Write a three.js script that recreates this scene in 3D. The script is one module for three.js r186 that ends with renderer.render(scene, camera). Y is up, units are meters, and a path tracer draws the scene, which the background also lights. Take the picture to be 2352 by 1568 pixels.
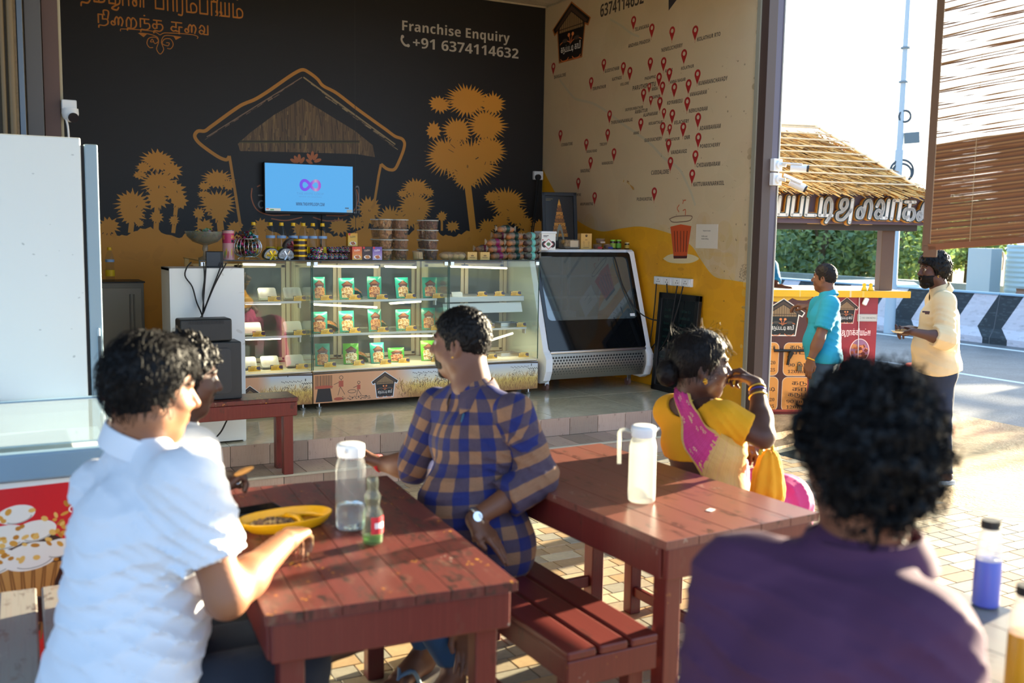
import * as THREE from 'three';
import { mergeGeometries } from 'three/addons/utils/BufferGeometryUtils.js';
import { RoundedBoxGeometry } from 'three/addons/geometries/RoundedBoxGeometry.js';
import { RectAreaLightUniformsLib } from 'three/addons/lights/RectAreaLightUniformsLib.js';

// ---------- camera, sky, sun, exposure ----------
RectAreaLightUniformsLib.init();
const R = Math.PI / 180, scene = new THREE.Scene();
const renderer = new THREE.WebGLRenderer({ antialias: true });
renderer.toneMapping = THREE.LinearToneMapping;
renderer.toneMappingExposure = 1.0;
renderer.shadowMap.enabled = true;
const FOC = 2287;                                   // focal length in pixels of the 2352 x 1568 frame
const camera = new THREE.PerspectiveCamera(2 * Math.atan(784 / FOC) / R, 1.5, 0.05, 400);
camera.position.set(0, 1.63, 0);
camera.rotation.order = 'YXZ';
camera.rotation.set(-6.354 * R, -28.19 * R, 0.905 * R);
camera.focus = 7.4;
camera.userData.fStop = 2.6;
camera.updateMatrixWorld(true);

const SUN_EL = 11.2 * R, SUN_AZ = 11 * R;           // low sun over the road, a little towards the back wall
const sunDir = new THREE.Vector3(Math.cos(SUN_EL) * Math.cos(SUN_AZ), Math.sin(SUN_EL), -Math.cos(SUN_EL) * Math.sin(SUN_AZ));
{
  const W = 512, H = 256, d = new Float32Array(W * H * 4), c = new THREE.Vector3();
  for (let j = 0; j < H; j++) for (let i = 0; i < W; i++) {
    const el = ((j + 0.5) / H - 0.5) * Math.PI, az = ((i + 0.5) / W - 0.5) * 2 * Math.PI;
    c.set(Math.cos(el) * Math.cos(az), Math.sin(el), Math.cos(el) * Math.sin(az));
    const e = Math.max(0, el / (Math.PI / 2)), s = 0.5 + 0.5 * c.dot(sunDir);
    const haze = Math.min(1, Math.pow(1 - e, 3.2) * (0.08 + 0.92 * s * s) + 0.4 * Math.pow(s, 5));
    const k = 2.1 * (1 + 0.5 * haze), o = (j * W + i) * 4;
    d[o] = k * (0.33 + 0.67 * haze); d[o + 1] = k * (0.61 + 0.37 * haze); d[o + 2] = k * (1.0 - 0.10 * haze); d[o + 3] = 1;
  }
  const sky = new THREE.DataTexture(d, W, H, THREE.RGBAFormat, THREE.FloatType);
  sky.mapping = THREE.EquirectangularReflectionMapping; sky.magFilter = THREE.LinearFilter; sky.needsUpdate = true;
  scene.background = sky; scene.environment = sky;
}
const sun = new THREE.DirectionalLight(new THREE.Color().setRGB(1.0, 0.86, 0.6), 40);
sun.name = 'sun_light'; sun.target.name = 'sun_target';
sun.target.position.set(3, 0, -4); sun.position.copy(sunDir).multiplyScalar(40).add(sun.target.position);
sun.castShadow = true; sun.shadow.radius = 1.4; sun.shadow.mapSize.set(4096, 4096);
Object.assign(sun.shadow.camera, { left: -16, right: 16, top: 12, bottom: -12, near: 1, far: 90 });
scene.add(sun, sun.target);

// ---------- helpers ----------
const V = (x, y, z) => new THREE.Vector3(x, y, z);
const ray = (u, v) => V((u - 1176) / FOC, (784 - v) / FOC, -1).applyQuaternion(camera.quaternion);
const CP = camera.position;
const onY = (u, v, y) => { const r = ray(u, v); return r.multiplyScalar((y - CP.y) / r.y).add(CP); };
const onX = (u, v, x) => { const r = ray(u, v); return r.multiplyScalar(x / r.x).add(CP); };
const onZ = (u, v, z) => { const r = ray(u, v); return r.multiplyScalar(z / r.z).add(CP); };
const at = (u, v, depth) => ray(u, v).multiplyScalar(depth).add(CP);          // depth along the view axis
let seed = 7;
const rnd = () => { seed = (seed + 0x6d2b79f5) | 0; let t = Math.imul(seed ^ (seed >>> 15), 1 | seed); t = (t + Math.imul(t ^ (t >>> 7), 61 | t)) ^ t; return ((t ^ (t >>> 14)) >>> 0) / 4294967296; };
const rr = (a, b) => a + (b - a) * rnd();
const clamp = (x, a, b) => Math.min(b, Math.max(a, x)), mix = (a, b, t) => a + (b - a) * t;
const sstep = (a, b, x) => { const t = clamp((x - a) / (b - a), 0, 1); return t * t * (3 - 2 * t); };
const h3 = (x, y, z) => { let n = Math.imul(x, 374761393) + Math.imul(y, 668265263) + Math.imul(z, 2147483647 ^ 0x5bd1e995); n = Math.imul(n ^ (n >>> 13), 1274126177); return ((n ^ (n >>> 16)) >>> 0) / 4294967296; };
function vn(x, y, z = 0) {                                                     // value noise 0..1
  const xi = Math.floor(x), yi = Math.floor(y), zi = Math.floor(z); let a = x - xi, b = y - yi, c = z - zi;
  a = a * a * (3 - 2 * a); b = b * b * (3 - 2 * b); c = c * c * (3 - 2 * c);
  const l = (i, j, k) => h3(xi + i, yi + j, zi + k);
  return mix(mix(mix(l(0, 0, 0), l(1, 0, 0), a), mix(l(0, 1, 0), l(1, 1, 0), a), b), mix(mix(l(0, 0, 1), l(1, 0, 1), a), mix(l(0, 1, 1), l(1, 1, 1), a), b), c);
}
const fbm = (x, y, z = 0, n = 4) => { let s = 0, a = 0.5, t = 0; for (let i = 0; i < n; i++) { s += a * vn(x, y, z); t += a; a *= 0.5; x *= 2.03; y *= 2.03; z *= 2.03; } return s / t; };

// geometry
const plain = (g) => { const q = g.index ? g.toNonIndexed() : g; for (const k of Object.keys(q.attributes)) if (!['position', 'normal', 'uv'].includes(k)) q.deleteAttribute(k); if (!q.attributes.normal) q.computeVertexNormals(); if (!q.attributes.uv) q.setAttribute('uv', new THREE.BufferAttribute(new Float32Array(q.attributes.position.count * 2), 2)); q.morphAttributes = {}; return q; };
const mg = (list) => mergeGeometries(list.map(plain), false);
const tr = (g, x = 0, y = 0, z = 0, rx = 0, ry = 0, rz = 0, s = 1) => { if (s !== 1) g.scale(s, s, s); if (rx) g.rotateX(rx); if (ry) g.rotateY(ry); if (rz) g.rotateZ(rz); return g.translate(x, y, z); };
function uvm(g, k = 1, ox = 0, oy = 0) {                                        // uv in metres by each triangle's main direction
  g = plain(g); const p = g.attributes.position, u = g.attributes.uv, a = V(), b = V(), c = V(), n = V();
  for (let i = 0; i < p.count; i += 3) {
    a.fromBufferAttribute(p, i); b.fromBufferAttribute(p, i + 1); c.fromBufferAttribute(p, i + 2);
    n.copy(b).sub(a).cross(c.clone().sub(a)); const ax = Math.abs(n.x), ay = Math.abs(n.y), az = Math.abs(n.z);
    [a, b, c].forEach((q, j) => { const t = ay >= ax && ay >= az ? [q.x, q.z] : ax >= az ? [q.z, q.y] : [q.x, q.y]; u.setXY(i + j, t[0] * k + ox, t[1] * k + oy); });
  }
  return g;
}
const bx = (w, h, d, x = 0, y = 0, z = 0, r = 0.004) => { const m = Math.min(w, h, d); r = Math.min(r, m * 0.45); return tr(uvm(r > 0.0004 ? new RoundedBoxGeometry(w, h, d, 1, r) : new THREE.BoxGeometry(w, h, d)), x, y, z); };
const span = (x0, x1, y0, y1, z0, z1, r = 0.004) => uvm(bx(Math.abs(x1 - x0), Math.abs(y1 - y0), Math.abs(z1 - z0), (x0 + x1) / 2, (y0 + y1) / 2, (z0 + z1) / 2, r));
function slab(w, h, d, c = 0.003) {                                            // box with its base at y = 0 and chamfered top edges
  const X = w / 2, Z = d / 2, P = [], q = (a, b, e, f) => P.push(...a, ...b, ...e, ...a, ...e, ...f);
  const ring = (y, i) => [[-X + i, y, -Z + i], [X - i, y, -Z + i], [X - i, y, Z - i], [-X + i, y, Z - i]], A = ring(0, 0), B = ring(h - c, 0), C = ring(h, c);
  for (let i = 0; i < 4; i++) { const j = (i + 1) % 4; q(A[i], B[i], B[j], A[j]); q(B[i], C[i], C[j], B[j]); }
  q(C[0], C[3], C[2], C[1]);
  const g = new THREE.BufferGeometry(); g.setAttribute('position', new THREE.BufferAttribute(new Float32Array(P), 3)); g.computeVertexNormals(); return uvm(g);
}
const cyl = (r0, r1, h, x = 0, y = 0, z = 0, n = 20, open = false) => new THREE.CylinderGeometry(r1, r0, h, n, 1, open).translate(x, y + h / 2, z);   // base at y
const lathe = (pts, n = 28) => new THREE.LatheGeometry(pts.map(([r, y]) => new THREE.Vector2(r, y)), n);
const tube = (pts, r, seg = 24, rad = 6, closed = false) => new THREE.TubeGeometry(new THREE.CatmullRomCurve3(pts.map((p) => (p.isVector3 ? p : V(...p))), closed, 'centripetal'), seg, r, rad, closed);
function rod(a, b, r0, r1 = r0, n = 10) { const d = b.clone().sub(a), g = new THREE.CylinderGeometry(r1, r0, d.length(), n, 1); g.applyQuaternion(new THREE.Quaternion().setFromUnitVectors(V(0, 1, 0), d.clone().normalize())); return g.translate((a.x + b.x) / 2, (a.y + b.y) / 2, (a.z + b.z) / 2); }
const shape = (pts) => new THREE.Shape(pts.map(([x, y]) => new THREE.Vector2(x, y)));
const ext = (s, depth, bev = 0, seg = 10) => new THREE.ExtrudeGeometry(s, { depth, bevelEnabled: bev > 0, bevelSize: bev, bevelThickness: bev, bevelSegments: 2, curveSegments: seg, steps: 1 });
const rrect = (w, h, r) => { const s = new THREE.Shape(), x = -w / 2, y = -h / 2; s.moveTo(x + r, y); s.lineTo(x + w - r, y); s.quadraticCurveTo(x + w, y, x + w, y + r); s.lineTo(x + w, y + h - r); s.quadraticCurveTo(x + w, y + h, x + w - r, y + h); s.lineTo(x + r, y + h); s.quadraticCurveTo(x, y + h, x, y + h - r); s.lineTo(x, y + r); s.quadraticCurveTo(x, y, x + r, y); return s; };
const quad = (w, h) => new THREE.PlaneGeometry(w, h);

// things and parts
const taken = new Map();
const numbered = (n) => { const k = taken.get(n) ?? 0; taken.set(n, k + 1); return k ? `${n}_${String(k).padStart(3, '0')}` : n; };
const tag = (o, label, category, group, kind) => { o.userData.label = label; o.userData.category = category; if (group) o.userData.group = group; if (kind) o.userData.kind = kind; return o; };
function part(name, g, m, parent, label) { const o = new THREE.Mesh(g, m); o.name = parent === scene ? numbered(name) : name; o.castShadow = o.receiveShadow = true; if (label) o.userData.label = label; parent.add(o); return o; }
function thing(name, label, category, pos = [0, 0, 0], turn = 0, group) { const o = new THREE.Group(); o.name = numbered(name); o.position.set(...(pos.isVector3 ? pos.toArray() : pos)); o.rotation.y = turn; scene.add(o); return tag(o, label, category, group); }
const solo = (name, g, m, label, category, group) => tag(part(name, g, m, scene), label, category, group);
function struct(name, g, m, label, category = 'room') { const o = part(name, g, m, scene); return tag(o, label, category, null, 'structure'); }
function dup(o, pos, turn = 0, label, group) { const c = o.clone(); c.name = numbered(o.name.replace(/_\d{3}$/, '')); c.userData = { ...o.userData }; c.position.set(...(pos.isVector3 ? pos.toArray() : pos)); c.rotation.y = turn; if (label) c.userData.label = label; if (group) c.userData.group = group; scene.add(c); return c; }
const anchor = (geoms, p) => geoms.forEach((g) => g.translate(-p.x, -p.y, -p.z));

// materials
const C = (c) => (Array.isArray(c) ? new THREE.Color().setRGB(...c) : new THREE.Color(c));
const mat = (c, rough = 0.6, o = {}) => new THREE.MeshStandardMaterial({ color: C(c), roughness: rough, ...o });
const phys = (c, rough = 0.6, o = {}) => new THREE.MeshPhysicalMaterial({ color: C(c), roughness: rough, ...o });
const rep = (t, x = 1, y = x) => { t.wrapS = t.wrapT = THREE.RepeatWrapping; t.repeat.set(x, y); return t; };
function ctex(w, h, draw, srgb = true) { const c = document.createElement('canvas'); c.width = w; c.height = h; const g = c.getContext('2d'); draw(g, w, h); const t = new THREE.CanvasTexture(c); if (srgb) t.colorSpace = THREE.SRGBColorSpace; t.magFilter = THREE.LinearFilter; t.anisotropy = 8; return t; }
function dtex(w, h, f, srgb = true) {                                           // f(u, v) -> [r, g, b] 0..255
  const d = new Uint8Array(w * h * 4);
  for (let j = 0; j < h; j++) for (let i = 0; i < w; i++) { const c = f(i / w, j / h), o = (j * w + i) * 4; d[o] = clamp(c[0], 0, 255); d[o + 1] = clamp(c[1], 0, 255); d[o + 2] = clamp(c[2], 0, 255); d[o + 3] = 255; }
  const t = new THREE.DataTexture(d, w, h); if (srgb) t.colorSpace = THREE.SRGBColorSpace; t.magFilter = THREE.LinearFilter; t.needsUpdate = true; return rep(t);
}
// noise that repeats with the texture: the unit square bent round two circles
const tn = (u, v, f, n = 4, z = 0) => { const a = u * 2 * Math.PI, b = v * 2 * Math.PI, k = f / 6.283; return fbm(Math.cos(a) * k + 10 + z, Math.sin(a) * k + Math.cos(b) * k * 1.3 + 20, Math.sin(b) * k + 5 + z, n); };

// ---------- lettering for the script on the walls and signs, as strokes (x right, y down, 0 to 100) ----------
const AA = '8,100 8,8 54,8 54,100', GL = {
  ka: [92, '10,8 80,8', '44,8 44,96', '~44,46 20,44 8,66 20,88 44,80', '~44,46 72,44 87,64 82,90 62,98'],
  ru: [104, '12,100 12,8 56,8 56,84', '~56,64 84,50 100,80 84,118 50,128 18,122'],
  pa: [88, '10,8 10,97 76,97 76,8'], tta: [90, '12,8 12,97 84,97'], tti: [112, '12,14 12,97 104,97', '~50,97 46,40 66,10 90,34 90,96 68,130'],
  aa: [64, AA], pi: [112, '10,8 10,97 76,97 76,8', '~76,8 66,-34 98,-38 104,10 104,97'],
  a: [112, '~44,60 22,46 28,12 54,10 60,40 34,68 8,78 10,104 44,108 74,82 92,56', '92,8 92,122'], aaa: [126, '~44,60 22,46 28,12 54,10 60,40 34,68 8,78 10,104 44,108 74,82 92,56', '92,8 92,112', '~92,112 96,136 118,130 112,106'],
  la: [104, '~44,72 30,48 12,62 14,94 40,96 50,60 56,20 78,10 94,40 92,97'], va: [96, '~12,40 30,10 52,28 50,82 26,97 10,78 24,58 50,72', '50,97 84,97 84,8'],
  ai: [108, '~34,74 20,58 8,76 18,96 38,90 38,44 54,14 68,44 66,90 66,44 84,14 102,46 92,97'],
  ra: [66, '8,100 8,8 54,8 54,96', '~54,96 48,122 20,122'], ri: [66, '8,100 8,8 54,8', '~30,8 30,-36 62,-34 56,20 56,97'],
  rra: [98, '10,97 10,40', '~10,40 26,8 46,36 46,97', '~46,40 64,8 88,36 88,82 66,110 20,112 16,132'],
  na: [92, '12,88 12,8 82,8', '46,8 46,50', '~46,50 82,50 88,86 62,110 18,112 14,132'], ni: [92, '12,88 12,8 60,8', '46,8 46,50', '~46,50 82,50 88,86 62,110 18,112 14,132', '~56,8 56,-34 92,-32 88,40'],
  ta: [94, '16,8 80,8', '42,8 42,84', '~42,50 16,46 8,72 24,90 42,80', '~42,46 80,44 92,76 70,110 20,112 16,132'],
  su: [104, '14,8 98,8', '50,8 50,58', '~50,58 20,52 8,76 26,96 50,86', '50,94 76,94', '76,50 76,116', '76,50 100,50'],
  ma: [98, '10,8 10,97 48,97', '~48,97 46,44 68,36 92,54 90,88 66,97 48,97'], mi: [104, '10,8 10,97 48,97', '~48,97 46,44 68,36 90,54 90,88 66,97 48,97', '~70,36 66,-34 98,-34 98,20'],
  ya: [92, '10,8 10,97 82,97 82,8', '46,8 46,97'], zha: [96, '10,8 10,97 60,97 60,50', '~60,50 90,46 92,90 56,110 30,128 70,136 84,120'],
  nna: [124, '~34,74 20,58 8,76 18,96 38,90 38,44 56,12 70,44 68,97', '68,14 116,14', '96,14 96,97'],
  o: [60, '~20,96 8,74 22,54 40,72 24,96 26,40 44,12 54,40 52,97'], ki: [100, '10,8 70,8', '44,8 44,96', '~44,46 20,44 8,66 20,88 44,80', '~44,46 72,44 87,64 82,90 62,98', '~66,8 66,-32 94,-30 92,30'], li: [112, '~44,72 30,48 12,62 14,94 40,96 50,60 56,20 78,10 94,40 92,97', '~78,10 78,-32 108,-28 104,40'],
};
function smooth(pts, n = 5) { if (pts.length < 3) return pts; const c = new THREE.CatmullRomCurve3(pts.map(([x, y]) => V(x, y, 0)), false, 'centripetal'); return c.getPoints((pts.length - 1) * n).map((p) => [p.x, p.y]); }
function strokesOf(text) {                                                      // 'ka ru pa. pa tti _ ka aa pi' -> {w, list of polylines}
  let x = 0; const out = [];
  for (const tok of text.split(' ')) {
    if (tok === '_') { x += 46; continue; }
    if (tok === '!') { out.push([[x + 12, 8], [x + 12, 66]], [[x + 12, 92], [x + 12, 96]]); x += 28; continue; }
    const g = GL[tok.replace('.', '')];
    for (const s of g.slice(1)) { let p = s.replace('~', '').split(' ').map((q) => q.split(',').map(Number)); if (s[0] === '~') p = smooth(p); out.push(p.map(([a, b]) => [a + x, b])); }
    if (tok.endsWith('.')) out.push([[x + g[0] / 2 - 2, -26], [x + g[0] / 2 + 2, -26]]);
    x += g[0] + 14;
  }
  return { w: x - 14, list: out };
}
function script(g, text, x, y, w, h, color, lw = 13, lean = 0) {                // draws it into the box x, y, w, h of a canvas
  const s = strokesOf(text); g.save(); g.translate(x, y); g.transform(w / s.w, 0, -lean * w / s.w, h / 100, 0, 0); g.strokeStyle = color; g.lineWidth = lw; g.lineCap = 'round'; g.lineJoin = 'round';
  for (const l of s.list) { g.beginPath(); l.forEach(([a, b], i) => (i ? g.lineTo(a, b) : g.moveTo(a, b))); g.stroke(); } g.restore();
}
const poly = (g, pts, fill, stroke, lw) => { g.beginPath(); pts.forEach(([a, b], i) => (i ? g.lineTo(a, b) : g.moveTo(a, b))); if (fill) { g.closePath(); g.fillStyle = fill; g.fill(); } if (stroke) { g.strokeStyle = stroke; g.lineWidth = lw; g.lineJoin = 'round'; g.stroke(); } };
function words(g, s, x, y, w, size, color, font = 'sans-serif', weight = 'bold', align = 'left') { g.font = `${weight} ${size}px ${font}`; g.fillStyle = color; g.textAlign = 'left'; const m = g.measureText(s).width || 1; g.save(); g.translate(align === 'center' ? x - w / 2 : x, y); if (w) g.scale(w / m, 1); else if (align === 'center') g.translate(-m / 2, 0); g.fillText(s, 0, 0); g.restore(); }
function hut(g, x, y, w, h, edge = '#e8e2d6', name = true) {                    // the hut emblem: thatched roof, dark front with orange ornament
  g.save(); g.translate(x, y); g.scale(w / 100, h / 100);
  poly(g, [[50, 1], [99, 38], [93, 50], [86, 46], [80, 98], [20, 98], [14, 46], [7, 50], [1, 38]], edge); poly(g, [[50, 4], [96, 38], [92, 46], [84, 42], [78, 95], [22, 95], [16, 42], [8, 46], [4, 38]], '#17110e');
  poly(g, [[50, 8], [91, 40], [86, 42], [50, 16], [14, 42], [9, 40]], '#4a3629'); poly(g, [[50, 18], [80, 40], [80, 48], [20, 48], [20, 40]], '#8a6f4d');
  g.lineWidth = 0.8; for (let i = 0; i < 34; i++) { const a = 21 + i * 1.78, t = 18 + Math.abs(a - 50) * 0.73; g.strokeStyle = ['#6b5437', '#a58660', '#574229'][i % 3]; g.beginPath(); g.moveTo(a, t); g.lineTo(a + (i % 5) * 0.3, 48); g.stroke(); } g.fillStyle = '#3d2c1d'; g.fillRect(20, 42, 60, 1.6);
  g.strokeStyle = '#d9743c'; g.lineWidth = 1.6; for (const s of [-1, 1]) { g.beginPath(); g.arc(50 + s * 15, 84, 13, 0.2 * Math.PI, 0.8 * Math.PI); g.stroke(); g.beginPath(); g.ellipse(50 + s * 15, 68, 12, 4, 0, Math.PI, 2 * Math.PI); g.stroke(); g.beginPath(); g.moveTo(50 + s, 70); g.quadraticCurveTo(50 + s * 2, 60, 50 + s * 5, 57); g.stroke(); g.fillStyle = '#e08a50'; g.beginPath(); g.arc(50 + s * 5, 55, 3.2, 0, 7); g.fill(); g.fillStyle = '#4b4038'; g.beginPath(); g.ellipse(50 + s * 15, 63, 7, 3.4, 0, 0, 7); g.fill(); }
  g.restore(); if (name) script(g, 'ka ru pa. pa tta. tti _ ka aa pi', x + w * 0.25, y + h * 0.73, w * 0.5, h * 0.085, '#f2efe9', 16);
}

// ---------- shared materials ----------
const woodTex = (base, fleck, n, dark, seedv) => ctex(1024, 1024, (g, w, h) => {
  seed = seedv; g.fillStyle = base; g.fillRect(0, 0, w, h);
  for (let i = 0; i < 900; i++) { g.globalAlpha = rr(0.03, 0.12); g.fillStyle = rnd() < 0.5 ? '#1c0b0a' : '#a8604c'; const x = rr(0, w), L = rr(60, 420); g.fillRect(x, rr(-100, h), rr(1, 3), L); }
  for (let i = 0; i < n * 5; i++) { g.globalAlpha = rr(0.08, dark); g.fillStyle = ['#20140f', '#3a2a22', '#6b4a3c'][i % 3]; const x = rr(0, w), y = rr(0, h); for (let k = 0; k < 9; k++) { g.beginPath(); g.ellipse(x + rr(-14, 14), y + rr(-34, 34), rr(2, 9), rr(3, 20), rr(-0.3, 0.3), 0, 7); g.fill(); } }
  for (let i = 0; i < n; i++) { const x = rr(0, w), y = rr(0, h), m = Math.floor(rr(2, 9)); g.fillStyle = fleck[i % fleck.length]; for (let k = 0; k < m; k++) { g.globalAlpha = rr(0.35, 0.95); g.beginPath(); g.ellipse(x + rr(-22, 22), y + rr(-26, 26), rr(1, 5), rr(1.5, 8), rr(-0.8, 0.8), 0, 7); g.fill(); } }
  g.globalAlpha = 1;
});
const TX = {};
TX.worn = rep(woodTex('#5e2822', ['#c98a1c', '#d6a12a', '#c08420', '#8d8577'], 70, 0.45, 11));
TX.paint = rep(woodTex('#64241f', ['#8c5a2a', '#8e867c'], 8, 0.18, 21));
TX.pale = rep(woodTex('#79493e', ['#a08a78', '#6b4f44'], 30, 0.3, 31));  // sky sheen on the jug table top is put into this paler base
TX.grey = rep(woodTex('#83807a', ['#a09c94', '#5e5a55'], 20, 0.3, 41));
TX.speck = dtex(256, 256, (u, v) => { const n = tn(u, v, 40, 4), q = 128 + (n - 0.5) * 160; return [q, q, q]; }, false);
TX.weave = dtex(128, 128, (u, v) => { const q = 120 + 50 * Math.sin(u * 2 * Math.PI * 16) * Math.sin(v * 2 * Math.PI * 16) + (tn(u, v, 30, 3) - 0.5) * 90; return [q, q, q]; }, false);
TX.dirt = dtex(512, 512, (u, v) => { const n = tn(u, v, 7, 5), m = tn(u, v, 60, 3, 9); const q = 232 + (n - 0.5) * 50 + (m - 0.5) * 34; return [q, q * 0.985, q * 0.96]; });
const MT = {
  worn: mat('#ffffff', 0.42, { map: TX.worn, bumpMap: TX.worn, bumpScale: 0.0012 }), paint: mat('#ffffff', 0.38, { map: TX.paint, bumpMap: TX.paint, bumpScale: 0.001 }),
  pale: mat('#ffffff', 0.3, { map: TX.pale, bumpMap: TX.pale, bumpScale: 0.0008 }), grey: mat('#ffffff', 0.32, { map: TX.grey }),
  steel: mat('#b9bcc0', 0.28, { metalness: 1 }), alu: mat('#aeb4ba', 0.4, { metalness: 0.9 }), black: mat('#121316', 0.45), rubber: mat('#1a1a1c', 0.75), whitePl: mat('#dfe3e4', 0.35), white: mat('#e6e9ea', 0.5),
  paintMetal: mat('#4b3f3c', 0.45, { metalness: 0.2 }), brown: mat('#4a332b', 0.5), wireBlk: mat('#101012', 0.6), chrome: mat('#d5d8db', 0.12, { metalness: 1 }), gold: mat('#d4a23a', 0.3, { metalness: 0.9 }),
  glass: phys('#f8fcf9', 0.02, { transmission: 1, thickness: 0, ior: 1.45 }), plasticClear: phys('#f4f6f6', 0.08, { transmission: 1, thickness: 0, ior: 1.3 }), yellow: mat('#e0b414', 0.45), red: mat('#c22730', 0.5),
  capY: mat('#f0c010', 0.4), card: mat('#e7b52c', 0.6), cardW: mat('#e9e6dc', 0.6), beige: mat('#b7a489', 0.7), plaster: mat('#c9bda6', 0.85, { map: TX.dirt }),
};

// ---------- the setting ----------
const ZB = -9.35, XS = 5.351, YP = 0.252, YT = 0.12, ZP = -6.04, ZE = -6.25, ZT = -5.93, YC = 3.97;
// floor of the dining area with its small printed pieces
const floor = struct('floor', span(-3.2, 5.22, -0.2, -0.012, ZT, 2.6, 0), mat('#8d8069', 0.8), 'pale tiled dining floor of small stone-look pieces under the tables', 'floor');
{
  seed = 5; const tones = ['#b9a98c', '#ab9270', '#9a978a', '#c6bb9f', '#a79b86', '#b59c78'].map((c) => mat(c, 0.42, { map: TX.dirt, bumpMap: TX.speck, bumpScale: 0.0006 })), geo = new Map(), cand = [], rest = tones.map(() => []);
  let row = 0;
  for (let z = ZT; z < -0.9; z += 0.1, row++) for (let x = -0.6 + (row % 3) * 0.045; x < 5.2;) {
    const L = [0.1, 0.15, 0.2, 0.12][Math.floor(rnd() * 4)], w = Math.min(L, 5.22 - x); if (w < 0.03) break;
    const c = V(x + w / 2, 0, z + 0.05); x += w; const q = c.clone().sub(CP).applyQuaternion(camera.quaternion.clone().invert()), u = 1176 - FOC * q.x / q.z, v = 784 + FOC * q.y / q.z;
    const seen = (u > 1150 && u < 1620 && v > 1090 && v < 1580) || (u > 780 && u < 1160 && v > 1440 && v < 1580) || (u > 2010 && u < 2360 && v > 1120 && v < 1330) || (u > 1740 && u < 1850 && v > 1060 && v < 1180) ? 1 : 0;
    cand.push({ c, L: w, t: Math.floor(rnd() * tones.length), s: seen * 10 - q.length() });
  }
  cand.sort((a, b) => b.s - a.s).forEach((p, i) => {
    const k = p.L.toFixed(3), g = geo.get(k) ?? geo.set(k, slab(p.L - 0.004, 0.012, 0.096, 0.002)).get(k);
    if (i < 300) part('floor_tile', g, tones[p.t], floor).position.set(p.c.x, -0.012, p.c.z); else rest[p.t].push(g.clone().translate(p.c.x, -0.012, p.c.z));
  });
  rest.forEach((l, i) => { if (l.length) part('floor_tiles', mg(l), tones[i], floor).userData.kind = 'stuff'; });
}
// raised shop floor: polished tiles, wood-look risers and tread
{
  seed = 9; const m = phys('#e0d8bc', 0.14, { map: TX.dirt, clearcoat: 0.5, clearcoatRoughness: 0.08 }), sf = struct('floor_shop', span(0.2, XS, 0, YP - 0.01, ZB, ZE - 0.012, 0), mat('#6f675a', 0.8), 'raised cream polished tile floor of the shop', 'floor');
  const g = slab(0.798, 0.01, 0.772, 0.0015); for (let i = 0; i < 6; i++) for (let j = 0; j < 4; j++) part('floor_tile', g, m, sf).position.set(XS - 0.4 - i * 0.8, YP - 0.01, ZE - 0.388 - j * 0.775);
  const wood = ['#a38b7b', '#b39a88', '#94806f'].map((c) => mat('#ffffff', 0.5, { map: rep(woodTex(c, ['#5a4a42'], 6, 0.12, 51), 2) })), step = struct('step_platform', span(0.2, XS, 0, YT - 0.008, ZE, ZT + 0.012, 0), mat('#5d5148', 0.8), 'low wood-look tiled step along the shop floor', 'step');
  const rg = bx(0.247, YP - YT, 0.012, 0, 0, 0, 0.0015), lg = bx(0.247, YT, 0.012, 0, 0, 0, 0.0015), tg = slab(0.197, 0.008, 0.31, 0.001);
  for (let i = 0; i < 21; i++) { part('riser_tile', rg, wood[i % 3], sf).position.set(XS - 0.125 - i * 0.25, (YP + YT) / 2, ZE - 0.006); part('riser_tile', lg, wood[(i + 1) % 3], step).position.set(XS - 0.125 - i * 0.25, YT / 2, ZT + 0.006); }
  for (let i = 0; i < 25; i++) part('tread_tile', tg, wood[(i * 2) % 3], step).position.set(XS - 0.1 - i * 0.2, YT - 0.008, (ZE + ZT) / 2);
  part('step_edge', span(0.2, XS, YT - 0.012, YT + 0.002, ZT - 0.004, ZT + 0.02, 0.002), mat('#a8a08e', 0.5), step);
}
struct('wall_back', span(-0.2, XS + 0.2, 0, 4.2, ZB - 0.2, ZB - 0.01, 0), MT.plaster, 'back wall of the shop behind the printed banner', 'wall');
struct('wall_right', span(XS + 0.01, XS + 0.17, 0, 4.2, ZB, ZP, 0), MT.plaster, 'side wall of the shop under the printed map sheet', 'wall');
struct('wall_left', span(-0.2, 0.2, 0, 4.2, ZB, ZP, 0), MT.plaster, 'plain side wall behind the fridge', 'wall');
struct('ceiling', span(-0.2, XS + 0.17, YC, YC + 0.15, ZB - 0.2, ZP + 0.1, 0), MT.plaster, 'plain shop ceiling', 'ceiling');
struct('wall_front', mg([span(-3.2, XS + 0.17, 3.55, 4.2, ZP - 0.1, ZP + 0.1, 0), span(-3.2, 0.2, 0, 3.55, ZP - 0.1, ZP + 0.1, 0)]), mat('#5d574d', 0.8, { map: TX.dirt }), 'shop front wall above and beside the opening', 'wall');
{ // canopy over the tables
  const o = struct('roof_canopy', span(-3.2, 3.86, 3.5, 3.54, ZP + 0.1, -0.6, 0), mat('#8b8d8c', 0.6), 'sheet canopy roof over the tables', 'roof');
  for (let i = 0; i < 4; i++) part('roof_beam', span(-3.2, 3.86, 3.4, 3.5, -5.6 + i * 1.6, -5.54 + i * 1.6, 0.003), MT.paintMetal, o);
}
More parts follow.
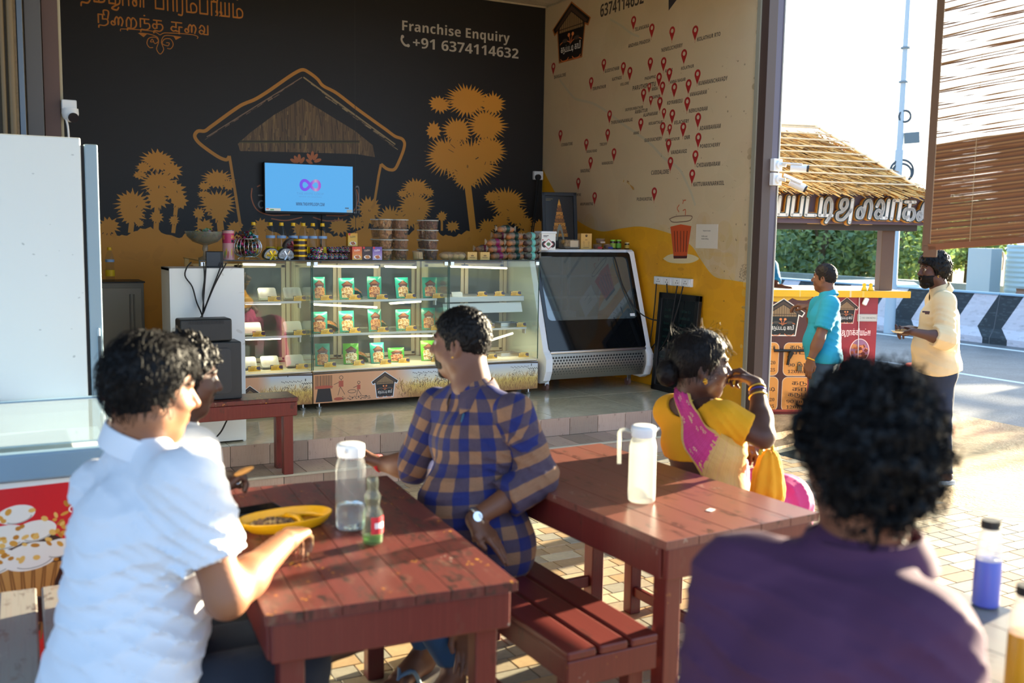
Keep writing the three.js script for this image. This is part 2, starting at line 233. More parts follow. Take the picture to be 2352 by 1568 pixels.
// printed banner on the back wall (photo pixels -> metres on the wall -> canvas)
{
  const K = 414, B = (u, v) => { const p = onZ(u, v, ZB); return [(p.x - 0.4) * K, (3.95 - p.y) * K]; }, BL = (l) => l.map(([u, v]) => B(u, v)), c2 = (l) => l.map(([x, y]) => B(420 + x / 3.647, 130 + y / 3.647));
  const t = ctex(2048, 1532, (g, w, h) => {
    seed = 13; g.fillStyle = '#100e0d'; g.fillRect(0, 0, w, h); const gold = '#d6932c';
    for (let i = 0; i < 700; i++) { g.globalAlpha = 0.05; g.fillStyle = rnd() < 0.5 ? '#4a4a4e' : '#000'; g.beginPath(); g.ellipse(rr(0, w), rr(0, h), rr(20, 120), rr(1, 6), rr(-0.5, 0.2), 0, 7); g.fill(); } g.globalAlpha = 1;
    const spiky = (u, v, ru, rv) => { const [x, y] = B(u, v), a = Math.abs(B(u + ru, v)[0] - x), b = Math.abs(B(u, v + rv)[1] - y), p = [], n = Math.max(11, Math.round(a * 0.34)); for (let i = 0; i < n * 2; i++) { const q = (i + rr(-0.25, 0.25)) * Math.PI / n, k = i % 2 ? rr(0.6, 0.78) : rr(0.98, 1.22); p.push([x + Math.cos(q) * a * k, y + Math.sin(q) * b * k]); } poly(g, p, gold); g.strokeStyle = '#100e0d'; g.lineWidth = 1.6; for (let i = 0; i < 5; i++) { const q = rr(0, 6.28), r = rr(0.72, 0.9); g.beginPath(); g.moveTo(x + Math.cos(q) * a * r, y + Math.sin(q) * b * r); g.lineTo(x + Math.cos(q) * a * (r + 0.22), y + Math.sin(q) * b * (r + 0.22)); g.stroke(); } };
    // ground and its low bushes
    const top = []; for (let u = 100; u <= 1260; u += 6) top.push(B(u, 533 + 9 * Math.sin(u * 0.05) + 10 * (fbm(u * 0.03, 3) - 0.5) + 8 * (vn(u * 0.25, 9) - 0.5) - (u < 265 ? (265 - u) * 0.32 : 0)));
    poly(g, [...top, [w, h], [0, h]], gold);
    for (let i = 0; i < 500; i++) { g.globalAlpha = 0.06; g.fillStyle = rnd() < 0.5 ? '#8a5a1a' : '#d59a45'; g.beginPath(); g.ellipse(rr(0, w), rr(0.64 * h, h), rr(4, 40), rr(2, 16), rr(-1, 1), 0, 7); g.fill(); } g.globalAlpha = 1;
    for (const [u, v, r] of [[470, 520, 22], [540, 522, 18], [600, 518, 20], [690, 526, 20], [780, 520, 24], [820, 512, 20], [900, 505, 40], [940, 500, 30], [985, 522, 18], [1040, 520, 16], [1120, 520, 22], [1205, 512, 22], [1240, 520, 20], [250, 520, 26]]) spiky(u, v, r, r * 0.8);
    for (const [a, b, c, d, lw] of [[1074, 420, 1088, 540, 15], [363, 440, 358, 535, 9], [305, 490, 300, 535, 9], [405, 470, 398, 535, 7], [502, 480, 508, 535, 12], [955, 480, 958, 535, 11], [847, 490, 838, 535, 10], [1160, 480, 1162, 535, 9], [457, 490, 457, 530, 5], [1015, 500, 1015, 530, 5], [360, 500, 360, 535, 5]]) { g.strokeStyle = gold; g.lineWidth = lw * 2.1; g.beginPath(); g.moveTo(...B(a, b)); g.lineTo(...B(c, d)); g.stroke(); }
    for (const [u, v, a, b] of [[1075, 232, 50, 36], [1132, 238, 28, 26], [1118, 288, 44, 38], [1010, 240, 24, 20], [996, 300, 18, 20], [1030, 358, 52, 46], [1082, 372, 62, 56], [1126, 345, 38, 34], [1070, 408, 32, 28], [1050, 300, 34, 30], [363, 370, 38, 26], [330, 385, 18, 13], [322, 402, 17, 10], [395, 392, 24, 20], [365, 420, 42, 28], [362, 455, 28, 28], [305, 468, 40, 32], [302, 492, 32, 24], [400, 440, 26, 26], [412, 460, 20, 22], [360, 498, 17, 15], [320, 512, 11, 9], [400, 506, 12, 12], [500, 412, 36, 22], [470, 428, 15, 11], [468, 446, 15, 9], [526, 425, 15, 13], [500, 468, 42, 32], [503, 490, 24, 22], [457, 490, 14, 14], [955, 432, 32, 22], [925, 445, 13, 10], [985, 442, 13, 11], [955, 473, 40, 32], [958, 496, 24, 18], [848, 478, 27, 26], [845, 500, 19, 17], [1015, 497, 13, 12], [1165, 465, 40, 34], [1130, 452, 18, 14], [1186, 495, 26, 24], [1150, 508, 20, 18]]) spiky(u, v, a, b);
    // hut: roof, thatch and its outline
    const stripe = (pts, cols, n) => { g.save(); poly(g, pts, cols[0]); g.clip(); const xs = pts.map((p) => p[0]), ys = pts.map((p) => p[1]), x0 = Math.min(...xs), x1 = Math.max(...xs), y0 = Math.min(...ys), y1 = Math.max(...ys); for (let i = 0; i < n; i++) { g.strokeStyle = cols[Math.floor(rnd() * cols.length)]; g.globalAlpha = rr(0.3, 0.9); g.lineWidth = rr(1, 6); const x = rr(x0, x1), y = rr(y0 - 60, y1); g.beginPath(); g.moveTo(x, y); g.lineTo(x + rr(-14, 14), y + rr(40, 170)); g.stroke(); } g.restore(); };
    stripe(c2([[1000, 350], [1440, 620], [1590, 740], [1610, 842], [1450, 815], [900, 800], [480, 790], [460, 730], [560, 640], [760, 490]]), ['#6e5638', '#85683f', '#4c3a26', '#9a7c4c', '#3a2d20'], 520);
    for (let i = 0; i < 3; i++) poly(g, c2([[480 - i * 4, 704 + i * 8], [900, 706 + i * 7], [1480, 705 + i * 8]]), null, ['#3c3a1c', '#20180e', '#5c5a2c'][i], 3);
    for (let i = 0; i < 46; i++) { const s = rr(0, 1), k = rr(0, 26); poly(g, c2([[1000 - s * 790, 175 + s * 480 + k], [1000 - s * 790 - 40, 200 + s * 480 + k]]), null, ['#7a5f48', '#3b2c22', '#9b7f63'][i % 3], rr(1, 4)); poly(g, c2([[1010 + s * 760, 175 + s * 560 + k], [1010 + s * 760 + 46, 205 + s * 560 + k]]), null, ['#8d7656', '#3b2c22', '#a79066'][i % 3], rr(1, 5)); }
    poly(g, c2([[1000, 172], [200, 672]]), null, '#8a6f57', 4); poly(g, c2([[1010, 172], [1780, 735]]), null, '#a08a60', 6);
    poly(g, smooth(c2([[390, 835], [370, 862], [330, 855], [230, 795], [120, 705], [100, 660], [125, 625], [185, 622], [230, 590], [480, 412], [530, 388], [600, 360], [700, 300], [960, 125], [1010, 110], [1060, 135], [1130, 190], [1170, 240], [1280, 300], [1450, 430], [1560, 510], [1700, 610], [1780, 668], [1840, 692], [1858, 730], [1810, 880], [1770, 945], [1715, 942], [1660, 900]]), 6), null, '#c8892f', 13);
    poly(g, c2([[390, 830], [430, 1080], [480, 1400], [500, 1420]]), null, '#c8892f', 11); poly(g, c2([[1660, 900], [1640, 1000], [1602, 1240], [1580, 1270]]), null, '#c8892f', 11);
    // ornament round the screen
    g.strokeStyle = '#b8693a'; g.lineWidth = 5; for (const l of [[[580, 1100], [575, 1180], [620, 1280], [720, 1325], [900, 1325]], [[740, 1357], [860, 1372], [1000, 1345]], [[1090, 1345], [1200, 1375], [1340, 1366]], [[1455, 1110], [1470, 1180], [1440, 1280], [1380, 1325], [1200, 1330]], [[622, 1090], [650, 1075]]]) poly(g, smooth(c2(l), 8), null, '#b8693a', 5);
    for (const [x, y, a] of [[950, 860, -0.5], [975, 850, 0], [1000, 870, 0.6], [1060, 840, -0.6], [1085, 825, 0.1], [1110, 840, 0.6], [1130, 870, 1.2], [930, 875, -1.1], [1060, 880, -1]]) { const [X, Y] = c2([[x, y]])[0]; g.fillStyle = '#c4703c'; g.beginPath(); g.ellipse(X, Y, 7, 16, a, 0, 7); g.fill(); }
    script(g, 'ka', ...c2([[622, 1150]])[0], 60, 60, '#8f8a86', 10); script(g, 'pi', ...c2([[1395, 1150]])[0], 44, 76, '#8f8a86', 9);
    // writing
    const wr = (txt, u0, v0, u1, v1, hpx, lw) => { const a = B(u0, v0), b = B(u1, v1), hh = B(u0, v0 + hpx)[1] - a[1]; script(g, txt, a[0], a[1], b[0] - a[0], hh, '#c47a22', lw); };
    wr('ta mi zha ri nna. _ pa aa ra ma. pa ri ya ma.', 180, -36, 558, 12, 36, 13); wr('ni ai rra na. ta _ su ai va', 222, 30, 480, 44, 24, 14);
    { const [x, y] = B(492, 40); words(g, '”', x, y + 24, 0, 70, '#c47a22', 'serif'); }
    const orn = (l) => poly(g, smooth(BL(l.map(([x, y]) => [130 + x / 5.004, y / 5.004])), 8), null, '#c47a22', 3.4);
    orn([[735, 360], [735, 335], [760, 332], [1100, 358], [1150, 375], [1188, 402]]); orn([[1188, 402], [1230, 380], [1280, 378], [1590, 405], [1625, 425], [1615, 445]]); orn([[1110, 480], [1080, 480], [1100, 450], [1130, 500], [1170, 470], [1140, 430], [1060, 440], [1040, 500], [1070, 545], [1110, 545]]); orn([[1260, 490], [1295, 495], [1280, 525], [1215, 500], [1240, 450], [1310, 450], [1340, 510], [1310, 560], [1270, 555]]); orn([[950, 378], [1080, 395], [1160, 430], [1172, 480], [1150, 565], [1190, 620], [1230, 570], [1205, 480], [1240, 412], [1420, 425]]);
    for (const l of [[[930, 376], [1040, 392], [1000, 428]], [[1440, 424], [1340, 410], [1370, 460]]]) poly(g, BL(l.map(([x, y]) => [130 + x / 5.004, y / 5.004])), '#c47a22');
    { const a = B(921, 69), b = B(1171, 91); words(g, 'Franchise Enquiry', a[0], a[1], b[0] - a[0], 54, '#b9b2a6'); const c = B(947, 106), d = B(1192, 129); words(g, '+91 6374114632', c[0], c[1] + 4, d[0] - c[0], 58, '#b9b2a6'); const e = B(931, 94); poly(g, smooth([[e[0] - 14, e[1] - 18], [e[0] - 16, e[1] - 2], [e[0] - 2, e[1] + 16], [e[0] + 14, e[1] + 18]], 6), null, '#b9b2a6', 9); g.fillStyle = '#b9b2a6'; g.beginPath(); g.arc(e[0] - 12, e[1] - 16, 7, 0, 7); g.arc(e[0] + 13, e[1] + 17, 7, 0, 7); g.fill(); }
    g.strokeStyle = '#2c2a28'; g.lineWidth = 2; g.beginPath(); g.moveTo(...B(815, 0)); g.lineTo(...B(817, 560)); g.stroke();
  });
  solo('printed_banner', tr(bx(2048 / K, 1532 / K, 0.006, 0, 0, 0, 0), 0.4 + 1024 / K, 3.95 - 766 / K, ZB - 0.004), [MT.black, MT.black, MT.black, MT.black, mat('#ffffff', 0.5, { map: t }), MT.black], 'black and gold printed banner with palm silhouettes and hut outline on the back wall', 'banner');
  scene.children[scene.children.length - 1].geometry = tr(new THREE.BoxGeometry(2048 / K, 1532 / K, 0.006), 0.4 + 1024 / K, 3.95 - 766 / K, ZB - 0.004);
}
// printed map sheet on the side wall
{
  const K = 553, S = (u, v) => { const p = onX(u, v, XS); return [(p.z - ZB) * K, (3.95 - p.y) * K]; }, c5 = (x, y) => S(1230 + x / 3.267, y / 3.267);
  const t = ctex(1830, 2044, (g, w, h) => {
    seed = 17; g.fillStyle = '#c6b290'; g.fillRect(0, 0, w, h);
    const blot = (n, cols, x0, x1, y0, y1, r0, r1, a) => { for (let i = 0; i < n; i++) { g.globalAlpha = rr(a * 0.3, a); g.fillStyle = cols[i % cols.length]; g.beginPath(); g.ellipse(rr(x0, x1), rr(y0, y1), rr(r0, r1), rr(r0, r1), 0, 0, 7); g.fill(); } g.globalAlpha = 1; };
    blot(260, ['#b6a282', '#d2c2a2', '#a89474'], 0, w, 0, h, 20, 120, 0.09);
    g.globalAlpha = 0.35; poly(g, smooth([[180, 595], [260, 700], [300, 740], [430, 775], [540, 840], [640, 920], [760, 1000], [870, 1085], [960, 1180], [1080, 1270], [1130, 1360], [1170, 1450], [1200, 1540]].map((p) => c5(...p)), 6), null, '#9aa79a', 14); poly(g, smooth([[560, 145], [640, 190], [720, 250], [780, 275]].map((p) => c5(...p)), 6), null, '#9aa79a', 12); g.globalAlpha = 1;
    poly(g, [...smooth([[1247, 388], [1270, 432], [1300, 482], [1335, 512], [1380, 531], [1430, 524], [1470, 520], [1520, 530], [1560, 545], [1590, 566], [1610, 596], [1640, 634], [1680, 643], [1722, 650]].map((p) => S(...p)), 6), [w, h], [0, h]], '#dd9f14');
    blot(300, ['#b0780e', '#d9a428', '#a06c1a'], 0, w, 1250, h, 10, 80, 0.1);
    blot(60, ['#5a3d1c', '#7a5424'], w * 0.2, w * 0.75, 1450, h, 3, 26, 0.16); blot(70, ['#4a3b28', '#2e2418'], w * 0.6, w, 500, 1700, 1, 5, 0.5); blot(46, ['#d8c9a8', '#7c6a4a'], w - 34, w, 0, h, 4, 18, 0.5);
    for (let i = 0; i < 26; i++) { g.globalAlpha = 0.3; g.strokeStyle = '#5a4a34'; g.lineWidth = rr(1, 2.5); const x = rr(w * 0.55, w), y = rr(700, 1900); g.beginPath(); g.moveTo(x, y); g.lineTo(x + rr(-20, 30), y + rr(-30, 30)); g.stroke(); } g.globalAlpha = 1;
    const L = 'TELANGANA,745,237,853,203;ANDHRA PRADESH,697,367,862,310;NEMILICHERRY,945,395,1105,350;KOLATHUR RTO,1212,317,1390,262;KOLATHUR,1092,532,1190,502;AVADI,973,547,1030,532;GUDIYATHAM,520,551,630,517;KATPADI,575,612,648,590;VELLORE,637,647,702,630;PADAPPAI,820,606,903,582;ANNA NAGAR,1010,630,1127,603;KUMARANCHAVADY,1222,650,1442,595;PARUTHIPATTU,728,688,905,637;MMDA,872,684,918,673;TIRUPATHUR,428,683,530,655;BANGALORE,140,597,230,567;VANAGARAM,1157,727,1288,700;MUGAPAIR,853,748,938,730;KOYAMBEDU,987,792,1105,765;SRIPERUMBATHUR,673,838,808,808;AMBATTUR,747,858,842,838;ALAPAKKAM,810,882,918,857;NERKUNDRAM,1150,853,1293,823;THIRUVANNAMALAI,567,938,730,902;KEELKATTALAI,850,940,955,920;VELACHERY,1040,938,1152,918;ADAMBAKKAM,1233,983,1393,953;ARANI,735,1013,778,1003;GUDUVACHERY,818,1070,948,1048;MELAKOTAIYUR,973,1062,1082,1047;OMR,1117,1047,1160,1043;COIMBATORE,193,1102,280,1083;TRICHY,483,1097,537,1087;KODAI ROAD,385,1150,463,1135;PONDICHERRY,1233,1117,1387,1093;VANDAVASI,1017,1160,1137,1143;KARAIKUDI,498,1242,583,1223;CHIDAMBARAM,1208,1260,1388,1235;MADURAI,338,1298,408,1285;CUDDALORE,868,1315,1002,1298;KATTUMANNARKOIL,1183,1405,1418,1378;THENI,302,1472,342,1467;ARUPUKKOTAI,335,1545,433,1535;PUDHUKOTAI,760,1510,875,1500;6374114632,484,146,815,8';
    for (const s of L.split(';')) { const [n, a, b, c, d] = s.split(','), p = c5(+a, +b), q = c5(+c, +d), wd = Math.max(8, q[0] - p[0]); words(g, n, p[0], (p[1] + q[1]) / 2, wd, clamp(wd / (n.length * 0.56), 20, 74) * (n[0] === '6' ? 1.25 : 1), '#3a322c'); }
    const pin = ([x, y], s) => { g.fillStyle = '#a3211f'; g.beginPath(); g.arc(x, y - s * 0.72, s * 0.28, Math.PI * 0.9, Math.PI * 2.1); g.lineTo(x, y - s * 0.12); g.closePath(); g.fill(); g.fillStyle = '#c3b296'; g.beginPath(); g.arc(x, y - s * 0.74, s * 0.13, 0, 7); g.fill(); g.strokeStyle = '#a3211f'; g.lineWidth = 1.5; g.beginPath(); g.moveTo(x, y - s * 0.12); g.lineTo(x, y); g.stroke(); };
    for (const [x, y, k] of [[735, 240], [872, 300], [1024, 325], [1197, 322], [1113, 497], [960, 553], [512, 555], [658, 583], [707, 620], [860, 553], [1003, 635], [1214, 650], [926, 668], [417, 690], [134, 575], [1147, 722], [853, 708, 0.7], [951, 735], [1040, 747], [810, 785], [865, 805, 0.7], [932, 850], [1137, 855], [555, 940], [963, 910, 0.8], [1025, 945], [1218, 975], [789, 1005], [953, 1038], [1006, 1030, 0.8], [1107, 1045], [187, 1080], [541, 1080], [381, 1150], [1220, 1125], [997, 1165], [588, 1225], [1198, 1255], [413, 1287], [1011, 1300], [1174, 1397], [321, 1440], [443, 1550], [890, 1525]]) pin(c5(x, y), 78 * (k ?? 1));
    poly(g, [c5(1000, -40), c5(1085, -40), c5(1060, 0), c5(1000, 80)], '#33333b');
    { const a = c5(125, 250), b = c5(420, 120), tp = c5(270, 5), bt = c5(180, 485); hut(g, a[0], tp[1], b[0] - a[0], bt[1] - tp[1], '#a5602c'); }
    // tea glass on its saucer
    const T = (l) => smooth(l.map(([x, y]) => S(1450 + x / 2.905, 420 + y / 2.905)), 6), q = (l) => l.map(([x, y]) => S(1450 + x / 2.905, 420 + y / 2.905));
    poly(g, T([[212, 505], [250, 480], [330, 472], [410, 480], [452, 505], [410, 530], [330, 537], [250, 528], [212, 505]]), '#d6c59a'); poly(g, q([[256, 240], [410, 238], [372, 500], [284, 503]]), '#c9b894'); poly(g, q([[262, 292], [330, 276], [402, 288], [372, 492], [284, 494]]), '#c4501f'); poly(g, q([[282, 486], [374, 486], [371, 503], [284, 504]]), '#4a1c16'); for (const x of [288, 308, 330, 352, 374]) poly(g, q([[x, 320], [330 + (x - 330) * 0.82, 460]]), null, '#5a2416', 5);
    poly(g, T([[256, 240], [290, 226], [340, 220], [408, 225], [400, 245], [330, 260], [270, 258], [256, 240]]), null, '#6a4a3a', 4); for (const l of [[[320, 195], [308, 170], [322, 145]], [[345, 140], [350, 118], [366, 115]], [[345, 185], [362, 178], [362, 215]]]) poly(g, T(l), null, '#b5532c', 5);
    for (const [x, y, k] of [[755, 580, 26], [745, 610, 30]]) { const [X, Y] = S(1450 + x / 2.905, 420 + y / 2.905); g.fillStyle = '#6f6350'; for (let i = 0; i < 60; i++) { g.globalAlpha = 0.5; g.fillRect(X + rr(-k, k) * 0.8, Y + rr(-k, k), 4, 4); } g.globalAlpha = 1; }
  });
  const sg = tr(quad(1830 / K, 2044 / K), 0, 0, 0, 0, -Math.PI / 2); solo('printed_map_sheet', sg.translate(XS - 0.002, 3.95 - 1022 / K, ZB + 915 / K), mat('#ffffff', 0.55, { map: t }), 'beige and yellow printed sheet with red map pins on the side wall', 'wall print');
}
// opening pillar by the stall, with pale worn edges
{
  const p = struct('pillar_opening', span(XS - 0.004, XS + 0.085, 0, 3.6, ZP - 0.02, ZP + 0.1, 0.004), mat('#4a3a34', 0.4), 'dark brown metal pillar between the map wall and the stall', 'pillar');
  part('channel', span(XS + 0.085, XS + 0.165, 0, 3.6, ZP + 0.02, ZP + 0.09, 0.004), mat('#5d5763', 0.35, { metalness: 0.4 }), p); part('track_lip', span(XS + 0.155, XS + 0.165, 0, 3.6, ZP + 0.088, ZP + 0.1, 0.002), mat('#b7b5ac', 0.4), p); part('corner_strip', span(XS - 0.018, XS - 0.004, 0, 3.6, ZP - 0.02, ZP + 0.02, 0.002), mat('#8e8a78', 0.6), p);
  const l = struct('pillar_shutter', span(0.345, 0.425, 0, 3.6, ZP - 0.1, ZP + 0.02, 0.003), mat('#5b4238', 0.5), 'brown steel shutter pillar beside the banner', 'pillar');
  part('channel', span(0.26, 0.34, 0, 3.6, ZP - 0.06, ZP + 0.06, 0.003), mat('#5d5a58', 0.5, { metalness: 0.3 }), l); part('channel', span(0.222, 0.25, 0, 3.6, ZP, ZP + 0.1, 0.003), mat('#6c7782', 0.4, { metalness: 0.5 }), l); part('edge_strip', span(0.425, 0.44, 0, 3.6, ZP - 0.1, ZP + 0.005, 0.002), mat('#b4a98c', 0.6), l);
  for (const [x, r] of [[0.19, 0.017], [0.15, 0.012]]) part('pipe', cyl(r, r, 3.6, x, 0, ZP + 0.13, 10), mat('#7d6a4a', 0.5), l);
}
// ground outside: sand strip, road with its lines, far land
{
  const sand = dtex(512, 512, (u, v) => { const n = tn(u, v, 12, 5), m = tn(u, v, 90, 3, 4); return [186 + (n - 0.5) * 60 + (m - 0.5) * 60, 160 + (n - 0.5) * 56 + (m - 0.5) * 56, 122 + (n - 0.5) * 46 + (m - 0.5) * 50]; });
  const asp = dtex(512, 512, (u, v) => { const n = tn(u, v, 8, 4), m = tn(u, v, 140, 2, 3), q = 104 + (n - 0.5) * 30 + (m - 0.5) * 50; return [q, q * 1.0, q * 1.0]; });
  struct('ground_sand', span(-12, 8.7, -0.6, -0.15, -40, 12, 0), mat('#ffffff', 0.95, { map: rep(sand, 0.7), bumpMap: rep(sand.clone(), 0.7), bumpScale: 0.012 }), 'sandy ground between the shop and the road', 'ground');
  const rd = struct('road', span(8.7, 16.5, -0.6, -0.155, -60, 12, 0), mat('#ffffff', 0.5, { map: rep(asp, 0.6), bumpMap: rep(asp.clone(), 0.6), bumpScale: 0.003 }), 'grey asphalt road with white lines', 'road');
  const wl = mat('#d8d9d6', 0.7); part('lane_line', span(11.32, 11.43, -0.156, -0.15, -60, 12, 0), wl, rd); part('lane_line', span(14.53, 14.66, -0.156, -0.15, -60, 12, 0), wl, rd);
  struct('ground_far', span(16.5, 120, -0.6, -0.2, -120, 30, 0), mat('#8b8560', 0.95), 'open land beyond the road barrier', 'ground');
  struct('ground_behind', span(-40, -12, -0.6, -0.15, -60, 40, 0), mat('#6f6d66', 0.95), 'unseen bare land behind the shop, toned grey against warm bounce', 'ground'); struct('ground_yard', span(-12, 16.5, -0.6, -0.15, 12, 40, 0), mat('#66686a', 0.95), 'unseen yard in front of the tables, toned grey against warm bounce', 'ground');  // unseen ground, both tones greyed to cut warm sun bounce on the diners
}
// ---------- tables and benches ----------
const jig = (g, k = 0.0012) => { const p = g.attributes.position; for (let i = 0; i < p.count; i++) { const a = p.getX(i), b = p.getY(i), c = p.getZ(i); p.setXYZ(i, a + (vn(a * 9, b * 9, c * 9) - 0.5) * k * 2, b + (vn(a * 7 + 5, b * 7, c * 7) - 0.5) * k, c + (vn(a * 9, b * 9 + 3, c * 9) - 0.5) * k * 2); } return g; };
function board(w, h, d, x, y, z, r = 0.006) { const g = bx(w, h, d, 0, 0, 0, r), u = g.attributes.uv, ox = rnd() * 3, oy = rnd() * 3; for (let i = 0; i < u.count; i++) u.setXY(i, u.getX(i) + ox, u.getY(i) + oy); return jig(g).translate(x, y, z); }
function table(label, top, pos, turn, w, L, n, H = 0.73) {
  const t = thing('cafe_table', label, 'table', pos, turn, undefined), pw = w / n;
  for (let i = 0; i < n; i++) part('plank', board(pw - 0.0014, 0.026, L, -w / 2 + pw * (i + 0.5), H - 0.013, 0, 0.0014), top, t);
  for (const s of [-1, 1]) { part('apron', board(w - 0.03, 0.1, 0.024, 0, H - 0.077, s * (L / 2 - 0.022)), MT.paint, t); part('apron', board(0.024, 0.1, L - 0.07, s * (w / 2 - 0.022), H - 0.077, 0), MT.paint, t); for (const q of [-1, 1]) part('leg', board(0.062, H - 0.03, 0.062, s * (w / 2 - 0.07), (H - 0.03) / 2, q * (L / 2 - 0.07)), MT.paint, t); }
  part('stretcher', board(w - 0.2, 0.05, 0.024, 0, 0.16, -(L / 2 - 0.07)), MT.paint, t);
  return t;
}
function bench(label, m, pos, turn, w, L, H = 0.43) {
  const t = thing('slat_bench', label, 'bench', pos, turn), sw = (w - 0.024) / 3;
  for (let i = 0; i < 3; i++) part('slat', board(sw, 0.028, L, -w / 2 + sw / 2 + i * (sw + 0.012), H - 0.014, 0, 0.008), m, t);
  for (const s of [-1, 1]) { part('apron', board(w - 0.004, 0.085, 0.026, 0, H - 0.071, s * (L / 2 - 0.016)), MT.paint, t); part('apron', board(0.024, 0.075, L - 0.06, s * (w / 2 - 0.02), H - 0.066, 0), MT.paint, t); for (const q of [-1, 1]) part('leg', board(0.055, H - 0.03, 0.055, s * (w / 2 - 0.05), (H - 0.03) / 2, q * (L / 2 - 0.07)), MT.paint, t); }
  part('stretcher', board(0.024, 0.045, L - 0.16, -w / 2 + 0.05, 0.1, 0), MT.paint, t);
  return t;
}
seed = 61;
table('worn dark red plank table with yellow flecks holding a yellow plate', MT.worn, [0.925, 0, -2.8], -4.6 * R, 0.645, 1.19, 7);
table('red plank table with top coloured pale for sky sheen, holding one empty jug', MT.pale, [2.035, 0, -2.9], 3.2 * R, 0.645, 1.2, 5);
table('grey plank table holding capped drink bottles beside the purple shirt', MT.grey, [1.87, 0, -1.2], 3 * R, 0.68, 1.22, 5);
bench('glossy red three slat bench between the two red tables', MT.paint, [1.6, 0, -2.9], 0.8 * R, 0.325, 1.14);
bench('red slat bench beside the table with the empty jug', MT.paint, [2.56, 0, -2.98], 1.5 * R, 0.33, 1.0);
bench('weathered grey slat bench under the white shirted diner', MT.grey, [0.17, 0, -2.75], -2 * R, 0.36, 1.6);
bench('red slat bench under the diner in the purple shirt', MT.paint, [1.2, 0, -0.95], 4 * R, 0.36, 1.2);
{ // tall red bench on the step, holding the computer tower
  const t = thing('wooden_stand', 'dark red wooden stand on the step holding a computer tower', 'stand', [1.16, YT, -6.03]);
  part('top', board(1.06, 0.03, 0.25, 0, 0.465, 0), MT.worn, t, 'bare brown weathered top'); part('apron', board(1.05, 0.085, 0.03, 0, 0.408, 0.11), MT.paint, t); part('apron', board(0.03, 0.085, 0.22, 0.5, 0.408, 0), MT.paint, t);
  for (const s of [-1, 1]) for (const q of [-1, 1]) part('leg', board(0.06, 0.45, 0.06, s * 0.47, 0.225, q * 0.09), MT.paint, t); part('stretcher', board(0.05, 0.04, 0.025, 0.5, 0.2, 0.02), MT.paint, t);
}
// ---------- glass display counters ----------
const ZF = -7.26, YG = 1.385, caseX = [1.37, 2.19, 3.31, 4.145];
const ax = (u, z, v = 640) => onZ(u, v, z).x;
const wheat = (g, x0, x1, h) => { for (let i = 0; i < (x1 - x0) * 0.9; i++) { const x = rr(x0, x1), y = rr(h * 0.45, h); g.strokeStyle = ['#b98a3c', '#8a6230', '#d8b65e', '#6b4426'][Math.floor(rnd() * 4)]; g.globalAlpha = 0.8; g.lineWidth = rr(1, 4); g.beginPath(); g.moveTo(x, y); g.lineTo(x + rr(-16, 16), y - rr(10, 34)); g.stroke(); } g.globalAlpha = 1; };
const inkBush = (g, x, y, s) => { g.strokeStyle = '#241d17'; g.fillStyle = '#241d17'; for (let i = 0; i < 70; i++) { const a = rr(0, 6.28), r = s * Math.sqrt(rnd()) * 0.5; g.lineWidth = rr(1, 3); g.beginPath(); g.moveTo(x + Math.cos(a) * r, y + Math.sin(a) * r * 0.7); g.lineTo(x + Math.cos(a) * r + rr(-9, 9), y + Math.sin(a) * r * 0.7 + rr(-9, 9)); g.stroke(); } for (let i = 0; i < 16; i++) g.fillRect(x - s * 0.5 + i * s * 0.09, y - s * 0.45 + (i % 3) * 4, 6, 6); g.fillRect(x - s * 0.1, y - s * 0.8, 8, 18); };
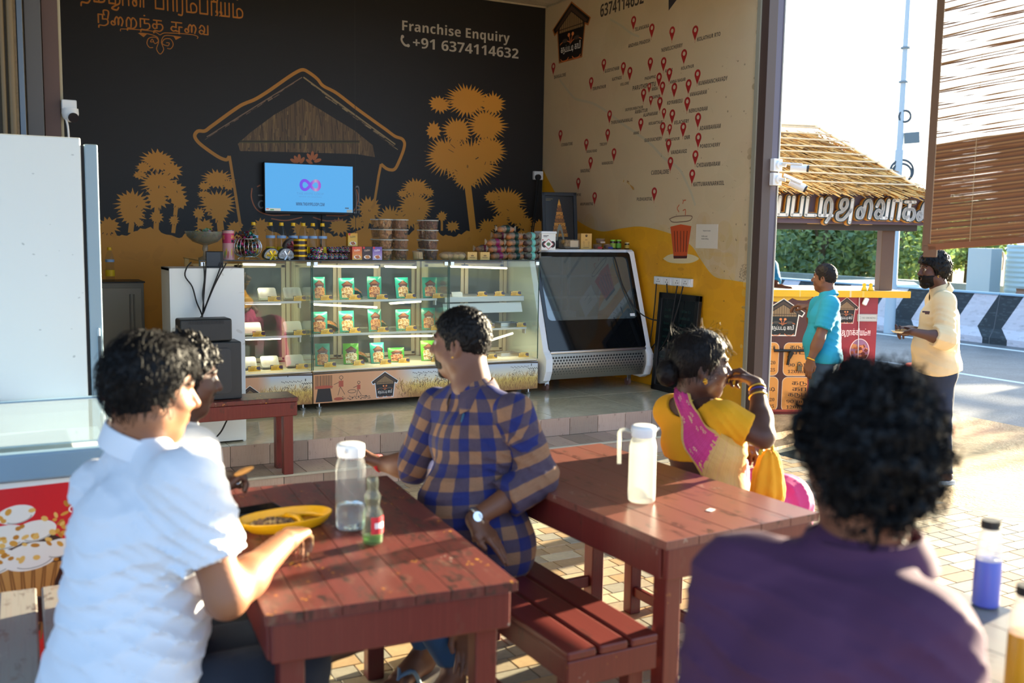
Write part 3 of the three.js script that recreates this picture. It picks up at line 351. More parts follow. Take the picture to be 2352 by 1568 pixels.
const baseTex = (kind) => ctex(1024, 224, (g, w, h) => {
  seed = 70 + kind; const gr = g.createLinearGradient(0, 0, 0, h); gr.addColorStop(0, '#b9c9de'); gr.addColorStop(0.45, '#e3d9b8'); gr.addColorStop(0.6, '#d9bb62'); gr.addColorStop(1, '#9a6a3c'); g.fillStyle = gr; g.fillRect(0, 0, w, h);
  const peach = kind === 1 ? w * 0.62 : kind === 0 ? w * 0.5 : 0; if (peach) { const p = g.createLinearGradient(0, 0, peach + 120, 0); p.addColorStop(0, '#d79a6a'); p.addColorStop(0.8, '#dba781'); p.addColorStop(1, 'rgba(219,167,129,0)'); g.fillStyle = p; g.fillRect(0, 0, peach + 120, h); }
  wheat(g, peach * 0.98, w, h); g.strokeStyle = '#3c2f28'; g.lineWidth = 12; g.beginPath(); g.moveTo(0, 6); g.quadraticCurveTo(w * 0.5, -6, w, 10); g.stroke();
  if (kind === 0) { hut(g, w * 0.3, 60, 250, 200); inkBush(g, w * 0.78, 110, 140); inkBush(g, w * 0.94, 100, 80); }
  if (kind === 1) { hut(g, w * 0.41, 12, 216, 204, '#dfe4ea'); inkBush(g, w * 0.8, 100, 150); inkBush(g, w * 0.95, 110, 100); g.strokeStyle = '#33261c'; g.fillStyle = '#33261c'; for (let i = 0; i < 18; i++) { g.fillStyle = ['#5a3a22', '#8a5a34', '#3a2618'][i % 3]; g.fillRect(10 + i * 7, 20, 4, 100); } g.fillStyle = '#1d1510'; g.beginPath(); g.moveTo(30, 118); g.lineTo(120, 118); g.lineTo(136, 216); g.lineTo(14, 216); g.fill(); g.fillStyle = '#b5563e'; g.beginPath(); g.ellipse(74, 106, 66, 12, 0, 0, 7); g.fill();
    g.lineWidth = 3; for (const [x, y, s] of [[200, 100, 1], [330, 130, 0.75]]) { g.beginPath(); g.arc(x, y - 58 * s, 13 * s, 0, 7); g.moveTo(x, y - 44 * s); g.lineTo(x - 6, y + 10); g.lineTo(x - 24 * s, y + 74 * s); g.moveTo(x - 6, y + 10); g.lineTo(x + 26 * s, y + 70 * s); g.moveTo(x, y - 30 * s); g.lineTo(x - 54 * s, y - 8 * s); g.stroke(); g.fillRect(x - 18 * s, y - 34 * s, 34 * s, 50 * s * 0.9); } g.beginPath(); g.ellipse(280, 150, 30, 12, 0, 0, 7); g.stroke(); g.beginPath(); g.ellipse(180, 200, 34, 12, 0, 0, 7); g.fill(); for (let i = 0; i < 50; i++) { g.beginPath(); g.arc(rr(210, 420), rr(188, 214), 4, 3.3, 6); g.stroke(); } }
  if (kind === 2) { inkBush(g, w * 0.2, 100, 150); inkBush(g, w * 0.76, 100, 150); inkBush(g, w * 0.93, 90, 90); }
});
const lamp = mat('#fff3d8', 0.4, { emissive: C([1, 0.86, 0.6]), emissiveIntensity: 9 });
const lampCase = mat('#d9d5c8', 0.5), glassEdge = mat('#1d4a42', 0.15), darkGlass = phys('#3c4a4c', 0.06, { metalness: 0 }), frameAlu = mat('#b8ab92', 0.45, { metalness: 0.35 }), deckW = mat('#d9d2bd', 0.5), shelfGl = phys('#d8e8e0', 0.05, { transmission: 0.9, thickness: 0, ior: 1.4 });
const caseLabel = ['glass sweet counter behind the white cabinet with clear boxes inside', 'glass sweet counter filled with green and teal snack pouches', 'glass sweet counter with steel trays beside the curved fridge'];
const SH = [0.565, 0.815, 1.075];
for (let i = 0; i < 3; i++) {
  const x0 = caseX[i] + 0.003, x1 = caseX[i + 1] - 0.003, w = x1 - x0, c = (x0 + x1) / 2, t = thing('display_counter', caseLabel[i], 'display counter', [c, YP, ZF]), y = (v) => v - YP, D = 0.62;
  const body = part('base', bx(w, 0.235, D, 0, y(0.42), -D / 2, 0.004), mat('#8b7355', 0.6), t); const pr = part('printed_panel', tr(new THREE.BoxGeometry(w - 0.004, 0.232, 0.004), 0, y(0.421), 0.003), [0, 1, 2, 3, 4, 5].map((k) => (k === 4 ? mat('#ffffff', 0.4, { map: baseTex(i) }) : deckW)), t, 'printed scene of fields and a hut');
  part('deck', bx(w - 0.01, 0.012, D - 0.02, 0, y(0.548), -D / 2, 0.002), deckW, t);
  for (const s of [-1, 1]) for (const q of [0.05, D - 0.06]) part('foot', mg([cyl(0.02, 0.026, 0.02, s * (w / 2 - 0.06), 0, -q, 12), cyl(0.01, 0.01, 0.052, s * (w / 2 - 0.06), 0, -q, 8)]), MT.steel, t);
  part('front_pane', bx(w - 0.006, YG - 0.57, 0.005, 0, y((YG + 0.555) / 2), -0.004, 0), MT.glass, t); part('top_pane', bx(w, 0.008, D, 0, y(YG), -D / 2, 0), phys('#a9bdb4', 0.04, { transmission: 0.8, thickness: 0 }), t); part('top_edge', bx(w, 0.009, 0.006, 0, y(YG), 0.002, 0), mat('#0f2320', 0.2), t);
  for (const s of [-1, 1]) { part('side_pane', bx(0.005, YG - 0.57, D - 0.03, s * (w / 2 - 0.004), y((YG + 0.555) / 2), -D / 2, 0), MT.glass, t); part('pane_edge', bx(0.006, YG - 0.56, 0.007, s * (w / 2 - 0.003), y((YG + 0.555) / 2), -0.003, 0), glassEdge, t); part('clip', bx(0.032, 0.032, 0.012, s * (w / 2 - 0.024), y(YG - 0.025), 0.004, 0.003), MT.chrome, t); }
  for (const s of [-1, 1]) part('post', bx(0.03, YG - 0.56, 0.03, s * (w / 2 - 0.02), y((YG + 0.555) / 2), -D + 0.03, 0.002), frameAlu, t);
  const n = i === 1 ? 3 : 2; for (let k = 0; k < n; k++) { const dw = (w - 0.08) / n, dx = -w / 2 + 0.04 + dw * (k + 0.5), z = -D + 0.02 + (k % 2) * 0.014, d = part('sliding_door', mg([bx(dw, 0.035, 0.014, dx, y(YG - 0.06), z), bx(dw, 0.03, 0.014, dx, y(0.58), z), bx(0.034, YG - 0.62, 0.014, dx - dw / 2 + 0.017, y((YG + 0.52) / 2), z), bx(0.034, YG - 0.62, 0.014, dx + dw / 2 - 0.017, y((YG + 0.52) / 2), z)]), frameAlu, t); part('door_glass', bx(dw - 0.06, YG - 0.66, 0.004, dx, y((YG + 0.52) / 2), z, 0), darkGlass, d); }
  for (const [k, yy] of [[1, SH[1]], [2, SH[2]]]) { if (i === 2 && k === 2) { const s = part('shelf', bx(w - 0.09, 0.045, 0.36, -0.02, y(1.06), -0.32, 0.004), MT.alu, t, 'steel tray shelf'); part('shelf_front', tr(bx(w - 0.1, 0.085, 0.006, 0, 0, 0, 0.001), -0.03, y(0.985), -0.155, -0.35), MT.whitePl, s); continue; }
    const s = part('shelf', bx(w - 0.06, 0.008, 0.4, -0.012, y(yy - 0.004), -0.34, 0), shelfGl, t); part('shelf_edge', bx(w - 0.06, 0.018, 0.014, -0.012, y(yy - 0.008), -0.135, 0.002), MT.alu, s); part('shelf_bracket', bx(0.012, 0.05, 0.05, w / 2 - 0.05, y(yy - 0.03), -0.16, 0.002), MT.alu, s); }
}
// light tubes in the counters: each a glowing tube with an area light of its size
{
  seed = 77; let n = 0; const rows = [[558, 633, 607, 608], [562, 645, 697, 697], [563, 645, 779, 777], [720, 869, 611, 613], [883, 956, 612, 614], [720, 866, 699, 706], [895, 967, 697, 692], [848, 992, 773, 771], [1034, 1164, 612, 616], [1112, 1178, 786, 765]];
  const rl = ['under the top of the box counter', 'under the upper shelf of the box counter', 'under the lower shelf of the box counter', 'the long one under the top of the pouch counter', 'the short one under the top of the pouch counter', 'the long one under the upper shelf of the pouch counter', 'the short one under the upper shelf of the pouch counter', 'under the lower shelf of the pouch counter', 'under the top of the tray counter', 'the slanting one in the tray counter'];
  for (const [u0, u1, v0, v1] of rows) {
    const z = -7.46, a = onZ(u0, v0, z), b = onZ(u1, v1, z), d = b.clone().sub(a), L = d.length(), ang = Math.atan2(d.y, d.x), m = a.clone().add(b).multiplyScalar(0.5), t = thing('light_tube', `slim white light tube, ${rl[n]}`, 'light', m, 0, 'light tubes in the glass counters'); t.rotation.z = ang; n++;
    part('tube_glow', tr(bx(L, 0.014, 0.014, 0, 0, 0, 0.006), 0, 0, 0.006), lamp, t); part('housing', bx(L + 0.012, 0.014, 0.01, 0, 0.004, -0.006, 0.002), lampCase, t);
    for (const [rx, k] of [[-Math.PI / 2, 1], [-0.35, 0.5]]) { const l = new THREE.RectAreaLight(C([1, 0.84, 0.56]), 55 * k, L, 0.014); l.name = 'tube_light'; l.position.set(0, k === 1 ? -0.012 : -0.004, k === 1 ? 0.006 : -0.014); l.rotation.x = rx; if (k < 1) l.rotation.y = 0; l.castShadow = true; t.add(l); }
  }
}
// snack pouches, boxes and cards on the shelves
const pouchTex = (top, mid, food) => ctex(128, 192, (g, w, h) => { seed = top.length + food.length * 3; g.fillStyle = top; g.fillRect(0, 0, w, h); poly(g, [[64, 26], [112, 62], [104, 74], [98, 108], [30, 108], [24, 74], [16, 62]], '#4d2a1c'); poly(g, [[64, 34], [100, 64], [28, 64]], '#7b4a2c'); g.fillStyle = mid; g.beginPath(); g.roundRect(16, 92, 96, 92, 14); g.fill(); for (let i = 0; i < 90; i++) { g.strokeStyle = food[i % food.length]; g.lineWidth = rr(3, 7); g.beginPath(); g.arc(rr(20, 108), rr(98, 178), rr(3, 9), rr(0, 3), rr(3, 6)); g.stroke(); } g.fillStyle = '#e8e2d0'; g.fillRect(44, 84, 40, 5); });
const pouchMat = [['#128a78', '#c98a4a', ['#a8642c', '#d8a05c', '#8a4a20']], ['#1aa08a', '#d9b27a', ['#c08a44', '#efd8a8', '#96642c']], ['#3fa23a', '#d08c4c', ['#b8642c', '#e2b070', '#7c3f1c']], ['#57b02c', '#e0cfa2', ['#caa86a', '#f0e6c8', '#a07a3c']]].map((a) => mat('#ffffff', 0.25, { map: pouchTex(...a) }));
const pouchGeo = (w, h) => { const mk = (s) => { const g = new THREE.PlaneGeometry(w, h, 8, 10), p = g.attributes.position; for (let i = 0; i < p.count; i++) { const x = p.getX(i) / (w / 2), y = p.getY(i) / (h / 2), f = Math.max(0, 1 - x * x) ** 0.6 * (y < 0 ? 1 : Math.max(0, 1 - y * y) ** 0.7); p.setXYZ(i, p.getX(i) * (1 - 0.05 * Math.max(0, -y)), p.getY(i) + h / 2, s * (0.002 + 0.026 * f + 0.004 * (vn(x * 4 + 9, y * 4 + 2, s + h * 50) - 0.5) * f)); } g.computeVertexNormals(); if (s < 0) { g.setIndex([...g.index.array].reverse()); g.computeVertexNormals(); } return g; }; return mg([mk(1), mk(-1)]); };
const pG = [pouchGeo(0.115, 0.175), pouchGeo(0.125, 0.165), pouchGeo(0.14, 0.115)];
const cardTex = ctex(128, 64, (g) => { g.fillStyle = '#e2ac1e'; g.fillRect(0, 0, 128, 64); g.fillStyle = '#e7bf62'; g.fillRect(0, 0, 128, 22); g.fillStyle = '#3b2d4a'; g.beginPath(); g.arc(112, 22, 26, 0, 7); g.fill(); g.fillStyle = '#6d4c10'; for (let i = 0; i < 3; i++) g.fillRect(10, 12 + i * 17, 64 - i * 8, 5); });
const cardM = mat('#ffffff', 0.5, { map: cardTex }), cardWM = mat('#e8e8e0', 0.5), cardGeo = (() => { const a = new THREE.PlaneGeometry(0.09, 0.036); a.rotateX(-0.35).translate(0, 0.018, 0.012); const b = new THREE.PlaneGeometry(0.09, 0.04); b.rotateX(0.35).rotateY(Math.PI).translate(0, 0.019, -0.006); return mg([a, b]); })();
const standG = mg([tr(bx(0.085, 0.1, 0.004, 0, 0.05, 0, 0.001), 0, 0, -0.01, -0.25)]);
const shelfW = ['bottom', 'middle', 'upper'], content = ['curled snack', 'biscuit', 'fried snack', 'mixed snack', 'pale snack'];
function price(x, y, z, m = cardM, where) { const c = solo('price_card', cardGeo, m, `small ${m === cardM ? 'yellow' : 'white'} folded price card ${where}`, 'price card', 'price cards in the glass counters'); c.position.set(x, y, z); c.rotation.y = rr(-0.15, 0.15); return c; }
{
  seed = 81;
  const rows = [[[733, 0, 0], [797, 0, 1], [860, 0, 0], [925, 0, 1], [988, 0, 1]], [[733, 0, 1], [797, 0, 1], [862, 0, 0], [927, 0, 1], [985, 0, 0]], [[740, 0, 0], [806, 3, 1], [868, 1, 1], [911, 2, 2], [985, 3, 1]]], SY = [SH[2], SH[1], SH[0] - 0.01];
  rows.forEach((r, j) => r.forEach(([u, m, gi], k) => {
    const z = -7.5 - 0.02 * (k % 2), x = ax(u, z), t = thing('snack_pouch', `${m > 1 ? 'green' : 'teal'} topped clear pouch of ${content[k]} on the ${['upper', 'middle', 'bottom'][j]} shelf of the pouch counter`, 'snack pouch', [x, SY[j], z], rr(-0.2, 0.2), 'snack pouches in the glass counter');
    const p = part('bag', pG[gi], pouchMat[m === 0 ? k % 2 : m === 3 ? 3 : m === 2 ? 2 : 1], t); p.rotation.x = -0.14; p.position.z = 0.0; part('stand', standG, MT.black, t).position.set(0, 0, -0.03);
    price(x + 0.035, SY[j], z + 0.075, cardM, `before the ${content[k]} pouch on the ${['upper', 'middle', 'bottom'][j]} shelf`);
    if (gi !== 2 && (k + j) % 2) { const b = part('bag', pG[2], pouchMat[m > 1 ? 2 : 0], t); b.rotation.set(-1.2, 0.4, 0); b.position.set(0.1, 0.03, -0.09); }
  }));
  // clear boxes in the first counter
  const boxM = phys('#eef0ee', 0.2, { transmission: 0.65, thickness: 0 }), foods = [mat('#8a6248', 0.7), mat('#2a211f', 0.7), mat('#c79a4a', 0.7), mat('#caa23c', 0.6), mat('#d6b23e', 0.6), mat('#3c332c', 0.7)], fn = ['brown', 'dark round', 'golden', 'yellow', 'pale yellow', 'dark'];
  [[614, 2, 0, 0.0], [672, 2, 1, 0], [578, 1, 2, 0], [672, 1, 3, 0], [618, 0, 4, 0], [676, 0, 5, 0], [566, 0, 3, 0]].forEach(([u, s, f], i) => {
    const z = -7.48, x = ax(u, z), t = thing('clear_sweet_box', `clear lidded box of ${fn[f]} sweets propped on the ${shelfW[s]} shelf`, 'sweet box', [x, [SY[2], SY[1], SY[0]][s], z], 0, 'clear sweet boxes in the first counter');
    const g = new THREE.Group(); const lid = part('lid', mg([ext(rrect(0.135, 0.1, 0.018), 0.006), ...[-1, 1].map((q) => bx(0.008, 0.09, 0.03, q * 0.062, 0, -0.014, 0.002)), bx(0.12, 0.008, 0.03, 0, 0.045, -0.014, 0.002), bx(0.12, 0.008, 0.03, 0, -0.045, -0.014, 0.002)]), boxM, t); lid.rotation.x = -0.7; lid.position.set(0, 0.055, -0.01);
    const sw = part('sweets', mg([0, 1, 2, 3, 4, 5].map((k) => tr(new THREE.SphereGeometry(0.017, 10, 8), -0.04 + (k % 3) * 0.04, -0.018 + Math.floor(k / 3) * 0.038, -0.012))), foods[f], t); sw.rotation.x = -0.7; sw.position.set(0, 0.055, -0.01); part('stand', bx(0.12, 0.012, 0.05, 0, 0.006, -0.02, 0.002), MT.black, t); price(x + 0.03, [SY[2], SY[1], SY[0]][s], z + 0.075, cardM, `before the box of ${fn[f]} sweets on the ${shelfW[s]} shelf`);
  });
  // third counter: cards and trays
  [1050, 1107, 1147, 1185].forEach((u, k) => price(ax(u, -7.43), 1.083, -7.43, k ? cardM : cardWM, k ? `on the steel shelf, ${['', 'first', 'second', 'third'][k]} yellow one` : 'on the steel shelf'));
  [[1125, SH[1]], [1198, SH[1]], [1132, SY[2]], [1205, SY[2]]].forEach(([u, y], k) => price(ax(u, -7.42), y, -7.42, cardM, `by the steel trays on the ${k < 2 ? 'middle' : 'bottom'} shelf, ${['inner', 'outer'][k % 2]} one`));
  const trG = mg([bx(0.17, 0.004, 0.13, 0, 0.004, 0, 0), ...[-1, 1].map((s) => bx(0.004, 0.03, 0.13, s * 0.085, 0.016, 0, 0.001)), ...[-1, 1].map((s) => bx(0.17, 0.03, 0.004, 0, 0.016, s * 0.065, 0.001))]);
  [[1108, SH[1], 'beside the first card on the middle shelf'], [1165, SH[1], 'between two cards on the middle shelf'], [1165, SY[2], 'on the bottom shelf']].forEach(([u, y, w]) => { const t = thing('steel_tray', `shallow steel tray ${w} of the tray counter`, 'tray', [ax(u, -7.56), y, -7.56], rr(-0.1, 0.1), 'steel trays'); part('tray', trG, MT.steel, t); part('sweet_slab', bx(0.14, 0.012, 0.1, 0, 0.012, 0, 0.004), mat('#c9b48a', 0.7), t); });
}
// ---------- curved refrigerated display ----------
{
  const x0 = 4.185, x1 = 5.285, w = x1 - x0, t = thing('curved_display_fridge', 'white curved refrigerated display with slanted dark glass and perforated steel kick panel', 'display fridge', [(x0 + x1) / 2, YP, -7.6]);
  const prof = [[-0.42, 0.11], [0.3, 0.09], [0.37, 0.12], [0.405, 0.2], [0.41, 0.3], [0.385, 0.335], [0.36, 0.36], [0.06, 1.2], [0.03, 1.215], [-0.42, 1.215]], sp = new THREE.Shape(); prof.forEach(([z, y], i) => (i ? sp.lineTo(z, y) : sp.moveTo(z, y)));
  for (const s of [-1, 1]) { const g = ext(sp, 0.055, 0.006); g.rotateY(-Math.PI / 2); part('side_panel', uvm(tr(g, s * (w / 2 - 0.0285) + 0.0275, 0, 0)), MT.white, t); }
  part('top_panel', bx(w - 0.1, 0.04, 0.44, 0, 1.2, -0.19, 0.006), MT.white, t); part('back_panel', bx(w - 0.1, 1.08, 0.02, 0, 0.65, -0.41, 0.002), mat('#4d5558', 0.5), t); part('bottom_tray', bx(w - 0.1, 0.05, 0.75, 0, 0.14, -0.04, 0.004), MT.paintMetal, t);
  const a = V(0, 0.362, 0.36), b = V(0, 1.19, 0.055), L = a.distanceTo(b), m = a.clone().add(b).multiplyScalar(0.5), an = Math.atan2(b.z - a.z, b.y - a.y);
  const fr = rrect(w - 0.1, L, 0.03), hole = rrect(w - 0.17, L * 0.66, 0.05); hole.getPoints(); const hp = new THREE.Path(hole.getPoints(8).map((p) => new THREE.Vector2(p.x, p.y + L * 0.13))); fr.holes.push(hp);
  const f = part('glass_surround', ext(fr, 0.012, 0.002), phys('#0b0d10', 0.06), t, 'black glass border'); f.position.copy(m); f.rotation.x = an;
  const gl = part('front_glass', tr(bx(w - 0.16, L * 0.68, 0.005, 0, L * 0.13, 0.002, 0)), phys('#9db4ba', 0.03, { transmission: 0.85, thickness: 0, ior: 2.3 }), f);
  part('sticker', bx(0.05, 0.025, 0.002, w * 0.38, -L * 0.16, 0.008, 0), ctexMat(), f);
  const kp = []; for (let i = 0; i <= 10; i++) { const q = i / 10; kp.push([0.375 + 0.02 * Math.sin(q * Math.PI) - 0.05 * Math.max(0, q - 0.6), 0.355 - q * 0.235]); } const kg = new THREE.PlaneGeometry(w - 0.11, 0.24, 1, 10), kpp = kg.attributes.position; for (let i = 0; i < kpp.count; i++) { const q = Math.round((0.5 - kpp.getY(i) / 0.24) * 10); kpp.setXYZ(i, kpp.getX(i), kp[q][1], kp[q][0]); } kg.computeVertexNormals();
  const kick = part('kick_panel', kg, mat('#9a968c', 0.35, { metalness: 0.85, side: THREE.DoubleSide }), t); const holes = []; for (let r = 0; r < 7; r++) for (let i = 0; i < 32; i++) { const q = 0.15 + r * 0.1, j = Math.min(10, Math.round(q * 10)), s = 0.0105 - r * 0.0011; holes.push(tr(new THREE.CircleGeometry(s, 8), -(w - 0.16) / 2 + (i + (r % 2) * 0.5) * (w - 0.16) / 32, kp[j][1], kp[j][0] + 0.0012)); } part('perforation', mg(holes), MT.black, kick).userData.kind = 'stuff';
  part('kick_edge', bx(w - 0.11, 0.03, 0.03, 0, 0.352, 0.37, 0.01), MT.steel, t);
  for (let k = 0; k < 3; k++) { const s = part('shelf', bx(w - 0.14, 0.008, 0.3 + k * -0.03, 0, 0.6 + k * 0.19, -0.2, 0), shelfGl, t); part('shelf_edge', bx(w - 0.14, 0.022, 0.014, 0, 0.6 + k * 0.19, -0.045 - k * 0.02, 0.002), MT.alu, s); } for (const x of [-0.05, 0.03]) part('upright', bx(0.02, 0.8, 0.02, x + 0.1, 0.75, -0.37, 0.002), MT.alu, t);
  for (const s of [-1, 1]) for (const z of [-0.3, 0.2]) { const c = part('castor', mg([tr(cyl(0.035, 0.035, 0.026, 0, -0.013, 0, 16), s * (w / 2 - 0.12), 0.035, z, 0, 0, Math.PI / 2)]), mat('#7b5a50', 0.6), t); part('castor_fork', mg([bx(0.04, 0.05, 0.006, s * (w / 2 - 0.12), 0.07, z + 0.02, 0.001), bx(0.05, 0.014, 0.05, s * (w / 2 - 0.12), 0.098, z, 0.002)]), MT.steel, c); }
  for (const [x, y, wd, wl] of [[-0.2, 0.604, 0.13, 'first'], [-0.02, 0.604, 0.1, 'second']]) { const c = thing('plastic_tub', `white open plastic tub on the fridge shelf, ${wl} from the counter side`, 'tub', [(x0 + x1) / 2 + x, YP + y, -7.72], 0, 'white tubs in the curved fridge'); part('shell', mg([bx(wd, 0.006, 0.1, 0, 0.003, 0, 0), ...[-1, 1].map((s) => bx(0.004, 0.055, 0.1, s * wd / 2, 0.028, 0, 0.001)), ...[-1, 1].map((s) => bx(wd, 0.055, 0.004, 0, 0.028, s * 0.05, 0.001))]), MT.whitePl, c); }
}
function ctexMat() { return mat('#ffffff', 0.5, { map: ctex(64, 32, (g) => { g.fillStyle = '#eee'; g.fillRect(0, 0, 64, 32); g.fillStyle = '#c33'; g.fillRect(4, 4, 56, 10); g.fillStyle = '#999'; g.fillRect(6, 19, 50, 4); }) }); }
// ---------- goods on top of the counters ----------
const YTOP = YG + 0.004, pxm = (z, u) => { const p = onZ(u, 595, z); return onZ(u + 1, 595, z).x - p.x; };
const topAt = (u, z) => V(ax(u, z, 595), YTOP, z);
{
  seed = 101;
  // drink bottles with yellow caps
  const bl = lathe([[0, 0], [0.033, 0.001], [0.036, 0.01], [0.035, 0.09], [0.032, 0.12], [0.035, 0.16], [0.034, 0.19], [0.024, 0.225], [0.014, 0.245], [0.014, 0.258]], 20), capG = mg([cyl(0.0165, 0.016, 0.018, 0, 0.256, 0, 16), cyl(0.018, 0.018, 0.005, 0, 0.25, 0, 16)]), label = cyl(0.0368, 0.0368, 0.05, 0, 0.04, 0, 20, true), band = cyl(0.0352, 0.0352, 0.02, 0, 0.155, 0, 18, true);
  const bp = thing('drink_bottle', 'clear bottle with yellow cap in the candy bowl row, beside the wire candy basket', 'bottle', topAt(583, -7.62), 0, 'clear bottles with yellow caps'); part('bottle', bl, MT.plasticClear, bp); part('cap', capG, MT.capY, bp); part('label', label, mat('#e6c21a', 0.5), bp); part('neck_tag', band, mat('#8fb4e0', 0.5), bp);
  const bo = ['first', 'second', 'third', 'fourth', 'fifth', 'sixth']; [622, 647, 674, 697, 719, 741].forEach((u, i) => dup(bp, topAt(u, -7.6), i, `clear bottle with yellow cap, ${bo[i]} in the row from the wire basket`));
  { const c = dup(bp, [onZ(253, 636, -8.7).x, 1.17, -8.7], 0, 'clear bottle with yellow cap and label alone on the grey cabinet'); c.userData.group = undefined; delete c.userData.group; }
  // footed glass bowl of wrapped sweets
  const bowl = thing('candy_bowl', 'footed cut glass bowl heaped with foil wrapped sweets', 'bowl', topAt(472, -7.5)); part('bowl', lathe([[0, 0.1], [0.02, 0.1], [0.03, 0.104], [0.09, 0.125], [0.13, 0.165], [0.142, 0.2], [0.138, 0.2], [0.125, 0.168], [0.085, 0.132], [0, 0.112]], 32), phys('#d8d8cc', 0.08, { transmission: 0.8, thickness: 0 }), bowl); part('foot', lathe([[0, 0], [0.05, 0], [0.052, 0.008], [0.018, 0.02], [0.014, 0.05], [0.022, 0.07], [0.016, 0.1], [0, 0.1]], 24), phys('#d8d8cc', 0.08, { transmission: 0.8, thickness: 0 }), bowl);
  const candy = (n, f, cols, name, lab) => { const cm = cols.map((c) => mat(c, 0.22, { metalness: 0.35 })), gs = cols.map(() => []); for (let i = 0; i < n; i++) { const p = f(); const g = mg([new THREE.IcosahedronGeometry(0.012, 0).scale(1.2, 0.8, 0.8), new THREE.ConeGeometry(0.009, 0.014, 5).rotateZ(Math.PI / 2).translate(0.018, 0, 0), new THREE.ConeGeometry(0.009, 0.014, 5).rotateZ(-Math.PI / 2).translate(-0.018, 0, 0)]); gs[i % cols.length].push(tr(g, p[0], p[1], p[2], rr(0, 3), rr(0, 6), rr(0, 3))); } const t = thing(name, lab, 'sweets', [0, 0, 0]); t.userData.kind = 'stuff'; gs.forEach((l, k) => l.length && part('sweets', mg(l), cm[k], t)); return t; };
  { const c = topAt(472, -7.5); candy(70, () => { const a = rr(0, 6.28), r = 0.11 * Math.sqrt(rnd()); return [c.x + Math.cos(a) * r, c.y + 0.155 + (0.11 - r) * 0.5 * rnd() + 0.02, c.z + Math.sin(a) * r]; }, ['#7fae9a', '#a88aa4', '#4f8ab0', '#c0a43c', '#5f9e3c', '#8c6c58'], 'wrapped_sweets', 'heap of pastel foil wrapped sweets in the footed glass bowl'); }
  // pink paper canister
  const can = thing('snack_canister', 'tall pink paper canister with a printed band and lolly picture', 'canister', topAt(525, -7.42)); part('tube', cyl(0.042, 0.042, 0.21, 0, 0, 0, 28), mat('#ffffff', 0.4, { map: ctex(512, 256, (g) => { g.fillStyle = '#d9a3a6'; g.fillRect(0, 0, 512, 256); g.fillStyle = '#c8376a'; g.fillRect(0, 26, 512, 86); for (let k = 0; k < 3; k++) { words(g, 'ang', 20 + k * 170, 70, 0, 46, '#e8b23a'); g.fillStyle = '#222'; g.fillRect(24 + k * 170, 82, 40, 24); for (let i = 0; i < 6; i++) { g.fillStyle = ['#d9b84a', '#c96a5a', '#e3cdb8', '#7fae6a'][i % 4]; g.beginPath(); g.ellipse(30 + k * 170 + i * 24, 190 + (i % 2) * 24, 11, 34, 0.1, 0, 7); g.fill(); } } }) }), can); part('rim', new THREE.TorusGeometry(0.041, 0.003, 6, 28).rotateX(Math.PI / 2).translate(0, 0.21, 0), MT.steel, can);
  // round wire basket of sweets
  const wb = topAt(568, -7.42), bk = thing('wire_basket', 'round chrome wire basket full of wrapped sweets', 'basket', wb); for (let i = 0; i < 22; i++) { const a = i / 22 * 6.283; part('wire', tube([[0.055, 0.02], [0.09, 0.045], [0.105, 0.09], [0.09, 0.135], [0.075, 0.15]].map(([r, y]) => [Math.cos(a) * r, y, Math.sin(a) * r]), 0.0028, 12, 5), MT.chrome, bk); } part('ring', mg([new THREE.TorusGeometry(0.076, 0.004, 6, 32).rotateX(Math.PI / 2).translate(0, 0.15, 0), new THREE.TorusGeometry(0.056, 0.004, 6, 32).rotateX(Math.PI / 2).translate(0, 0.02, 0)]), MT.chrome, bk); for (let i = 0; i < 3; i++) { const a = i * 2.1 + 0.5; part('foot', tube([[Math.cos(a) * 0.055, 0.02, Math.sin(a) * 0.055], [Math.cos(a) * 0.08, 0.012, Math.sin(a) * 0.08], [Math.cos(a) * 0.095, 0.003, Math.sin(a) * 0.095]], 0.0035, 8, 6), MT.chrome, bk); }
  candy(120, () => { const y = rr(0.035, 0.19), r = (y < 0.15 ? 0.09 - Math.abs(y - 0.09) * 0.5 : 0.05) * Math.sqrt(rnd()), a = rr(0, 6.28); return [wb.x + Math.cos(a) * r, wb.y + y, wb.z + Math.sin(a) * r]; }, ['#7a2c3c', '#3f6f8c', '#b0387a', '#6a4a34', '#2f7a5a', '#8c6844'], 'wrapped_sweets', 'bright foil wrapped sweets filling the wire basket');
  // heart boxes of chocolates
  const hs = new THREE.Shape(); hs.moveTo(0, 0.075); hs.bezierCurveTo(0.03, 0.085, 0.075, 0.03, 0.055, 0.008); hs.bezierCurveTo(0.045, -0.004, 0.02, 0, 0, 0); hs.bezierCurveTo(-0.02, 0, -0.045, -0.004, -0.055, 0.008); hs.bezierCurveTo(-0.075, 0.03, -0.03, 0.085, 0, 0.075);
  const heart = (u, z, y, col, back, lab) => { const t = thing('heart_box', lab, 'chocolate box', topAt(u, z), 0); t.position.y += y; part('tray', ext(hs, 0.05, 0.004).translate(0, 0.005, -0.056), back, t); part('window', ext(hs, 0.004).scale(0.97, 0.97, 1).translate(0, 0.006, 0.0), phys('#ffffff', 0.05, { transmission: 0.95, thickness: 0 }), t); const b = []; for (let i = 0; i < 40; i++) { const x = rr(-0.045, 0.045), yy = rr(0.008, 0.07 - Math.abs(x) * 0.8); b.push(new THREE.IcosahedronGeometry(rr(0.007, 0.011), 1).translate(x, yy + 0.004, -0.006)); } part('chocolates', mg(b), col, t); part('bow', mg([0, 1, 2, 3, 4, 5].map((k) => tr(bx(0.044, 0.012, 0.004, 0.018, 0, 0, 0.001), 0.004, 0.03, 0.006, 0.3, 0, k * 1.05))), col, t); return t; };
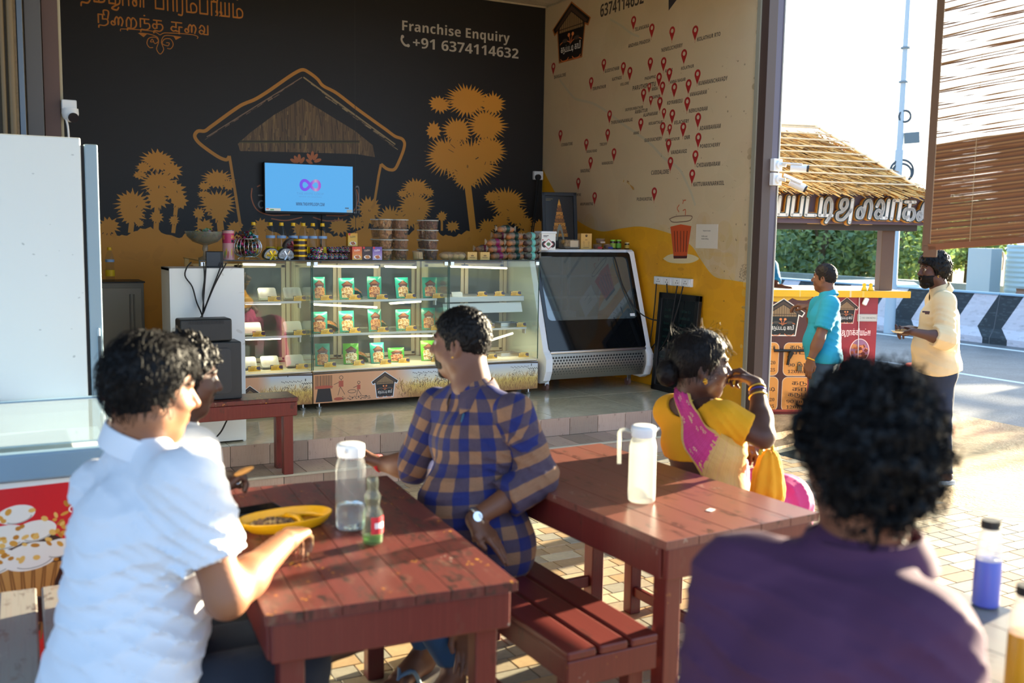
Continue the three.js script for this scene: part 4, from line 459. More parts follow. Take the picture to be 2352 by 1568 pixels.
  heart(625, -7.38, 0, mat('#e0b81c', 0.25, { metalness: 0.6 }), mat('#2a2218', 0.4), 'clear fronted heart box of gold foil chocolates'); heart(658, -7.36, 0, mat('#c4c6cc', 0.25, { metalness: 0.7 }), mat('#2c2e30', 0.4), 'clear fronted heart box of silver foil chocolates'); heart(675, -7.52, 0.06, mat('#8a2632', 0.3, { metalness: 0.4 }), mat('#4b3a34', 0.4), 'clear fronted heart box of red chocolates set high behind the tins').scale.setScalar(1.15);
  part('riser', bx(0.11, 0.06, 0.06, 0, -0.03, -0.03, 0.003), mat('#5a4030', 0.6), scene.children[scene.children.length - 1]);
  for (let k = 0; k < 4; k++) { const t = thing('spread_tin', `brown jar with gold band in the stack of four, ${['lowest', 'second from below', 'third from below', 'topmost'][k]}`, 'jar', topAt(690, -7.36).add(V(0, k * 0.039, 0)), 0, 'stack of brown jars with gold bands'); part('jar', cyl(0.05, 0.05, 0.036, 0, 0, 0, 24), mat('#2c1510', 0.3), t); part('band', cyl(0.0515, 0.0515, 0.014, 0, 0.022, 0, 24), mat('#d8aa14', 0.3, { metalness: 0.5 }), t); }
  // small bright packets
  const pkT = ctex(128, 96, (g) => { g.fillStyle = '#3a2530'; g.fillRect(0, 0, 128, 96); for (let i = 0; i < 60; i++) { g.fillStyle = ['#d0386a', '#3a8ab0', '#e07a3a', '#e6d8c8', '#7a3aa0', '#5aa03a'][i % 6]; g.beginPath(); g.ellipse(rr(4, 124), rr(4, 92), rr(4, 12), rr(3, 9), rr(0, 3), 0, 7); g.fill(); } }), pkM = mat('#ffffff', 0.22, { map: pkT }), pkG = pouchGeo(0.065, 0.045), pkG2 = pouchGeo(0.1, 0.05);
  [[712, -7.38, 0], [724, -7.36, 1], [728, -7.37, 1, 0.045], [742, -7.36, 1], [758, -7.36, 0], [770, -7.37, 0], [784, -7.36, 0], [792, -7.36, 0], [760, -7.44, 0, 0.05], [772, -7.45, 0, 0.05], [784, -7.44, 0, 0.05], [796, -7.44, 0, 0.048]].forEach(([u, z, k, y = 0]) => { const c = solo('sweet_packet', k ? pkG2 : pkG, pkM, 'small bright printed sweet packet heaped between the tins and the cookie boxes', 'sweet packet', 'bright sweet packets'); c.position.copy(topAt(u, z)); c.position.y += y; c.rotation.set(-0.2, rr(-0.3, 0.3), 0); });
  // cookie cartons
  const ck = (bg, bg2, txt, food) => mat('#ffffff', 0.35, { map: ctex(128, 160, (g, w, h) => { const q = g.createLinearGradient(0, 0, 0, h); q.addColorStop(0, bg); q.addColorStop(1, bg2); g.fillStyle = q; g.fillRect(0, 0, w, h); g.fillStyle = '#d0262c'; g.fillRect(6, 0, 26, 26); g.save(); g.translate(64, 54); g.rotate(-0.12); words(g, 'Unibic', 0, 0, 78, 30, txt, 'serif', 'bold', 'center'); g.restore(); g.fillStyle = '#f4eee6'; g.beginPath(); g.ellipse(64, 126, 44, 24, 0, 0, 7); g.fill(); for (const [x, y] of [[50, 122], [72, 118], [64, 134], [84, 130]]) { g.fillStyle = food; g.beginPath(); g.arc(x, y, 14, 0, 7); g.fill(); g.fillStyle = '#8a4a26'; for (let i = 0; i < 5; i++) g.fillRect(x + rr(-8, 8), y + rr(-8, 8), 3, 3); } }) });
  const side = (c) => [mat(c, 0.4), mat(c, 0.4), mat(c, 0.4), mat(c, 0.4)], carton = (u, z, y, m, c, lab) => { const t = solo('cookie_carton', tr(new THREE.BoxGeometry(0.078, 0.1, 0.05), 0, 0.05, 0), [...side(c), m, mat(c, 0.4)], lab, 'cookie carton', 'cookie cartons'); t.position.copy(topAt(u, z)); t.position.y += y; };
  carton(818, -7.32, 0, ck('#d24a2c', '#e6b04a', '#f6ece0', '#c46a38'), '#b8452c', 'orange printed cookie carton at the end of the row'); carton(841, -7.32, 0, ck('#241a20', '#4a2a2c', '#e8c8a8', '#d08a4a'), '#2a1c20', 'black printed cookie carton between the orange and purple ones'); carton(864, -7.32, 0, ck('#5a3f98', '#c8b8dc', '#f2ecf6', '#c46a38'), '#54408c', 'purple printed cookie carton beside the biscuit tubs'); carton(808, -7.56, 0.1, ck('#e0a020', '#efc860', '#2a4a34', '#c46a38'), '#d89a20', 'yellow printed cookie carton standing above the bright packets'); { const s = solo('carton_block', tr(bx(0.12, 0.1, 0.06, 0, 0.05, 0, 0.002)), mat('#6a4a2c', 0.6), 'brown cardboard block under the yellow cookie carton', 'box'); s.position.copy(topAt(805, -7.56)); }
  // biscuit tubs in stacks
  const TB = 1, tubM = phys('#f3eee6', 0.1, { transmission: 0.93, thickness: 0, ior: 1.25 }), lidM = phys('#f0efe8', 0.2, { transmission: 0.5, thickness: 0 }), tubG = lathe([[0, 0], [0.047, 0.001], [0.049, 0.006], [0.057, 0.07]], 26), lidG = mg([lathe([[0, 0.078], [0.054, 0.078], [0.059, 0.077], [0.06, 0.069], [0.058, 0.069]], 26), new THREE.TorusGeometry(0.059, 0.002, 5, 26).rotateX(Math.PI / 2).translate(0, 0.071, 0)]);
  const fill = (k) => { const l = []; for (let i = 0; i < 46; i++) { const y = rr(0.012, 0.064), a = rr(0, 6.28), r = (0.038 + y * 0.1) * (0.45 + 0.5 * Math.sqrt(rnd())); l.push(tr(k ? new THREE.CylinderGeometry(0.014, 0.014, 0.007, 9) : new THREE.IcosahedronGeometry(0.012, 1).scale(1.1, 0.6, 1), Math.cos(a) * r, y, Math.sin(a) * r, Math.PI / 2 + rr(-0.5, 0.5), a, rr(-0.5, 0.5))); } return mg(l); }, fg = [fill(0), fill(1), fill(0)], fm = ['#b98a58', '#8a5a34', '#6a3c26'].map((c) => mat(c, 0.75)), dk = ['pale biscuits', 'brown biscuits', 'dark biscuits'];
  const tubs = []; const stack = (u, z, n, k, lab, y0 = 0) => { for (let i = 0; i < n; i++) { const t = thing('biscuit_tub', `clear tub of ${dk[k]} ${['at the foot', 'second from below', 'third from below', 'on top'][i]} of the ${lab} stack`, 'biscuit tub', topAt(u, z).add(V(0, y0 + i * 0.0795, 0)), rr(0, 6), 'stacked biscuit tubs'); part('tub', tubG, tubM, t); part('lid', lidG, lidM, t); part('biscuits', fg[k], fm[k], t); } };
  stack(885, -7.47, 4, 0, 'pale biscuit'); stack(921, -7.47, 4, 1, 'brown biscuit'); stack(868, -7.64, 4, 0, 'half hidden pale biscuit'); stack(990, -7.47, 4, 2, 'dark biscuit'); stack(974, -7.64, 4, 2, 'half hidden dark biscuit'); stack(905, -7.64, 4, 1, 'half hidden brown biscuit');
  { const t = thing('striped_cup', 'small clear cup of cream and brown striped biscuits', 'cup', topAt(960, -7.38)); part('cup', lathe([[0, 0], [0.036, 0.001], [0.047, 0.068], [0.05, 0.069]], 22), tubM, t); part('biscuits', mg([...Array(12)].map((_, i) => tr(bx(0.016, 0.055, 0.006, 0, 0, 0, 0.002), Math.cos(i * 0.52) * 0.034, 0.032, Math.sin(i * 0.52) * 0.034, 0, -i * 0.52 + 1.57, 0.12))), mat('#cbb58c', 0.7), t); }
  // bread in bags, two kraft boxes
  const bagM = phys('#f2ead8', 0.12, { transmission: 0.85, thickness: 0, ior: 1.2 }), bun = (c, n, k) => { const p = []; for (let i = 0; i < n; i++) p.push(new THREE.SphereGeometry(0.03, 12, 8).scale(1.1, 0.75, 1).translate((i - (n - 1) / 2) * 0.05, 0.024, 0)); return mg(p); };
  [[1027, -7.4, '#d0aa6c', 'end of the dark biscuit tubs'], [1052, -7.38, '#d8bd84', 'kraft boxes']].forEach(([u, z, c, w]) => { const t = thing('bread_bag', `clear bag of pale buns beside the ${w}`, 'bread bag', topAt(u, z), rr(-0.3, 0.3), 'bags of buns'); part('buns', bun(c, 2), mat(c, 0.8), t); part('bag', new THREE.SphereGeometry(0.062, 16, 10).scale(1.25, 0.55, 0.75).translate(0, 0.03, 0), bagM, t); });
  const kraftT = mat('#ffffff', 0.6, { map: ctex(96, 96, (g) => { g.fillStyle = '#d3ab62'; g.fillRect(0, 0, 96, 96); g.fillStyle = '#5a4326'; g.fillRect(34, 40, 28, 12); g.fillRect(20, 64, 56, 4); g.fillRect(26, 72, 44, 3); g.fillRect(42, 24, 10, 4); }) });
  [[1080, 'next to the bread bag'], [1109, 'next to the bun packs']].forEach(([u, w]) => { const b = solo('kraft_box', tr(new THREE.BoxGeometry(0.085, 0.062, 0.08), 0, 0.031, 0), [0, 1, 2, 3, 4, 5].map((k) => (k === 4 ? kraftT : mat('#c79c54', 0.7))), `small square kraft box ${w}`, 'box', 'small kraft boxes'); b.position.copy(topAt(u, -7.37)); });
  // bun packs with coloured bands
  const packG = new THREE.SphereGeometry(0.075, 18, 10).scale(1, 0.42, 0.62).translate(0, 0.03, 0), endG = [tr(new THREE.ConeGeometry(0.03, 0.03, 8, 1, true).scale(1, 1, 0.3), 0.085, 0.032, 0, 0, 0, Math.PI / 2), tr(new THREE.ConeGeometry(0.03, 0.03, 8, 1, true).scale(1, 1, 0.3), -0.085, 0.032, 0, 0, 0, -Math.PI / 2)], bandG = new THREE.CylinderGeometry(0.033, 0.033, 0.035, 16, 1, true).rotateZ(Math.PI / 2).scale(1, 1, 1.45).translate(0, 0.03, 0), bunG = bun(0, 3), bandM = { magenta: mat('#7c1c4c', 0.4), 'dark green': mat('#16362f', 0.4), teal: mat('#6fb9ae', 0.4) }, bunM = [mat('#a8683a', 0.7), mat('#3a2018', 0.7)];
  const packs = [[1145, 0, 'magenta'], [1140, 1, 'magenta'], [1137, 2, 'magenta'], [1184, 0, 'dark green'], [1181, 1, 'dark green'], [1181, 2, 'dark green'], [1180, 3, 'dark green'], [1160, 4, 'dark green'], [1219, 0, 'teal'], [1219, 1, 'teal'], [1219, 2, 'teal'], [1218, 3, 'teal'], [1110, 1, 'magenta', 1], [1150, 3, 'magenta', 1]];
  const cnt = {}; packs.forEach(([u, k, c, b]) => { cnt[c + k] = (cnt[c + k] ?? 0) + 1; const t = thing('bun_pack', `clear wrapped bun pack with a ${c} band, ${['bottom', 'second', 'third', 'fourth', 'topmost'][k]} layer of the pile${b ? ', set behind' : ''}`, 'bun pack', topAt(u, b ? -7.55 : -7.42).add(V(0, k * 0.056, 0)), 0.08, 'wrapped bun packs'); part('wrap', packG, bagM, t); part('wrap_end', endG[0], bagM, t); part('wrap_end', endG[1], bagM, t); part('buns', bunG, bunM[c === 'teal' ? 1 : 0], t); part('band', bandG, bandM[c], t); });
  { const t = thing('bun_pack_rack', 'low brown cardboard trays under the bun packs set behind', 'tray', topAt(1130, -7.57), 0); part('tray', mg([bx(0.2, 0.05, 0.08, -0.07, 0.025, 0, 0.002), bx(0.12, 0.165, 0.08, 0.075, 0.0825, 0, 0.002)]), mat('#7c5a38', 0.7), t); }
  // white plastic boxes with a red diamond label
  const wbT = mat('#ffffff', 0.4, { map: ctex(160, 200, (g) => { g.fillStyle = '#e4e4de'; g.fillRect(0, 0, 160, 200); g.fillStyle = '#23282c'; for (const x of [14, 106]) { g.beginPath(); g.ellipse(x + 20, 130, 30, 40, 0, 0, 7); g.fill(); } poly(g, [[80, 66], [136, 128], [80, 190], [24, 128]], '#f0efe8', '#b02438', 6); g.fillStyle = '#5a7a52'; g.beginPath(); g.arc(80, 128, 22, 0, 7); g.fill(); g.fillStyle = '#b02438'; g.fillRect(8, 70, 14, 14); g.fillStyle = '#444'; g.fillRect(20, 20, 60, 8); g.fillRect(20, 34, 44, 6); }) });
  { const t = thing('plastic_bucket', 'white lidded plastic tub with a red diamond label beside the bun packs', 'tub', topAt(1252, -7.5), 0.05); t.position.y = 1.468; part('body', tr(new THREE.BoxGeometry(0.145, 0.14, 0.1), 0, 0.07, 0), [0, 1, 2, 3, 4, 5].map((k) => (k === 4 ? wbT : MT.whitePl)), t); part('lid', bx(0.16, 0.022, 0.115, 0, 0.15, 0, 0.006), MT.whitePl, t); }
  // on the curved fridge
  const FY = YP + 1.222, fz = -7.72, fAt = (u, z = fz) => V(ax(u, z, 580), FY, z);
  { const t = thing('sweet_platter', 'clear wrapped platter of round sweets with a white label', 'sweet box', fAt(1307), 0.1); part('tray', bx(0.16, 0.02, 0.1, 0, 0.01, 0, 0.004), mat('#3a2c22', 0.5), t); part('sweets', mg([...Array(8)].map((_, i) => new THREE.SphereGeometry(0.02, 10, 8).translate(-0.055 + (i % 4) * 0.036, 0.034 + (i > 3 ? 0.028 : 0), i > 3 ? -0.02 : 0.02))), mat('#b08a3c', 0.6), t); part('label', bx(0.09, 0.06, 0.003, 0.02, 0.045, 0.048, 0.001), mat('#e6e0d6', 0.5), t); part('wrap', bx(0.165, 0.085, 0.105, 0, 0.043, 0, 0.01), bagM, t); }
  { const t = solo('kraft_gift_box', tr(new THREE.BoxGeometry(0.115, 0.14, 0.06), 0, 0.07, 0), [0, 1, 2, 3, 4, 5].map((k) => (k === 4 ? mat('#ffffff', 0.6, { map: ctex(128, 160, (g) => { g.fillStyle = '#d2a85e'; g.fillRect(0, 0, 128, 160); g.strokeStyle = '#6a4a2c'; g.lineWidth = 2; for (const x of [34, 94]) { g.beginPath(); g.arc(x, 92, 8, 0, 7); g.stroke(); g.beginPath(); g.moveTo(x, 100); g.lineTo(x + 4, 132); g.stroke(); } hut(g, 46, 8, 36, 28, '#caa058', false); words(g, 'MIX', 64, 70, 26, 14, '#6a4a2c', 'serif', 'bold', 'center'); g.fillRect(30, 142, 66, 4); }) }) : mat('#c2964e', 0.7))), 'tall kraft box printed with flowers on the curved fridge', 'box'); t.position.copy(fAt(1342)); }
  const cupG = lathe([[0, 0], [0.034, 0.001], [0.044, 0.045], [0.046, 0.046]], 18); [[1372, 0, 'red', '#b02a34'], [1378, 0.05, 'plain', '#b0a08c'], [1396, 0, 'blue', '#2c3f8c']].forEach(([u, y, n, c]) => { const t = thing('dessert_cup', `small clear dessert cup with ${n} label on the curved fridge`, 'cup', fAt(u).add(V(0, y, 0)), 0, 'small dessert cups'); part('cup', cupG, tubM, t); part('filling', cyl(0.032, 0.038, 0.03, 0, 0.003, 0, 16), mat('#7c5a44', 0.8), t); part('label', bx(0.05, 0.016, 0.003, 0, 0.012, 0.043, 0), mat(c, 0.5), t); });
  const jar = (u, z, r, h, lid, lab, name) => { const t = thing('spread_jar', name, 'jar', fAt(u, z), 0, 'small jars on the curved fridge'); part('jar', lathe([[0, 0], [r, 0.001], [r, h * 0.8], [r * 0.9, h * 0.88], [0, h * 0.88]], 18), mat('#3a2a1c', 0.15), t); part('lid', cyl(r * 0.95, r * 0.95, h * 0.16, 0, h * 0.86, 0, 18), mat(lid, 0.4), t); part('label', cyl(r * 1.02, r * 1.02, h * 0.5, 0, h * 0.14, 0, 18, true), mat(lab, 0.5), t); };
  jar(1407, fz, 0.026, 0.085, '#7cb82c', '#8fae3c', 'tall jar with green lid nearest the blue labelled cup'); jar(1420, fz, 0.026, 0.085, '#7cb82c', '#5f9a2c', 'tall jar with green lid between the first green one and the cream lidded jars'); jar(1440, fz, 0.024, 0.062, '#d9c98a', '#caa23a', 'short jar with cream lid and yellow label'); jar(1454, fz, 0.024, 0.06, '#d9c98a', '#7c9a6a', 'short jar with cream lid and green label'); jar(1468, fz, 0.024, 0.06, '#d9c98a', '#b07c9a', 'short jar with cream lid and pink label');
}
// ---------- wall things ----------
{
  const c = V((2.351 + 3.213) / 2, (2.223 + 1.757) / 2, ZB + 0.075), w = 0.862, h = 0.466, t = thing('wall_television', 'slim black wall television showing a blue screen with a purple loop', 'television', c);
  part('housing', bx(w, h, 0.045, 0, 0, -0.025, 0.006), MT.black, t); const scr = ctex(1024, 548, (g, W, H) => { g.fillStyle = '#4fb0f4'; g.fillRect(0, 0, W, H); g.lineWidth = 34; const gr = g.createLinearGradient(400, 0, 640, 0); gr.addColorStop(0, '#6a3cf0'); gr.addColorStop(0.5, '#8a34ea'); gr.addColorStop(0.75, '#c2a8c8'); gr.addColorStop(1, '#b02ad0'); g.strokeStyle = gr; g.beginPath(); for (let i = 0; i <= 80; i++) { const a = i / 80 * 6.283, k = 1 / (1 + Math.sin(a) ** 2); const x = 518 + 108 * Math.cos(a) * k * 1.0, y = 238 + 150 * Math.sin(a) * Math.cos(a) * k; i ? g.lineTo(x, y) : g.moveTo(x, y); } g.stroke(); words(g, 'THE HYPE LOOP', 518, 350, 320, 34, '#4c98d8', 'sans-serif', 'normal', 'center'); words(g, 'MADE IN MADRAS', 518, 380, 270, 18, '#4c98d8', 'sans-serif', 'normal', 'center'); words(g, 'WWW.THEHYPELOOP.COM', 518, 478, 336, 52, '#123a66', 'sans-serif', 'bold', 'center'); g.fillStyle = '#c9cbc0'; g.fillRect(6, 516, 168, 30); g.fillStyle = '#3c8a3c'; g.fillRect(56, 528, 42, 12); g.fillStyle = '#c04a3a'; g.fillRect(10, 520, 30, 10); g.fillStyle = '#8fa0a4'; g.fillRect(950, 512, 70, 34); g.fillStyle = '#3c5a78'; g.fillRect(930, 488, 46, 14); });
  part('screen', tr(quad(w - 0.016, h - 0.026), 0, 0.006, -0.0005), mat('#05070a', 0.18, { map: null, emissive: C('#ffffff'), emissiveMap: scr, emissiveIntensity: 0.85 }), t); part('bezel', mg([bx(w, 0.008, 0.006, 0, h / 2 - 0.004, 0, 0.001), bx(w, 0.02, 0.006, 0, -h / 2 + 0.01, 0, 0.001), bx(0.008, h, 0.006, -w / 2 + 0.004, 0, 0, 0.001), bx(0.008, h, 0.006, w / 2 - 0.004, 0, 0, 0.001)]), MT.black, t);
  const l = new THREE.RectAreaLight(C([0.3, 0.65, 1]), 0.8, w - 0.02, h - 0.03); l.name = 'screen_light'; l.position.set(0, 0, 0.006); l.rotation.y = Math.PI; l.castShadow = true; t.add(l);
  part('cable', tube([[0.12, -h / 2, -0.02], [0.125, -0.4, -0.05], [0.12, -0.75, -0.06]], 0.006, 10, 6), MT.wireBlk, t);
}
{ // framed temple picture leaning at the corner
  const p = V(5.0, 1.62, -8.05), a = onZ(1240, 462, -8.2), b = onZ(1330, 455, -8.2), t = thing('framed_picture', 'black framed dark picture of a golden temple tower at the wall corner', 'framed picture', [(a.x + b.x) / 2, 1.478, -8.17], -0.12); const w = 0.36, h = 0.52; t.rotation.x = -0.1;
  part('frame', mg([bx(w, 0.035, 0.03, 0, h - 0.017, 0), bx(w, 0.035, 0.03, 0, 0.017, 0), bx(0.035, h, 0.03, -w / 2 + 0.017, h / 2, 0), bx(0.035, h, 0.03, w / 2 - 0.017, h / 2, 0)]), MT.black, t); part('print', tr(quad(w - 0.05, h - 0.05), 0, h / 2, 0.004), mat('#ffffff', 0.25, { map: ctex(256, 360, (g) => { g.fillStyle = '#17130f'; g.fillRect(0, 0, 256, 360); seed = 4; for (let k = 0; k < 9; k++) { g.fillStyle = ['#b8741c', '#8a5212', '#d08a2a'][k % 3]; const w2 = 30 + k * 13; g.fillRect(128 - w2 / 2, 70 + k * 26, w2, 24); for (let i = 0; i < 14; i++) { g.fillStyle = '#5a340c'; g.fillRect(128 - w2 / 2 + rr(0, w2), 72 + k * 26 + rr(0, 18), 4, 5); } } poly(g, [[128, 26], [142, 72], [114, 72]], '#d8982c'); g.fillStyle = '#8c8672'; g.beginPath(); g.moveTo(90, 330); g.quadraticCurveTo(128, 90, 166, 330); g.lineTo(150, 330); g.quadraticCurveTo(128, 180, 106, 330); g.fill(); g.fillStyle = '#6a5a2c'; g.fillRect(14, 26, 60, 4); g.fillRect(14, 36, 44, 4); }) }), t); part('backing', bx(w - 0.02, h - 0.02, 0.01, 0, h / 2, -0.012, 0), MT.brown, t);
  const s = thing('picture_shelf', 'small brown wooden ledge under the framed temple picture', 'shelf', [(a.x + b.x) / 2, 1.46, -8.2]); part('board', bx(0.42, 0.018, 0.12, 0, 0.009, 0, 0.002), MT.brown, s); part('post', bx(0.05, 1.21, 0.05, 0, -0.604, 0, 0.002), MT.brown, s);
}
{ // wall sockets and cables beside the curved fridge
  const bd = (z0, z1, y0, y1, lab) => { const t = thing('socket_board', lab, 'socket board', [XS - 0.002, (y0 + y1) / 2, (z0 + z1) / 2], -Math.PI / 2, 'white socket boards on the side wall'), w = z1 - z0, h = y1 - y0; part('plate', bx(w, h, 0.03, 0, 0, 0.015, 0.004), MT.whitePl, t); for (let i = 0; i < 2; i++) { const s = part('socket', bx(w * 0.4, h * 0.8, 0.006, (i - 0.5) * w * 0.46, 0, 0.032, 0.002), MT.white, t); part('socket_holes', mg([-1, 0, 1].map((k) => cyl(0.004, 0.004, 0.003, 0, 0, 0, 8).rotateX(Math.PI / 2).translate((i - 0.5) * w * 0.46 + k * 0.014, k ? -0.008 : 0.012, 0.035))), MT.black, s); } };
  bd(-7.26, -6.99, 1.175, 1.245, 'white socket board nearer the curved fridge'); bd(-6.985, -6.735, 1.175, 1.245, 'white socket board nearer the pillar');
  const tp = (z, y, o = 0.045) => [XS - o, y, z]; [[[tp(-7.2, 1.18), tp(-7.22, 0.95), tp(-7.26, 0.7), tp(-7.32, 0.5)], 'black cable hanging from the first socket to the fridge side'], [[tp(-7.05, 1.19), tp(-7.03, 1.0), tp(-7.1, 0.75), tp(-7.3, 0.55)], 'black plug cable sweeping down behind the menu board'], [[tp(-6.9, 1.18), tp(-6.9, 0.9, 0.09), tp(-6.95, 0.6, 0.1), tp(-7.02, 0.4, 0.08)], 'black cable hanging straight over the menu board'], [[tp(-6.82, 1.18), tp(-6.83, 0.98, 0.09), tp(-6.95, 0.72, 0.1), tp(-7.2, 0.5, 0.06)], 'black cable crossing the menu board slantwise']].forEach(([p, l]) => solo('power_cable', tube(p, 0.006, 20, 6), MT.wireBlk, l, 'cable', 'cables below the sockets'));
  solo('fridge_cable', tube([[5.05, YP + 1.225, -7.7], [5.06, 1.42, -7.53], [5.1, 1.15, -7.42], [5.2, 0.92, -7.3], [5.3, 0.86, -7.15], [XS - 0.03, 0.95, -7.05]], 0.006, 30, 6), MT.wireBlk, 'black cable looping over the curved fridge glass to the wall', 'cable');
  const t = thing('menu_board', 'black framed dark menu board leaning on the yellow wall', 'menu board', [XS - 0.1, YP, -6.86], -Math.PI / 2); t.rotation.order = 'YXZ'; t.rotation.x = -0.07; const w = 0.56, h = 0.86;
  part('frame', mg([bx(w, 0.05, 0.035, 0, h - 0.025, 0), bx(w, 0.05, 0.035, 0, 0.025, 0), bx(0.05, h, 0.035, -w / 2 + 0.025, h / 2, 0), bx(0.05, h, 0.035, w / 2 - 0.025, h / 2, 0)]), MT.black, t); part('board', tr(quad(w - 0.08, h - 0.08), 0, h / 2, 0.004), phys('#ffffff', 0.12, { map: ctex(256, 400, (g) => { seed = 6; g.fillStyle = '#161d20'; g.fillRect(0, 0, 256, 400); for (let i = 0; i < 22; i++) { g.globalAlpha = 0.6; words(g, ['tea', 'coffee', 'milk', 'sukku', 'boost'][i % 5] + ' ' + (10 + i), 24 + (i % 2) * 120, 60 + Math.floor(i / 2) * 30, 0, 17, '#2f6a58', 'serif', 'normal'); } g.globalAlpha = 1; }) }), t); part('backing', bx(w - 0.02, h - 0.02, 0.01, 0, h / 2, -0.012, 0), MT.black, t);
}
{ const t = solo('notice_sheet', tr(new THREE.BoxGeometry(0.28, 0.2, 0.002)), [0, 1, 2, 3, 4, 5].map((k) => (k === 4 ? mat('#ffffff', 0.7, { map: ctex(256, 190, (g) => { g.fillStyle = '#d2cabb'; g.fillRect(0, 0, 256, 190); words(g, 'Payment Counter', 128, 56, 90, 12, '#55504a', 'sans-serif', 'bold', 'center'); words(g, 'Coffee and', 66, 100, 70, 14, '#55504a'); words(g, 'Snacks billing', 66, 120, 84, 14, '#55504a'); }) }) : MT.white)), 'white paper notice stuck on the wall beside the painted tea glass', 'notice'); t.position.set(XS - 0.004, 1.608, -6.58); t.rotation.y = -Math.PI / 2; }
function cctv(name, label, pos, turn, tilt, dark = '#2c3236') { const t = thing('security_camera', label, 'camera', pos, turn, 'security cameras on the pillars'); part('junction_box', bx(0.095, 0.095, 0.045, 0, 0, 0, 0.004), MT.white, t); part('mount', mg([cyl(0.034, 0.03, 0.02, 0, 0, 0, 18).rotateX(Math.PI / 2).translate(0, 0, 0.02), rod(V(0, 0, 0.03), V(0.03, -0.005, 0.075), 0.014)]), MT.white, t); const b = part('camera_body', mg([cyl(0.03, 0.03, 0.12, 0, 0, 0, 18).rotateX(Math.PI / 2), bx(0.062, 0.012, 0.15, 0, 0.03, 0.01, 0.004)]), MT.white, t); b.position.set(0.05, -0.02, 0.1); b.rotation.set(tilt, 0.7, 0); part('lens', mg([cyl(0.027, 0.027, 0.012, 0, 0, 0, 18).rotateX(Math.PI / 2).translate(0, 0, 0.125), bx(0.05, 0.045, 0.008, 0, -0.002, 0.125, 0.01)]), mat(dark, 0.2), b); return t; }
{ const a = onZ(1776, 378, ZP + 0.13), b = onZ(1774, 411, ZP + 0.13); cctv('', 'white bullet security camera on the pillar, upper of two', [XS + 0.12, a.y, ZP + 0.11], 0.1, 0.1); cctv('', 'white bullet security camera on the pillar, lower of two, tilted down', [XS + 0.12, b.y, ZP + 0.11], 0.1, 0.55);
  const t = thing('turret_camera', 'white turret security camera on the shutter pillar above the fridge', 'camera', [0.455, 2.225, ZP + 0.03]); part('junction_box', bx(0.075, 0.05, 0.07, 0.01, 0.045, 0, 0.006), MT.white, t); const d = part('turret', mg([new THREE.SphereGeometry(0.042, 20, 14), cyl(0.044, 0.042, 0.03, 0, 0.0, 0, 20)]), MT.white, t); d.position.set(0.015, -0.005, 0.01); part('lens', mg([cyl(0.024, 0.027, 0.012, 0, 0, 0, 18).rotateX(Math.PI / 2 + 0.35).translate(0.012, -0.018, 0.038)]), mat('#20262a', 0.15), d); part('cable', tube([[-0.01, -0.02, 0.02], [0.0, -0.07, 0.02], [0.005, -0.14, 0.0]], 0.006, 10, 6), MT.white, t);
  const q = onZ(1236, 403, ZB + 0.03), s = thing('wall_junction', 'small white junction box with a black plug at the room corner', 'junction box', [q.x, q.y, ZB + 0.02]); part('box', bx(0.11, 0.09, 0.04, 0, 0, 0.005, 0.005), MT.white, s); part('plug', cyl(0.03, 0.03, 0.03, 0, 0, 0, 14).rotateX(Math.PI / 2).translate(-0.02, -0.02, 0.03), MT.black, s); for (const k of [0, 1]) part('cable', tube([[-0.02 + k * 0.03, -0.05, 0.03], [-0.05 + k * 0.02, -0.35, 0.04], [-0.12 + k * 0.02, -0.75, 0.05], [-0.2, -1.1, 0.06]], 0.006, 16, 6), MT.wireBlk, s); }
